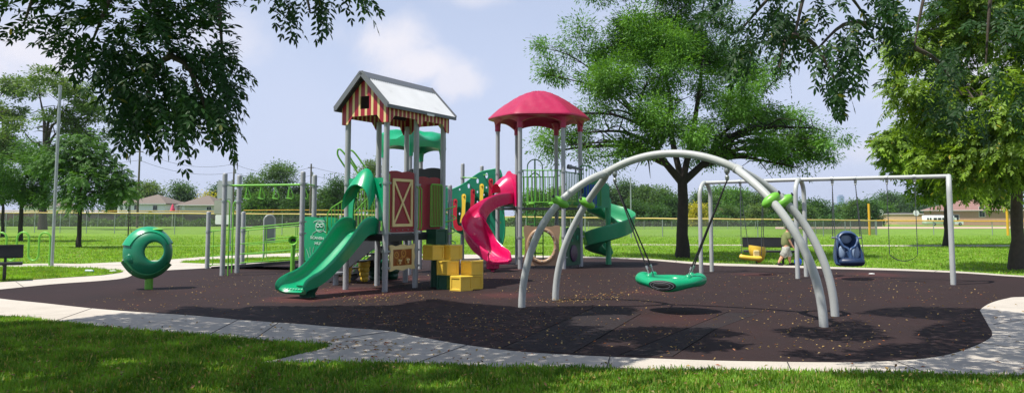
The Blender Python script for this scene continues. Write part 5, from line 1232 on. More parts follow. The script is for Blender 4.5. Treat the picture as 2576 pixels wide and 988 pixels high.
V = [(K_(0, 0, .62), .105), (K_(.01, 0, .80), .11), (K_(.04, 0, .97), .115), (K_(.065, 0, 1.08), .05), (K_(.075, 0, 1.13), .05), (K_(.085, 0, 1.20), .085), (K_(.09, 0, 1.27), .075), (K_(.175, 0, 1.19), .014), (K_(.09, -.09, 1.19), .018), (K_(.09, .09, 1.19), .018)]
E = [(0, 1), (1, 2), (2, 3), (3, 4), (4, 5), (5, 6), (5, 7), (5, 8), (5, 9)]
def limb(par, pts):
    for p, r in pts: V.append((K_(*p), r)); E.append((par, len(V) - 1)); par = len(V) - 1
    return par
limb(0, [((-.01, -.075, .56), .085), ((-.13, -.08, .335), .058), ((-.20, -.08, .22), .055), ((-.275, -.08, .10), .034), ((-.235, -.08, .045), .034), ((-.17, -.085, .03), .026)])
limb(0, [((.03, .075, .56), .085), ((.135, .075, .33), .058), ((.14, .075, .2), .055), ((.15, .075, .07), .034), ((.20, .075, .035), .034), ((.27, .075, .028), .026)])
for s, pts in ((-1, [((.045, -.135, 1.02), .05), ((.05, -.185, .86), .042), ((.075, -.195, .78), .036), ((.15, -.19, .64), .026), ((.175, -.187, .60), .03)]), (1, [((.045, .135, 1.02), .05), ((-.02, .185, .86), .042), ((-.03, .2, .78), .036), ((.07, .21, .66), .026), ((.10, .205, .63), .03)])):
    h = limb(2, pts); hx_, hy_, hz_ = pts[-1][0]
    for k in range(4): limb(h, [((hx_ + .022 + .004 * k, hy_ + (k - 1.5) * .016, hz_ - .03 - (.004 if k in (1, 2) else 0)), .0085), ((hx_ + .028, hy_ + (k - 1.5) * .017, hz_ - .06), .0075)])
    limb(h, [((hx_ + .03, hy_ - .02 * s, hz_ - .008), .009), ((hx_ + .045, hy_ - .03 * s, hz_ - .03), .008)])
skinned('body', V, E, skin, by_)
V = [(K_(-.005, 0, .56), .165), (K_(.01, 0, .78), .165), (K_(.04, 0, .95), .16), (K_(.06, 0, 1.07), .075)]; E = [(0, 1), (1, 2), (2, 3)]
limb(2, [((.045, -.14, 1.02), .085), ((.055, -.185, .83), .08)]); limb(2, [((.045, .14, 1.02), .085), ((-.02, .185, .84), .08)]); skinned('shirt', V, E, shirt, by_)
V = [(K_(0, 0, .66), .15), (K_(0, 0, .57), .16)]; E = [(0, 1)]
limb(1, [((-.03, -.085, .50), .14), ((-.125, -.085, .32), .125), ((-.15, -.085, .28), .12)]); limb(1, [((.04, .085, .50), .14), ((.13, .085, .32), .125), ((.137, .085, .27), .12)]); skinned('shorts', V, E, shorts, by_)
mb = MB(); mb.ball(K_(.075, 0, 1.245), (.10, .095, .085), 16, 8); mb.bbox(K_(.17, 0, 1.235), (.10, .13, .015), 0, .007); mb.build('cap', M('faded_green_cap', lin('5d6149'), .8, .1, 8), by_)
for nm, p in (('shoe', K_(-.225, -.082, .045)), ('shoe', K_(.21, .075, .04))): mb = MB(); mb.ball(p, (.115, .05, .048), 14, 8, Matrix.Rotation(.15 if p.z > .042 else 0, 3, 'Y')); mb.build(nm, black, by_)
q = bq + Vector((.35, -.1, 0)); bb = thing('ball', 'blue ball at the boy’s front foot', 'ball', q); mb = MB(); mb.ball(q + Z * .125, .125, 20, 12); mb.build('ball_skin', bluec, bb)
bb['label'] = 'bright blue ball at the front foot of the boy'
# ================================================================== fences
def fence(name, label, pts, step, capmat, wire_, postr=.035, capr=.05, caps=True, group='ball field fences', dark=None):
    """pts: (x px, base y px, cap y px) left to right"""
    W_ = []
    for x, yb, yt in pts: g = G(x, yb) if yb > 575 else None; W_.append((g, P(x, yt, g.y).z))
    return fence3(name, label, [(g.x, g.y, gz(g.y), zt) for g, zt in W_], step, capmat, wire_, postr, capr, caps, group)
def fence3(name, label, W_, step, capmat, wire_, postr=.035, capr=.05, caps=True, group='ball field fences'):
    mid = W_[len(W_) // 2]; t = thing(name, label, 'fence', (mid[0], mid[1], mid[2]), group)
    tops = [Vector((x, y, zt)) for x, y, z0, zt in W_]; s = 0; L = [0]
    for a, b in zip(W_, W_[1:]): L.append(L[-1] + sqrt((b[0] - a[0]) ** 2 + (b[1] - a[1]) ** 2))
    n = max(1, min(95, int(L[-1] / step)))
    for i in range(n + 1):
        u = L[-1] * i / n; g = [np.interp(u, L, [w_[k] for w_ in W_]) for k in range(4)]
        mb = MB(); mb.lathe([(postr, -.1), (postr, g[3] - g[2])], (g[0], g[1], g[2]), seg=6); mb.build('post', galv, t)
    if caps:
        cp = catmull(tops, 6) if len(tops) > 2 else tops; cp = [p + Z * (.012 * sin(i * 2.1)) for i, p in enumerate(cp)]
        mb = MB(); mb.tube(cp, capr, 8); mb.build('cap_rail', capmat, t)
    mb = MB()
    for a, b in zip(W_, W_[1:]): mb.add([(a[0], a[1] + .04, a[2]), (b[0], b[1] + .04, b[2]), (b[0], b[1] + .04, b[3]), (a[0], a[1] + .04, a[3])], [(0, 1, 2, 3)])
    mb.build('wire_mesh', wire_, t, smooth=0); return t
wm1 = meshmat('fine_chain_link', (.20, .20, .19), .80); wm2 = meshmat('open_chain_link', (.25, .25, .24), .93); wmd = meshmat('dark_windscreen_mesh', (.06, .07, .065), .55)
fence('chain_link_fence', 'chain link fence with sun bleached yellow cap across the left field', [(-220, 583.5, 534.5), (60, 584.5, 535), (234, 586.5, 535.5), (430, 588.5, 536.5), (700, 590, 538), (1000, 591.5, 541)], 3.45, creamcap, wm1)
fence('chain_link_fence', 'chain link fence with yellow cap behind the big central tree', [(1000, 592.5, 541), (1300, 594, 545.5), (1600, 595, 549), (1900, 597, 551.5), (2070, 594, 553), (2205, 591, 554.5)], 3.3, creamcap, wm1)
fence('chain_link_fence', 'low chain link fence with bright yellow cap on the far right', [(2206, 588.5, 554.5), (2400, 590, 555.5), (2576, 591, 556.3), (2800, 592, 557)], 4.4, yellowcap, wm2)
def far3(x, yb, yt, d): a, b = P(x, yb, d), P(x, yt, d); return (a.x, d, gz(d) - .02, b.z)
fence3('chain_link_fence', 'farther taller chain link fence with yellow cap before the white house', [far3(-250, 567, 530.5, 128), far3(150, 567, 530, 128), far3(430, 567, 531, 128), far3(600, 567, 532, 128)], 4.5, yellowcap, wm2)
fence3('chain_link_fence', 'farther fence with yellow cap behind the ring ladder', [far3(612, 567, 528.8, 126), far3(720, 567, 528, 126), far3(830, 567, 528.5, 126), far3(1000, 567, 531, 126), far3(1130, 567, 533, 126)], 4.5, yellowcap, wm2)
fence3('chain_link_fence', 'second distant fence row seen through the mesh behind the spiral slide', [far3(1480, 575, 556, 96), far3(1700, 575, 556, 96), far3(1950, 575, 556.5, 96), far3(2205, 575, 557, 92)], 3.4, galv, wm1, caps=False)
fence3('chain_link_fence', 'dark screened dugout cage at the end of the bleached fence', [far3(1980, 590, 556, 71), far3(2150, 590, 556.5, 69), far3(2203, 590, 557, 68.5)], 2.2, galv, wmd, caps=False)
fence3('board_fence', 'weathered brown board fence behind the weeds on the left', [far3(-400, 567, 531.5, 146), far3(130, 567, 534, 146)], 4, fencewood, fencewood, caps=False, group='board fences'); 
fence3('board_fence', 'dark grey board fence below the white hip roofed houses', [far3(131, 567, 534, 146), far3(600, 567, 535.5, 146), far3(900, 567, 536, 146)], 4, M('dark_board', lin('4b4744'), .8, .15, 1.5), M('dark_boards', lin('4b4744'), .8, .15, 1.5), caps=False, group='board fences')
fence3('board_fence', 'long dark board fence along the far right field edge', [far3(1290, 565, 552, 160), far3(1600, 565, 551, 160), far3(2220, 565, 554, 165)], 4, M('dim_board', lin('55504d'), .8, .15, 1.5), M('dim_boards', lin('55504d'), .8, .15, 1.5), caps=False, group='board fences')
for x, yt, yb, lab in ((2188, 512, 591, 'yellow foul pole rising at the dugout cage'), (2536, 487, 592, 'yellow foul pole beside the thick trunk on the right')):
    g = G(x, yb); t = thing('foul_pole', lab, 'foul pole', g, 'yellow foul poles'); mb = MB(); mb.tube([g, Vector((g.x, g.y, P(x, yt, g.y).z))], .1, 8); mb.build('shaft', yellowcap, t)
    zt_ = P(x, yt + 25, g.y).z; mb = MB(); mb.bar(Vector((g.x + .12, g.y, zt_ - .6)), Vector((g.x + .12, g.y, zt_ + .8)), .1, .02); mb.build('wing', yellowcap, t)
# thin lamp / light poles on the field
for x, yt, yb, d, r, lab in ((1588, 448, 600, 58, .05, 'slim grey light pole left of the big tree trunk'), (1472, 540, 590, 66, .05, 'short grey pole behind the spiral slide')):
    a = P(x, yb, d); t = thing('light_pole', lab, 'pole', (a.x, d, gz(d)), 'slim grey field poles'); mb = MB(); mb.tube([(a.x, d, -.1), (a.x, d, P(x, yt, d).z)], r, 8); mb.build('shaft', galv, t); mb = MB(); mb.lathe([(r * 1.6, 0), (r * 1.6, .08), (r * .4, .12)], (a.x, d, P(x, yt, d).z - .05), seg=8); mb.build('finial', galv, t)
# ================================================================== utility poles and wires
tips = []
for x, yt, d, lab in ((345, 371, 110, 'wooden utility pole in front of the white house'), (585, 404, 118, 'wooden utility pole behind the ring ladder'), (780, 412, 122, 'wooden utility pole leaning at the tall round tree'), (-60, 360, 104, 'wooden utility pole beyond the left edge')):
    a = P(x, 560, d); zt = P(x, yt, d).z; t = thing('utility_pole', lab, 'utility pole', (a.x, d, gz(d)), 'wooden utility poles'); mb = MB(); mb.tube([(a.x, d, gz(d) - .2), (a.x, d, zt)], [.18, .12], 8); mb.build('pole', wood, t)
    mb = MB(); mb.bar((a.x - .5, d, zt - .6), (a.x + .5, d, zt - .6), .1, .12); mb.build('crossarm', wood, t); mb = MB(); mb.lathe([(.12, 0), (.12, .7)], (a.x + .25, d - .1, zt - 2.0), seg=8); mb.build('transformer', midgrey, t); tips.append(Vector((a.x, d, zt - .5)))
order = [tips[3], tips[0], tips[1], tips[2]] + [tips[2] + Vector((32, 8, -3.5))]
for i, (a, b) in enumerate(zip(order, order[1:])):
    mb = MB()
    for o_, sag in ((0, 1.2), (-1.3, 1.0)): mb.tube([a + (b - a) * (k / 16) + Z * (o_ - sag * 4 * (k / 16) * (1 - k / 16)) for k in range(17)], .022, 5)
    tag(mb.build('overhead_wire', wire), ['overhead wires left of the first pole', 'overhead wires slung between the white house pole and the ladder pole', 'overhead wires from the ladder pole to the leaning pole', 'overhead wires running right from the leaning pole'][i], 'wire', 'overhead wires')
# ================================================================== houses and far buildings
def house(name, label, x0, x1, ye, yr, d, depth, wall, roof, wins=(), door=(), over=.5, hip=True, garage=None, yb=None):
    a, b = P(x0, ye, d), P(x1, ye, d); g0_ = gz(d); ze_ = a.z; zr_ = P((x0 + x1) / 2, yr, d + depth / 2).z
    t = thing(name, label, 'house' if name == 'house' else 'building', ((a.x + b.x) / 2, d + depth / 2, g0_)); x0w, x1w = a.x, b.x
    mb = MB(); mb.box(((x0w + x1w) / 2, d + depth / 2, (g0_ + ze_) / 2 - .1), (x1w - x0w, depth, ze_ - g0_ + .2)); wl = mb.build('wall', wall, t, smooth=0)
    X0, X1, Y0, Y1 = x0w - over, x1w + over, d - over, d + depth + over; ins = min((Y1 - Y0) / 2, (X1 - X0) / 2 * .95) if hip else 0
    ym = (Y0 + Y1) / 2; mb = MB(); zz = ze_ - .02
    vs = [(X0, Y0, zz), (X1, Y0, zz), (X1, Y1, zz), (X0, Y1, zz), (X0 + ins, ym, zr_), (X1 - ins, ym, zr_)] + [(X0, Y0, zz - .16), (X1, Y0, zz - .16), (X1, Y1, zz - .16), (X0, Y1, zz - .16)]
    mb.add(vs, [(0, 1, 5, 4), (1, 2, 5), (2, 3, 4, 5), (3, 0, 4), (6, 7, 1, 0), (7, 8, 2, 1), (8, 9, 3, 2), (9, 6, 0, 3), (9, 8, 7, 6)]); mb.build('roof', roof, t, smooth=0)
    if not hip and False: pass
    for (wx0, wx1, wy0, wy1) in wins:
        p, q_ = P(wx0, wy1, d), P(wx1, wy0, d); c = (p + q_) / 2; mb = MB(); mb.box((c.x, d - .03, c.z), (q_.x - p.x + .16, .08, q_.z - p.z + .16)); f = mb.build('window', whitep, t, smooth=0)
        mb = MB(); hw3 = (q_.x - p.x) / 2
        for s in (-.5, .5): mb.box((c.x + s * hw3, d - .075, c.z), (hw3 - .05, .02, q_.z - p.z))
        mb.build('pane', glass, f, smooth=0)
    for (wx0, wx1, wy0, wy1) in door:
        p, q_ = P(wx0, wy1, d), P(wx1, wy0, d); c = (p + q_) / 2; mb = MB(); mb.box((c.x, d - .03, c.z), (q_.x - p.x, .08, q_.z - p.z)); mb.build('door', whitep, t, smooth=0)
    mb = MB(); mb.bar((X0, Y0 - .06, zz - .09), (X1, Y0 - .06, zz - .09), .1, .12); mb.build('gutter', whitep, t, smooth=0)
    if t.location.x > 20: t.rotation_euler.z = -atan2(t.location.x, t.location.y)
    return t
h1_ = house('house', 'white sided house with grey brown hip roof at the left', 319, 414, 511, 489.5, 150, 10, siding, shingle, wins=[(338, 347, 516, 527), (385, 396, 517, 528)])
house('house', 'low white garage wing left of the hip roofed house', 296, 318, 511, 500, 153, 8, siding, shingle, door=[(299, 314, 519, 531)], over=.3)
h2_ = house('house', 'grey beige house with wide hip roof behind the sign post', 452, 538, 514.5, 491.5, 152, 11, sidingg, shingle, wins=[(520, 532, 520, 528)], door=[(458, 466, 518, 528)])
house('house', 'small grey roofed house between the two hip roofed houses', 418, 450, 519, 507, 156, 9, sidingg, shingle, over=.4)
house('house', 'white bungalow under the left trees', 60, 150, 518, 504, 156, 9, siding, shingle, wins=[(96, 104, 522, 529)])
house('house', 'red roofed white house behind the swing set', 1803, 1842, 536, 521.5, 185, 9, siding, shingler, hip=True, wins=[(1812, 1818, 540, 545)], over=.4)
house('house', 'small white outbuilding left of the red roofed house', 1772, 1796, 540, 529, 180, 8, siding, shingle, over=.4)
house('house', 'low long red roofed house behind the fence left of the tree trunk', 1518, 1592, 549, 544.5, 170, 9, brickp, shingler, over=.4)
house('house', 'white gabled house beneath the distant skyscraper', 2128, 2156, 538, 526, 210, 9, siding, shingle, over=.3)
house('house', 'small brown roofed house right of the green slide clamps', 1922, 1940, 534, 527, 200, 7, brickp, shingler, over=.3)
house('school_building', 'long flat tan brick building behind the white bus', 2240, 2410, 537.5, 534.5, 262, 30, brick, M('dark_roof_edge', lin('4a4542'), .8, .1, 2), over=.25, wins=[(2282, 2287, 555, 561)])
house('school_building', 'brown brick building with rust hip roof at the right edge', 2420, 2640, 528, 497, 236, 34, brickp, shingler, over=.9, wins=[(2445, 2460, 540, 552), (2545, 2556, 520, 545), (2480, 2500, 540, 552)])
house('school_building', 'low dark building with awning left of the tan building', 2196, 2236, 541, 538, 275, 12, fencewood, shingle, over=.2)
pv = house('pavilion', 'grey roofed open park pavilion in front of the far trees', 1462, 1502, 529, 514, 165, 7, M('dull_grey_wall', lin('6c6c69'), .8, .1, 2), M('grey_metal_roof', lin('77777a'), .7, .08, 3), over=1.0, wins=[(1470, 1480, 533, 543), (1486, 1497, 533, 543)])  # one even grey for the pavilion walls
mb = MB(); p = P(1797, 516, 188); mb.box((p.x, 188, p.z), (.8, .8, 1.6)); 
q = P(434, 531, 140); um = thing('parasol', 'closed pink patio umbrella before the grey beige house', 'umbrella', (q.x, 140, gz(140))); zt_, zb_ = P(434, 513, 140).z, P(434, 530, 140).z
mb = MB(); mb.lathe([(.42, zb_), (.36, zb_ + .35), (.14, zt_ - .15), (.02, zt_)], (q.x, 140, 0), seg=9); mb.build('canopy', M('pink_canvas', lin('d84a6a'), .8, .1, 5), um, smooth=0); mb = MB(); mb.tube([(q.x, 140, gz(140)), (q.x, 140, zb_)], .04, 6); mb.build('pole', whitep, um)
# basketball hoops far off
for x, y, lab in ((2216, 533, 'white basketball backboard before the low dark building'), (2305, 534, 'white basketball backboard before the tan building')):
    a = P(x, y, 240); t = thing('basketball_hoop', lab, 'basketball hoop', (a.x, 240, gz(240)), 'distant basketball hoops'); mb = MB(); mb.lathe([(.9, 0), (.9, .1)], (a.x, 240, a.z - .2), (0, 1, 0), 12); mb.build('backboard', whitep, t); mb = MB(); mb.tube([(a.x, 240.2, gz(240)), (a.x, 240.2, a.z)], .1, 6); mb.build('pole', galv, t)
# skyline
def tower(label, x0, x1, yt, d):
    a, b = P(x0, yt, d), P(x1, yt, d); t = thing('skyscraper', label, 'skyscraper', ((a.x + b.x) / 2, d, -2)); c = (a.x + b.x) / 2; wd_ = b.x - a.x
    mb = MB(); mb.box((c, d, a.z / 2 - 2), (wd_, wd_, a.z)); mb.box((c, d, a.z + a.z * .01), (wd_ * .7, wd_ * .7, a.z * .05)); mb.build('shaft', bluehaze, t, smooth=0)
    mb = MB(); n_ = 12
    for k in range(n_): mb.box((c, d - wd_ * .5 - .02, a.z * (k + .5) / n_), (wd_ * .94, .3, a.z / n_ * .25))
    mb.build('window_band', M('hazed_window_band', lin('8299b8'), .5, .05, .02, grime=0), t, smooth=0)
tower('tallest pale blue skyscraper on the far skyline', 2108, 2121, 492, 2600); tower('low wide pale blue block at the skyscraper foot', 2096, 2113, 513, 2700); tower('pale blue stub tower right of the skyscraper', 2122, 2131, 512, 2650); tower('faint squat pale tower above the far trees', 1916, 1928, 518, 2900); tower('faint thin pale tower beside the squat one', 1906, 1912, 526, 3000)
# ------------------------------------------------------------------ shuttle bus
bd = 236; ba, bb_ = P(2324, 567, bd), P(2420, 541.5, bd); g0_ = ba.z; bus = thing('bus', 'white shuttle bus with dark windows parked by the tan building', 'bus', ((ba.x + bb_.x) / 2, bd, gz(bd))); L_, H_ = 11.6, bb_.z - g0_; x0 = ba.x; g0_ = gz(bd)
H_ = bb_.z - g0_
mb = MB(); mb.bbox((x0 + 4.4, bd, g0_ + .35 + (H_ - .35) / 2), (8.8, 2.4, H_ - .35), 0, .25); body = mb.build('body', whitep, bus, smooth=50)
mb = MB(); vs = [(8.7, .4), (11.5, .4), (11.5, 1.3), (10.3, 1.45), (9.4, 2.35), (8.7, 2.5)]; mb.prism(vs, 2.1, lambda a, z, dd: Vector((x0 + a, bd - 1.05 + dd, g0_ + z))); mb.build('cab', whitep, bus, smooth=0)
for k, (wx, ww) in enumerate([(.7, .5), (1.5, .5), (2.9, 1.0), (4.2, 1.0), (5.5, 1.0), (6.8, 1.0), (8.0, .6)]): mb = MB(); mb.bbox((x0 + wx, bd - 1.215, g0_ + H_ * .66), (ww, .05, H_ * .2), 0, .05); mb.build('window', glass, bus)
mb = MB(); mb.prism([(9.5, 1.5), (10.2, 1.5), (9.6, 2.2), (9.5, 2.25)], .05, lambda a, z, dd: Vector((x0 + a, bd - 1.08 - dd, g0_ + z))); mb.build('windscreen', glass, bus, smooth=0)
for wx in (2.6, 10.4):
    mb = MB(); mb.lathe([(.45, -.15), (.45, .15)], (x0 + wx, bd - 1.12, g0_ + .45), (0, 1, 0), 16); wh = mb.build('wheel', blackr, bus); mb = MB(); mb.lathe([(.22, 0), (.2, .04)], (x0 + wx, bd - 1.27, g0_ + .45), (0, -1, 0), 12); mb.build('rim', galv, wh)
mb = MB(); mb.box((x0 + 6, bd - 1.21, g0_ + H_ * .38), (2.2, .03, .16)); mb.build('stripe', midgrey, bus, smooth=0)
# silvery bleacher in front
q = P(2200, 568, 215); blc = thing('bleacher', 'low silver bleacher bench before the tan building', 'bleacher', (P(2280, 567, 215).x, 215, gz(215)))
for k in range(3): mb = MB(); x_ = P(2310, 567, 215).x; xa, xb_ = P(2262, 567, 215).x, P(2335, 567, 215).x; mb.box(((xa + xb_) / 2, 215 + k * .6, gz(215) + .35 + .25 * k), (xb_ - xa, .3, .06)); mb.build('plank', galv, blc, smooth=0)
# ================================================================== trees
lf_loc = leafmat('honey_locust_leaf', (.038, .115, .016), (.125, .27, .042), trans=.34)
lf_yel = leafmat('yellow_green_leaf', (.032, .085, .008), (.185, .295, .022), (.36, .32, .03), trans=.36, accent=.012)
lf_mid = leafmat('mid_green_leaf', (.03, .095, .016), (.085, .185, .035), trans=.34)
lf_drk = leafmat('deep_green_leaf', (.032, .09, .02), (.06, .135, .03), trans=.35)
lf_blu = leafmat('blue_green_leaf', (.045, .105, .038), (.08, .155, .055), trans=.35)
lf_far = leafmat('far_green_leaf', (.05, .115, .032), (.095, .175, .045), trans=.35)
lf_far2 = leafmat('far_olive_leaf', (.075, .135, .035), (.12, .19, .045), trans=.35)
lf_gold = leafmat('golden_leaf', (.30, .30, .03), (.42, .38, .04), trans=.4)
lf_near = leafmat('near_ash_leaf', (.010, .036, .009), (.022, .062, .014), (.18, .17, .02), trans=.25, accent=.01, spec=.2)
def limbs(base, fork, tr, targets, rng, seg=7, twigs=3, lean=(0, 0), flare=1.35, scaff=()):
    """trunk to fork, a limb to each target, twigs off each limb; one mesh"""
    mb = MB(); b = V3(base); f = V3(fork); n = 7; pts, rs = [], []
    for i in range(n + 1):
        t = i / n; p = b + (f - b) * t + Vector((rng.normal(0, tr * .10), rng.normal(0, tr * .10), 0)) * (1 if 0 < i < n else 0)
        pts.append(p); rs.append(tr * (flare - (flare - 1) * min(1, t * 4)) * (1 - .22 * t))
    pts[0].z -= .15; mb.tube(pts, rs, 12)
    ends = []; sc = []
    for q in scaff:
        q = V3(q); v = q - f; pp = catmull([f - Z * tr * .8, f + v * .35 + Vector((v.x * .12, v.y * .12, 0)), f + v * .7 + Vector((rng.normal(0, .15), rng.normal(0, .15), 0)), q], 6); r0 = tr * rng.uniform(.56, .7)
        rr = [r0 * (1 - .72 * i / (len(pp) - 1)) for i in range(len(pp))]; mb.tube(pp, rr, 10, caps=False); sc += list(zip(pp, rr))[4:]
    for tg in targets:
        tg = V3(tg)
        if sc:
            o_, ro = min(sc, key=lambda k: (k[0] - tg).length + max(0, k[0].z - tg.z + .4) * 2.0); v = tg - o_; L = v.length; pp = catmull([o_, o_ + v * .35 + Z * .10 * L, o_ + v * .7 + Vector((rng.normal(0, .07 * L), rng.normal(0, .07 * L), .07 * L)), tg], 5)
            r0 = min(ro * .8, .05 + .02 * L); rr = [r0 * (1 - .85 * i / (len(pp) - 1)) + .006 for i in range(len(pp))]; mb.tube(pp, rr, seg, caps=False)
            for k in range(twigs):
                i = int(rng.uniform(.3, .95) * (len(pp) - 1)); a = pp[i]; d = Vector((rng.normal(0, 1), rng.normal(0, 1), rng.normal(.2, .4))).normalized() * max(.8, L * rng.uniform(.25, .5)); mb.tube([a, a + d * .5 + Z * .05 * L, a + d], [rr[i] * .6, rr[i] * .35, .006], 5, caps=False); ends.append(a + d)
            continue
        v = tg - f; L = v.length; st = f - (f - b).normalized() * min(rng.uniform(0, .35) * tr * 3, (f - b).length * .3)
        c1 = st + Vector((v.x * .22, v.y * .22, abs(v.z) * .45 + .12 * L)); c2 = st + v * .65 + Z * (.08 * L) + Vector((rng.normal(0, .06 * L), rng.normal(0, .06 * L), 0))
        pp = catmull([st, c1, c2, tg], 5); r0 = tr * rng.uniform(.38, .55); rr = [r0 * (1 - .85 * i / (len(pp) - 1)) + .006 for i in range(len(pp))]; mb.tube(pp, rr, seg, caps=False)
        for k in range(twigs):
            i = int(rng.uniform(.35, .95) * (len(pp) - 1)); s = pp[i]; d = Vector((rng.normal(0, 1), rng.normal(0, 1), rng.normal(.15, .35))).normalized() * L * rng.uniform(.16, .34)
            m_ = s + d * .5 + Z * .04 * L; mb.tube([s, m_, s + d], [rr[i] * .6, rr[i] * .35, .006], 5, caps=False); ends.append(s + d)
    return mb, ends
def foliage(lobes, n, L, W, rng, clump=.45, per=40, flat=.6, droop=.25, shell=.55, frond=0, split=0):
    """lobes: (centre, (rx, ry, rz)); leaves in clumps placed mostly toward the outside of every lobe"""
    if split:
        nl = []
        for c, r in lobes:
            for k in range(split):
                o = np.clip(rng.normal(0, .5, 3), -.95, .95); f_ = rng.uniform(.42, .68); nl.append((V3(c) + Vector([a * b for a, b in zip(o, r)]), tuple(a * f_ * b for a, b in zip(r, (1, 1, 1.45)))))
        lobes = nl
    if frond: n = n // 15; per = max(3, per // 15)
    vol = np.array([a[1][0] * a[1][1] * a[1][2] for a in lobes]) ** .75; vol /= vol.sum(); nc = max(1, n // per)
    pick = rng.choice(len(lobes), nc, p=vol); C = np.array([list(a[0]) for a in lobes])[pick]; R = np.array([a[1] for a in lobes])[pick]
    d = unit(rng.normal(0, 1, (nc, 3))); r = (shell + (1 - shell) * rng.uniform(0, 1, nc)) * rng.uniform(.75, 1.08, nc); cc = C + d * R * r[:, None]
    out = unit(d * np.array([1, 1, .35]))
    sz = rng.uniform(.55, 1.45, nc) * clump; m = np.maximum(2 if frond else 6, (per * rng.uniform(.5, 1.5, nc))).astype(int); idx = np.repeat(np.arange(nc), m); N_ = len(idx)
    off = np.clip(rng.normal(0, 1, (N_, 3)), -1.7, 1.7) * sz[idx][:, None] * np.array([1, 1, flat]) * .62
    P0 = cc[idx] + off; D = off * .7 + out[idx] * clump * .6 + rng.normal(0, .35, (N_, 3)) * clump; D[:, 2] -= droop * clump * rng.uniform(.2, 1.4, N_)
    if frond: v = compound(P0, D, rng, frond * rng.uniform(.75, 1.2, N_), 7, L, W); return v, np.arange(len(v)).reshape(-1, 6)
    Nn = rng.normal(0, .5, (N_, 3)) + np.array([0, 0, 1.0]); l = L * rng.uniform(.6, 1.3, N_)
    return leaf_quads(P0, D, Nn, l, W * l / L), quads(N_)
def tree(name, label, base, fork, tr, lobes, n, L, W, leaf, bk, seed, clump=.45, per=40, flat=.6, droop=.25, shell=.5, group=None, twigs=3, extra=(), seg=7, scaff=(), frond=0, split=0):
    rng = np.random.default_rng(seed); t = thing(name, label, 'tree', base, group)
    mb, ends = limbs(base, fork, tr, [l[0] for l in lobes] + list(extra), rng, seg, twigs, scaff=scaff); mb.build('trunk', bk, t, smooth=60)
    v, f = foliage(lobes, n, L, W, rng, clump, per, flat, droop, shell, frond, split); raw('crown', v, f, leaf, t); return t
def lob(x, y, rx, ry, d, dd=0, ryd=None):
    """an ellipsoid of foliage sighted at x, y with half sizes rx, ry"""
    k = d / FPX; return (P(x, y, d + dd), (rx * k, (ryd or rx * .85) * k, ry * k))
def compound(start, dirs, rng, LL, pairs=7, leaf=.078, wl=.029):
    """pinnate leaves: leaflets in opposite pairs along a drooping stalk"""
    n = len(start); D = unit(dirs); S = unit(np.cross(D, np.array([0, 0, 1.0]) + rng.normal(0, .35, (n, 3)))); out = []; stalk = []
    for k in range(pairs):
        t = (k + .8) / pairs; p = start + D * (LL * t)[:, None]; p[:, 2] -= LL * .38 * t * t
        dd = D.copy(); dd[:, 2] -= .75 * t; dd = unit(dd); sc = (1 - .35 * abs(t - .55)) * LL / .28
        for s in (-1, 1):
            ld = S * s + dd * .75 + rng.normal(0, .18, (n, 3)); ld[:, 2] -= .25; Nn = np.cross(S, dd) + rng.normal(0, .35, (n, 3))
            l = leaf * sc * rng.uniform(.8, 1.2, n); out.append(leaf6(p, ld, Nn, l, l * wl / leaf))
    tp = start + D * LL[:, None]; tp[:, 2] -= LL * .38; dd = D.copy(); dd[:, 2] -= .75; out.append(leaf6(tp, dd, np.cross(S, dd), leaf * LL / .28, wl * LL / .28)); 
    return np.concatenate(out)
def leaf6(C, D, N, L, W):
    D = unit(D); S = unit(np.cross(D, N)); Nn = np.cross(S, D); L = np.broadcast_to(L, (len(C),)).reshape(-1, 1); W = np.broadcast_to(W, (len(C),)).reshape(-1, 1)
    return np.stack([C, C + D * L * .28 + S * W * .42 + Nn * L * .03, C + D * L * .62 + S * W * .44 + Nn * L * .02, C + D * L - Nn * L * .06, C + D * L * .62 - S * W * .44 + Nn * L * .02, C + D * L * .28 - S * W * .42 + Nn * L * .03], 1).reshape(-1, 3)
# ------------------------------------------------------------------ big locust in the middle
bt_ = G(1716, 647); d = bt_.y; dm = lambda *a: lob(a[0], a[1], a[2], a[3], d, a[4])
LB = [dm(1560, 110, 130, 55, 1.0), dm(1690, 40, 170, 60, 0), dm(1800, 110, 120, 60, 1.5), dm(1440, 175, 75, 38, .5), dm(1530, 220, 110, 38, -1.5), dm(1650, 180, 120, 45, -2.2), dm(1770, 225, 110, 42, -1.8), dm(1480, 290, 110, 30, 1.2), dm(1420, 340, 75, 24, 0), dm(1600, 300, 110, 34, -2.6), dm(1720, 330, 100, 28, -2.6),
      dm(1850, 300, 110, 36, .5), dm(1960, 300, 80, 34, 1.4), dm(2030, 345, 75, 26, .6), dm(1930, 375, 90, 20, -.8), dm(1600, 375, 100, 20, -1.2), dm(1510, 395, 60, 14, 1), dm(1900, 200, 85, 40, 0), dm(1740, 390, 70, 16, 1.5), dm(2060, 325, 50, 14, -.5), dm(1620, -60, 160, 60, 0), dm(1760, -50, 120, 60, 1), dm(1650, 110, 110, 50, 2.5), dm(1700, 260, 90, 40, 2.4), dm(1365, 185, 28, 10, .2), dm(1850, 370, 80, 18, -.5), dm(1800, 340, 80, 26, .8), dm(1560, 60, 110, 50, -1), dm(1620, 135, 140, 40, -.5), dm(1800, 160, 110, 40, .8), dm(1470, 130, 70, 34, .6), dm(1365, 120, 36, 14, .4), dm(1990, 355, 90, 18, -.4), dm(1980, 400, 80, 24, .3), dm(2050, 385, 55, 20, -.2), dm(2010, 422, 34, 10, 0), dm(2085, 335, 40, 14, .2), dm(1430, 365, 70, 26, -.4), dm(1385, 385, 34, 22, .3), dm(1370, 300, 40, 26, .2), dm(1560, 395, 50, 16, -.6)]
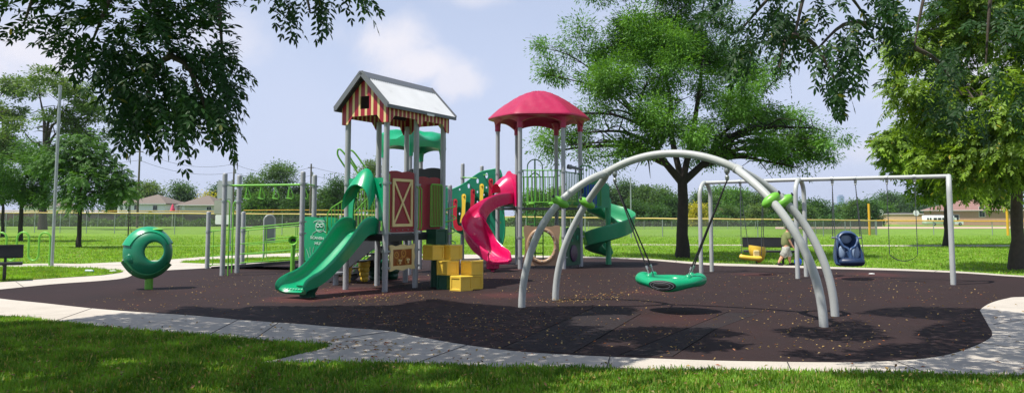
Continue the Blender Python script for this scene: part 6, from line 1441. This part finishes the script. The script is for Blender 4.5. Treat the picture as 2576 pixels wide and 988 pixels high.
tree('locust_tree', 'big honey locust with dark forked trunk between slide and swing set', bt_, P(1716, 448, d), .235, LB, 185000, .13, .045, lf_loc, barkd, 11, clump=.34, per=70, flat=.85, droop=.35, shell=.35, twigs=6, split=4, scaff=[P(1600, 290, d - .8), P(1660, 150, d + .5), P(1770, 130, d), P(1850, 310, d + .6)])
# knob and low fork limbs are part of the trunk mesh; right hand trees
g = G(2556, 677); d = g.y; dm = lambda *a: lob(a[0], a[1], a[2], a[3], d, a[4])
LR = [dm(2440, 330, 105, 60, -.8), dm(2540, 300, 90, 70, -1.6), dm(2400, 410, 75, 38, -.4), dm(2490, 420, 80, 40, -1.2), dm(2600, 390, 80, 60, -1), dm(2330, 300, 75, 50, .4), dm(2480, 210, 110, 60, 0), dm(2600, 180, 100, 80, 0), dm(2380, 180, 90, 60, .8), dm(2320, 80, 80, 60, .8), dm(2450, 60, 120, 70, .4), dm(2600, 30, 120, 90, 0), dm(2290, 215, 50, 35, -.2), dm(2700, 300, 100, 90, 0), dm(2480, -70, 160, 70, 0)]
tree('ash_tree', 'yellow green compound leaved tree with rough trunk at the right edge', g, P(2560, 420, d), .19, LR, 105000, .12, .042, lf_yel, bark, 12, clump=.38, per=150, flat=.65, droop=.25, shell=.45, twigs=5, frond=.36, split=3, scaff=[P(2450, 250, d - .5), P(2560, 100, d), P(2640, 250, d)])
g = G(2384, 618); d = g.y; dm = lambda *a: lob(a[0], a[1], a[2], a[3], d, a[4])
LR2 = [dm(2300, 390, 70, 42, -1), dm(2385, 425, 75, 38, -1.5), dm(2262, 378, 40, 32, 0), dm(2295, 440, 50, 28, -1), dm(2450, 435, 70, 38, -.5), dm(2350, 350, 80, 50, .5), dm(2430, 370, 80, 50, 1), dm(2360, 468, 50, 18, -1), dm(2240, 345, 26, 20, 0), dm(2470, 490, 40, 18, 0), dm(2310, 478, 40, 16, -.5)]
tree('ash_tree', 'shorter bushy tree behind the right end of the swing set', g, P(2384, 520, d), .23, LR2, 90000, .15, .055, lf_yel, barkd, 13, clump=.45, per=120, flat=.6, droop=.2, shell=.35, frond=.40, split=3)
# ------------------------------------------------------------------ left trees
g = G(199, 622); d = g.y; dm = lambda *a: lob(a[0], a[1], a[2], a[3], d, a[4])
tree('young_tree', 'dark green rounded young tree right of the metal pole', g, P(200, 520, d), .12, [dm(225, 440, 75, 40, -.8), dm(180, 420, 60, 45, 0), dm(260, 470, 55, 34, -.6), dm(160, 470, 45, 36, .4), dm(215, 385, 55, 32, .3), dm(280, 430, 40, 30, .5), dm(215, 490, 70, 20, -.5), dm(205, 355, 28, 22, 0), dm(300, 455, 22, 24, 0)], 40000, .125, .05, lf_mid, barkd, 14, clump=.36, per=110, flat=.7, droop=.05, shell=.4, frond=.30, split=3)
g = G(50, 606); d = g.y; dm = lambda *a: lob(a[0], a[1], a[2], a[3], d, a[4])
tree('young_tree', 'soft leaved tree just left of the metal pole', g, P(54, 520, d), .15, [dm(60, 420, 65, 40, -1), dm(110, 450, 45, 40, 0), dm(20, 460, 55, 36, -.6), dm(70, 490, 70, 26, -.8), dm(90, 395, 40, 30, 0), dm(-30, 440, 60, 50, 0), dm(120, 490, 35, 22, 0)], 30000, .2, .06, lf_mid, barkd, 15, clump=.5, per=60, flat=.5, droop=.35, shell=.4, split=3)
g = G(6, 596); d = g.y; dm = lambda *a: lob(a[0], a[1], a[2], a[3], d, a[4])
tree('young_tree', 'small tree half cut off by the left edge', g, P(8, 520, d), .13, [dm(-10, 440, 50, 40, 0), dm(25, 470, 40, 30, 0), dm(-40, 490, 50, 30, 0)], 9000, .26, .1, lf_drk, barkd, 16, clump=.6, per=36, flat=.6, shell=.4)
g = G(322, 606); tree('sapling', 'thin sapling behind the dark young tree', g, g + Z * 2.2, .04, [(g + Vector((.1, 0, 2.9)), (.5, .5, .6)), (g + Vector((.2, 0, .5)), (.25, .2, .2))], 900, .14, .06, lf_mid, barkd, 17, clump=.25, per=20)
def back(x, yt, rx, d, leaf, label, seed, yb=None, n=7000, L=None, tr=.4, lo=.35, name='tree', group='trees beyond the ball field', nl=7, cl=None, flat=.65, top=.5):
    rng = np.random.default_rng(seed + 500); b = P(x, 560, d); b.z = gz(d); zt = P(x, yt, d).z; k = d / FPX; r = rx * k; H = zt - b.z; lobes = []
    for i in range(nl):
        u = i / max(1, nl - 1); a = i * 2.399; zz = b.z + H * (lo + (1 - lo) * (.12 + .76 * u)); rr = r * (1 - .55 * abs(u - .35)) * (.62 if u < .95 else .3)
        lobes.append((Vector((b.x + cos(a) * rr * .72, d + sin(a) * rr * .6, zz)), (r * rng.uniform(.42, .6) * (1.05 - .35 * u), r * .45, H * (1 - lo) * rng.uniform(.16, .24))))
    lobes.append((Vector((b.x, d, b.z + H * (lo + (1 - lo) * .86))), (r * .38 * top * 2, r * .38, H * (1 - lo) * .15)))
    L = L or max(.2, d * .0027); return tree(name, label, b, b + Z * H * max(.12, lo * .8), tr, lobes, n, L, L * .5, leaf, barkd, seed, clump=cl or L * 3.4, per=45, flat=flat, shell=.45, twigs=2, seg=5, group=group)
g_ = 'tall trees behind the left fence'
# tall open crowned trees behind left
for x, fk, lbs, seed, lab, d in ((108, (112, 400), [(150, 225, 75, 34), (225, 290, 60, 34), (95, 215, 50, 28), (120, 300, 60, 24), (190, 340, 60, 24), (250, 345, 40, 26), (170, 265, 70, 30), (60, 330, 40, 22)], 21, 'tall open crowned tree with spreading dark limbs behind the pole', 92), (-15, (0, 420), [(20, 215, 50, 36), (-30, 250, 60, 50), (40, 280, 40, 30), (20, 345, 45, 24), (-20, 380, 60, 30), (60, 390, 40, 18)], 22, 'tall tree with bare inner limbs at the far left', 98)):
    b = P(x, 560, d); b.z = gz(d); tree('tall_tree', lab, b, P(*fk, d), .42, [lob(a, q, rx, ry, d, (i % 3 - 1) * 1.5) for i, (a, q, rx, ry) in enumerate(lbs)], 15000, .36, .17, lf_far2, barkd, seed, clump=.7, per=55, flat=.5, shell=.35, group=g_, twigs=6, split=3)
bk = [  # x, top y, half width, distance, leaf, label
 (360, 462, 62, 172, lf_far2, 'wide olive tree behind the white house roof'), (455, 467, 45, 178, lf_blu, 'rounded blue green tree between the two hip roofed houses'), (300, 470, 40, 176, lf_drk, 'dark tree just left of the white house pole'), (548, 472, 28, 182, lf_drk, 'dark tree peeking over the grey beige roof'),
 (700, 413, 62, 135, lf_far, 'tall rounded tree behind the middle of the ring ladder'), (630, 452, 45, 140, lf_far, 'mid height tree left of the tall rounded one'), (655, 490, 60, 132, lf_mid, 'low bushy tree under the ring ladder beam'), (760, 470, 48, 138, lf_blu, 'dark tree right of the tall rounded tree'), (745, 500, 50, 131, lf_drk, 'low dark tree behind the far ladder posts'),
 (843, 446, 22, 128, lf_drk, 'narrow poplar left of the barn tower'), (818, 478, 26, 130, lf_far, 'small tree beside the narrow poplar'), (872, 470, 26, 140, lf_drk, 'dark tree behind the barn tower front post'), (930, 405, 42, 150, lf_far2, 'pale tree seen through the barn tower posts'), (1000, 470, 60, 165, lf_far, 'green tree hidden behind the red door panel'), (1090, 480, 50, 165, lf_drk, 'dark tree behind the wave climbing wall'),
 (1345, 486, 50, 170, lf_far, 'green tree seen between the hexagonal tower posts'), (1405, 478, 42, 178, lf_far2, 'olive tree right behind the hexagonal tower deck'), (1470, 482, 36, 180, lf_far, 'green tree above the pavilion'), (1520, 478, 44, 186, lf_blu, 'tall blue green tree right of the pavilion'), (1425, 515, 36, 158, lf_far2, 'low olive tree behind the spiral slide entry'),
 (1572, 462, 38, 190, lf_blu, 'tallest tree of the line left of the slim pole'), (1622, 474, 44, 186, lf_far, 'leafy green tree right of the slim pole'), (1668, 484, 42, 182, lf_far, 'rounded green tree left of the big trunk'), (1690, 500, 40, 176, lf_drk, 'dark low tree beside the big trunk'), (1590, 515, 40, 160, lf_drk, 'dark low tree behind the black swing ropes'),
 (1765, 492, 40, 176, lf_far, 'green tree just right of the big trunk'), (1812, 480, 52, 205, lf_loc, 'broad bright green tree behind the red roofed house'), (1862, 484, 46, 200, lf_loc, 'rounded bright green tree right of the red roofed house'), (1905, 494, 40, 196, lf_far, 'green tree behind the yellow swing chains'), (1950, 500, 40, 192, lf_drk, 'dark tree behind the lime joint clamps'), (1990, 510, 36, 188, lf_drk, 'dark low tree behind the middle swing legs'),
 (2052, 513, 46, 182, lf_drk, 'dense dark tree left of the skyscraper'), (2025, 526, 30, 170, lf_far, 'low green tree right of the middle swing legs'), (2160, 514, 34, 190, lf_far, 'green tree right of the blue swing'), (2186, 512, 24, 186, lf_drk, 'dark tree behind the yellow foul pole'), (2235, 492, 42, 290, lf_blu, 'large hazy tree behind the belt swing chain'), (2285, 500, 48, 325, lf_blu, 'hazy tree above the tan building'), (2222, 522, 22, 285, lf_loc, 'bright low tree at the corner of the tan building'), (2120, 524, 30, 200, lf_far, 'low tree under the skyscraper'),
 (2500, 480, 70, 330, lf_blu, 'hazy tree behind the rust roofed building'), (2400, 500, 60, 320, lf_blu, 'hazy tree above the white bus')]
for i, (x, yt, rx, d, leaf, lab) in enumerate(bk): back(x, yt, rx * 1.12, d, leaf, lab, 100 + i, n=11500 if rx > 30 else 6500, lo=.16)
for i, (x, yt, rx, d, leaf, lab) in enumerate([(1757, 520, 13, 150, lf_gold, 'bright golden shrub right of the big trunk'), (1905, 522, 22, 160, lf_far2, 'pale yellowish shrub behind the yellow swing'), (1497, 522, 26, 155, lf_far2, 'olive shrub before the pavilion'), (1865, 530, 22, 165, lf_drk, 'dark shrub right of the red roofed house'), (1790, 528, 14, 172, lf_drk, 'dark shrub at the white outbuilding'), (522, 495, 12, 170, lf_gold, 'golden treetop behind the grey beige roof'), (1833, 527, 14, 160, lf_far, 'small conical tree before the red roofed house'), (1385, 530, 30, 150, lf_far, 'low green shrub behind the tan ring panel'), (1650, 525, 40, 158, lf_drk, 'dark shrub left of the big trunk')]):
    back(x, yt, rx, d, leaf, lab, 200 + i, n=4500, lo=.05, tr=.12, name='shrub', group='shrubs beyond the ball field', nl=5)
# weeds along the board fence
rng = np.random.default_rng(3); n = 26000; x = rng.uniform(-110, 8, n); y = 143 + rng.normal(0, .9, n); h = (1.5 + .6 * np.sin(x * .35) + .4 * np.sin(x * 1.3)).clip(.5) ; z = np.array([gz(v) for v in y]) + rng.uniform(0, 1, n) ** .8 * h
v = leaf_quads(np.stack([x, y, z], 1), rng.normal(0, 1, (n, 3)) + np.array([0, 0, .4]), rng.normal(0, 1, (n, 3)), rng.uniform(.3, .7, n), np.full(n, .22)); tag(raw('weeds', v, quads(n), lf_far), kind='stuff')
n = 15000; x = rng.uniform(0, 66, n); y = 157 + rng.normal(0, 1, n); z = np.array([gz(v) for v in y]) + rng.uniform(0, 1, n) * (1.7 + .8 * np.sin(x * .5)); v = leaf_quads(np.stack([x, y, z], 1), rng.normal(0, 1, (n, 3)), rng.normal(0, 1, (n, 3)), rng.uniform(.4, .8, n), np.full(n, .3)); tag(raw('weeds', v, quads(n), lf_drk), kind='stuff')
# ------------------------------------------------------------------ the shade trees overhead
shade = [ # sighted outlines of the shade on the ground
 [(-200, 812), (60, 812), (150, 806), (300, 788), (423, 786), (475, 770), (590, 778), (640, 770), (855, 770), (1000, 768), (1055, 757), (1100, 752), (1158, 762), (1248, 768), (1320, 775), (1480, 769), (1570, 772), (1600, 778), (1565, 812), (1500, 824), (1460, 840), (1620, 822), (1800, 825), (1880, 842), (1780, 852), (1890, 868), (1800, 884), (1690, 880), (1600, 905), (1560, 925), (1420, 950), (1350, 1000), (1300, 1060), (-200, 1060)],
 [(1952, 830), (2030, 820), (2088, 830), (2140, 800), (2200, 825), (2230, 850), (2150, 862), (2080, 852), (1990, 846)], [(2154, 788), (2240, 774), (2330, 772), (2474, 776), (2600, 790), (2620, 940), (2576, 958), (2300, 955), (2090, 950), (2080, 936), (2250, 930), (2350, 905), (2180, 895), (2200, 870), (2330, 862), (2300, 832), (2400, 806), (2280, 798)],
 [(1966, 890), (2060, 876), (2160, 884), (2240, 892), (2143, 908), (2040, 904)]]
polys = [[G(*p) for p in s] for s in shade]
lit = [[(1440, 795), (1560, 790), (1720, 800), (1730, 812), (1560, 826), (1430, 818)], [(1500, 860), (1600, 858), (1610, 872), (1510, 874)]]
lits = [[G(*p) for p in s] for s in lit]
CAN = [[], []]
rng = np.random.default_rng(5)
def canopy(polyset, n, dens, who):
    for poly in polyset:
        xs2 = [p.x for p in poly]; ys2 = [p.y for p in poly]; A = (max(xs2) - min(xs2)) * (max(ys2) - min(ys2)); m = int(A * dens); x = rng.uniform(min(xs2), max(xs2), m); y = rng.uniform(min(ys2), max(ys2), m)
        k = inpoly(x, y, [(p.x, p.y) for p in poly])
        for l in lits: k &= ~inpoly(x, y, [(p.x, p.y) for p in l])
        hole = np.sin(x * 2.7 + 1.3 * np.sin(y * 2.1)) * np.sin(y * 3.1 + 1.1 * np.sin(x * 1.9)); k &= ~((hole > .72) & (y < 9.6) & (x > 1.5)) & ~((np.sin(x * 3.3 + 1.5 * np.sin(y * 2.9)) * np.sin(y * 4.1 + 1.3 * np.sin(x * 2.3)) > .42) & (y < 8.9) & ~inpoly(x, y, CX_)); x, y = x[k], y[k]
        z = np.maximum(rng.uniform(5.0, 8.2, len(x)), 2.2 + .34 * (y + .6))
        CAN[who].append(np.stack([x - .49 * z, y - .21 * z, z], 1))
canopy(polys[:1], 0, 800, 0); canopy(polys[1:], 0, 520, 1)
# extra crown further back so the trees read whole from elsewhere
e = rng.normal(0, 1, (16000, 3)) * np.array([2.6, 2.0, 1.0]) + np.array([-6.0, -1.0, 7.5]); CAN[0].append(e[(e[:, 2] > 4) & (e[:, 2] > 2.6 + .34 * np.maximum(e[:, 1], 0))]); e = rng.normal(0, 1, (12000, 3)) * np.array([2.4, 2.0, 1.0]) + np.array([7.5, 0.0, 7.0]); CAN[1].append(e[(e[:, 2] > 4) & (e[:, 2] > 2.6 + .34 * np.maximum(e[:, 1], 0))])
def spray(poly, n, dlo, dhi, ctr, rng, LL=.26, gap=.3):
    xs3 = [p[0] for p in poly]; ys3 = [p[1] for p in poly]; x = rng.uniform(min(xs3), max(xs3), n * 3); y = rng.uniform(min(ys3), max(ys3), n * 3); k = inpoly(x, y, poly); x, y = x[k][:n], y[k][:n]
    gapn = np.sin(x * .024 + 1.7 * np.sin(y * .017)) * np.sin(y * .030 + 1.3 * np.sin(x * .021)); kk = gapn < rng.uniform(gap, gap + .35, len(x)); x, y = x[kk], y[kk]
    dd = rng.uniform(dlo, dhi, len(x)); S = np.array([list(P(a, b, c)) for a, b, c in zip(x, y, dd)]); c = np.array(list(P(ctr[0], ctr[1], (dlo + dhi) / 2)))
    D = S - c; D[:, 1] *= .5; D = unit(D) + rng.normal(0, .4, S.shape); D[:, 2] -= .12; return S - unit(D) * LL * .55, D, LL * rng.uniform(.75, 1.2, len(x))
leftp = [(-40, 70), (-40, -60), (560, -60), (548, 60), (575, 120), (625, 175), (595, 250), (588, 345), (560, 325), (515, 300), (470, 350), (430, 335), (380, 355), (335, 345), (305, 320), (298, 262), (255, 225), (195, 205), (150, 180), (110, 150), (105, 118), (150, 100), (90, 75), (40, 78), (0, 95)]
midp = [(650, -60), (920, -60), (925, 8), (860, 12), (800, 55), (765, 50), (720, 45), (690, 10)]
rightp = [(1760, -60), (2310, -60), (2260, 90), (2190, 150), (2130, 200), (2125, 270), (2085, 255), (2060, 215), (1990, 205), (1960, 185), (1940, 140), (1900, 120), (1870, 175), (1835, 155), (1842, 110), (1790, 80), (1720, 20)]
rightp2 = [(2190, -60), (2700, -60), (2700, 320), (2520, 300), (2440, 320), (2370, 290), (2320, 260), (2250, 200), (2160, 210), (2210, 170), (2240, 100)]
strands = [[(430, 330), (455, 400)], [(2110, 230), (2105, 295)], [(580, 300), (588, 370)], [(380, 330), (372, 368)], [(1985, 190), (1990, 228)], [(1870, 150), (1866, 188)], [(560, 300), (575, 345)], [(615, 170), (640, 190)]]
def strandset(ix, d):
    S, D, L = [], [], []
    for i in ix:
        (x0, y0), (x1, y1) = strands[i]; a, b = P(x0, y0, d), P(x1, y1, d); v = b - a; S.append(list(a)); D.append([v.x, v.y, v.z + .02]); L.append(v.length)
    return np.array(S), np.array(D), np.array(L)
def hang(sets, rng): return np.concatenate([compound(s, d_, rng, l) for s, d_, l in sets])
rl_ = np.random.default_rng(31)
nearL = hang([spray(leftp, 640, 5.6, 7.6, (360, 110), rl_, .26, .35), spray([(180, -40), (560, -40), (600, 230), (520, 290), (330, 300), (230, 180)], 420, 5.8, 7.4, (390, 160), rl_, .26, .4), spray(midp, 75, 6, 7.2, (780, -120), rl_, .25), strandset([0, 2, 3, 6, 7], 6.3)], rl_)
nearR = hang([spray(rightp, 560, 6.2, 8.6, (2020, -40), rl_, .26, -.05), spray(rightp2, 640, 8.0, 11.0, (2440, 60), rl_, .30, -.12), strandset([1, 4, 5], 6.8)], rl_)
def shade_tree(label, base, fork, tr, limb_to, can, near, seed, twig_to):
    t = thing('shade_tree', label, 'tree', base, 'shade trees leaning over the camera'); rng = np.random.default_rng(seed); mb, ends = limbs(base, fork, tr, limb_to, rng, 8, 5); f = V3(fork)
    for a, b in twig_to:
        m_ = (V3(a) + V3(b)) / 2 + Z * .12; mb.tube(catmull([a, m_, b], 4), [.030 - .0026 * i for i in range(9)], 6, caps=False)
    mb.build('trunk', bark, t, smooth=60); C = np.concatenate(can); n = len(C); D = rng.normal(0, 1, (n, 3)); D[:, 2] -= .4; N_ = rng.normal(0, .5, (n, 3)) + np.array([0, 0, 1.]); l = .17 * rng.uniform(.6, 1.3, n)
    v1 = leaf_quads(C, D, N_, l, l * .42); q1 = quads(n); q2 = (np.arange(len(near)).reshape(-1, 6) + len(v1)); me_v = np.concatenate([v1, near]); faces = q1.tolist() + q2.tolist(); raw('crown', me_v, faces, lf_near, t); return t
pL0 = [P(330, -60, 6.4), P(120, -40, 6.6), P(540, -50, 6.4)]; pR0 = [P(2050, -60, 7.2), P(2350, -80, 9.0)]
shade_tree('shade tree whose dark drooping leaf sprays hang across the top left', (-6.4, -1.6, 0), (-6.0, -1.2, 3.0), .26, [(-6, 4, 6.3), (-3.5, 5.5, 6.2), (-8.5, 7, 6.8), (-5, 9.5, 6.9), (-1, 7, 6.4), (-9, 1, 7.5), (-3, 1, 7)], CAN[0], nearL, 41,
  [(pL0[0], P(430, 140, 6.4)), (P(430, 140, 6.4), P(520, 280, 6.3)), (P(430, 140, 6.4), P(360, 270, 6.4)), (pL0[1], P(60, 60, 6.6)), (pL0[0], P(230, 110, 6.5)), (pL0[2], P(560, 150, 6.2)), (P(740, -70, 6.6), P(780, 30, 6.6)), (P(880, -70, 6.6), P(900, -5, 6.6)), (Vector((-3.5, 5.5, 6.2)), pL0[0]), (Vector((-3.5, 5.5, 6.2)), pL0[1]), (Vector((-1, 7, 6.4)), pL0[2]), (Vector((-1, 7, 6.4)), P(740, -70, 6.6)), (P(740, -70, 6.6), P(880, -70, 6.6))])
shade_tree('shade tree whose leaf sprays hang across the top right', (8.2, -1.2, 0), (7.8, -.8, 3.0), .26, [(5, 5, 6.2), (7.5, 7.5, 6.6), (10, 3, 7), (2.5, 8, 6.4), (6, 1, 7)], CAN[1], nearR, 42,
  [(pR0[0], P(2000, 90, 7.0)), (P(2000, 90, 7.0), P(1960, 170, 6.9)), (P(2000, 90, 7.0), P(2100, 200, 7.0)), (pR0[0], P(1860, 80, 7.2)), (pR0[1], P(2300, 120, 9)), (P(2190, 60, 7.5), P(2050, 130, 7.2)), (P(2300, 120, 9), P(2420, 240, 9)), (P(2500, -60, 9), P(2480, 160, 9)), (Vector((5, 5, 6.2)), pR0[0]), (Vector((7.5, 7.5, 6.6)), pR0[1]), (pR0[0], P(2190, 60, 7.5)), (Vector((7.5, 7.5, 6.6)), P(2500, -60, 9))])
# ================================================================== summer haze: one even body of air round the whole place
hm, nt, out = newmat('pale_summer_haze'); pv_ = nd(nt, 'ShaderNodeVolumePrincipled'); pv_.inputs['Color'].default_value = (.80, .86, 1, 1); pv_.inputs['Density'].default_value = .00013; pv_.inputs['Anisotropy'].default_value = .3
nt.links.new(pv_.outputs[0], out.inputs['Volume'])
mb = MB(); mb.box((0, 1640, 60), (6500, 3420, 126)); tag(mb.build('haze', hm, smooth=0), kind='stuff')
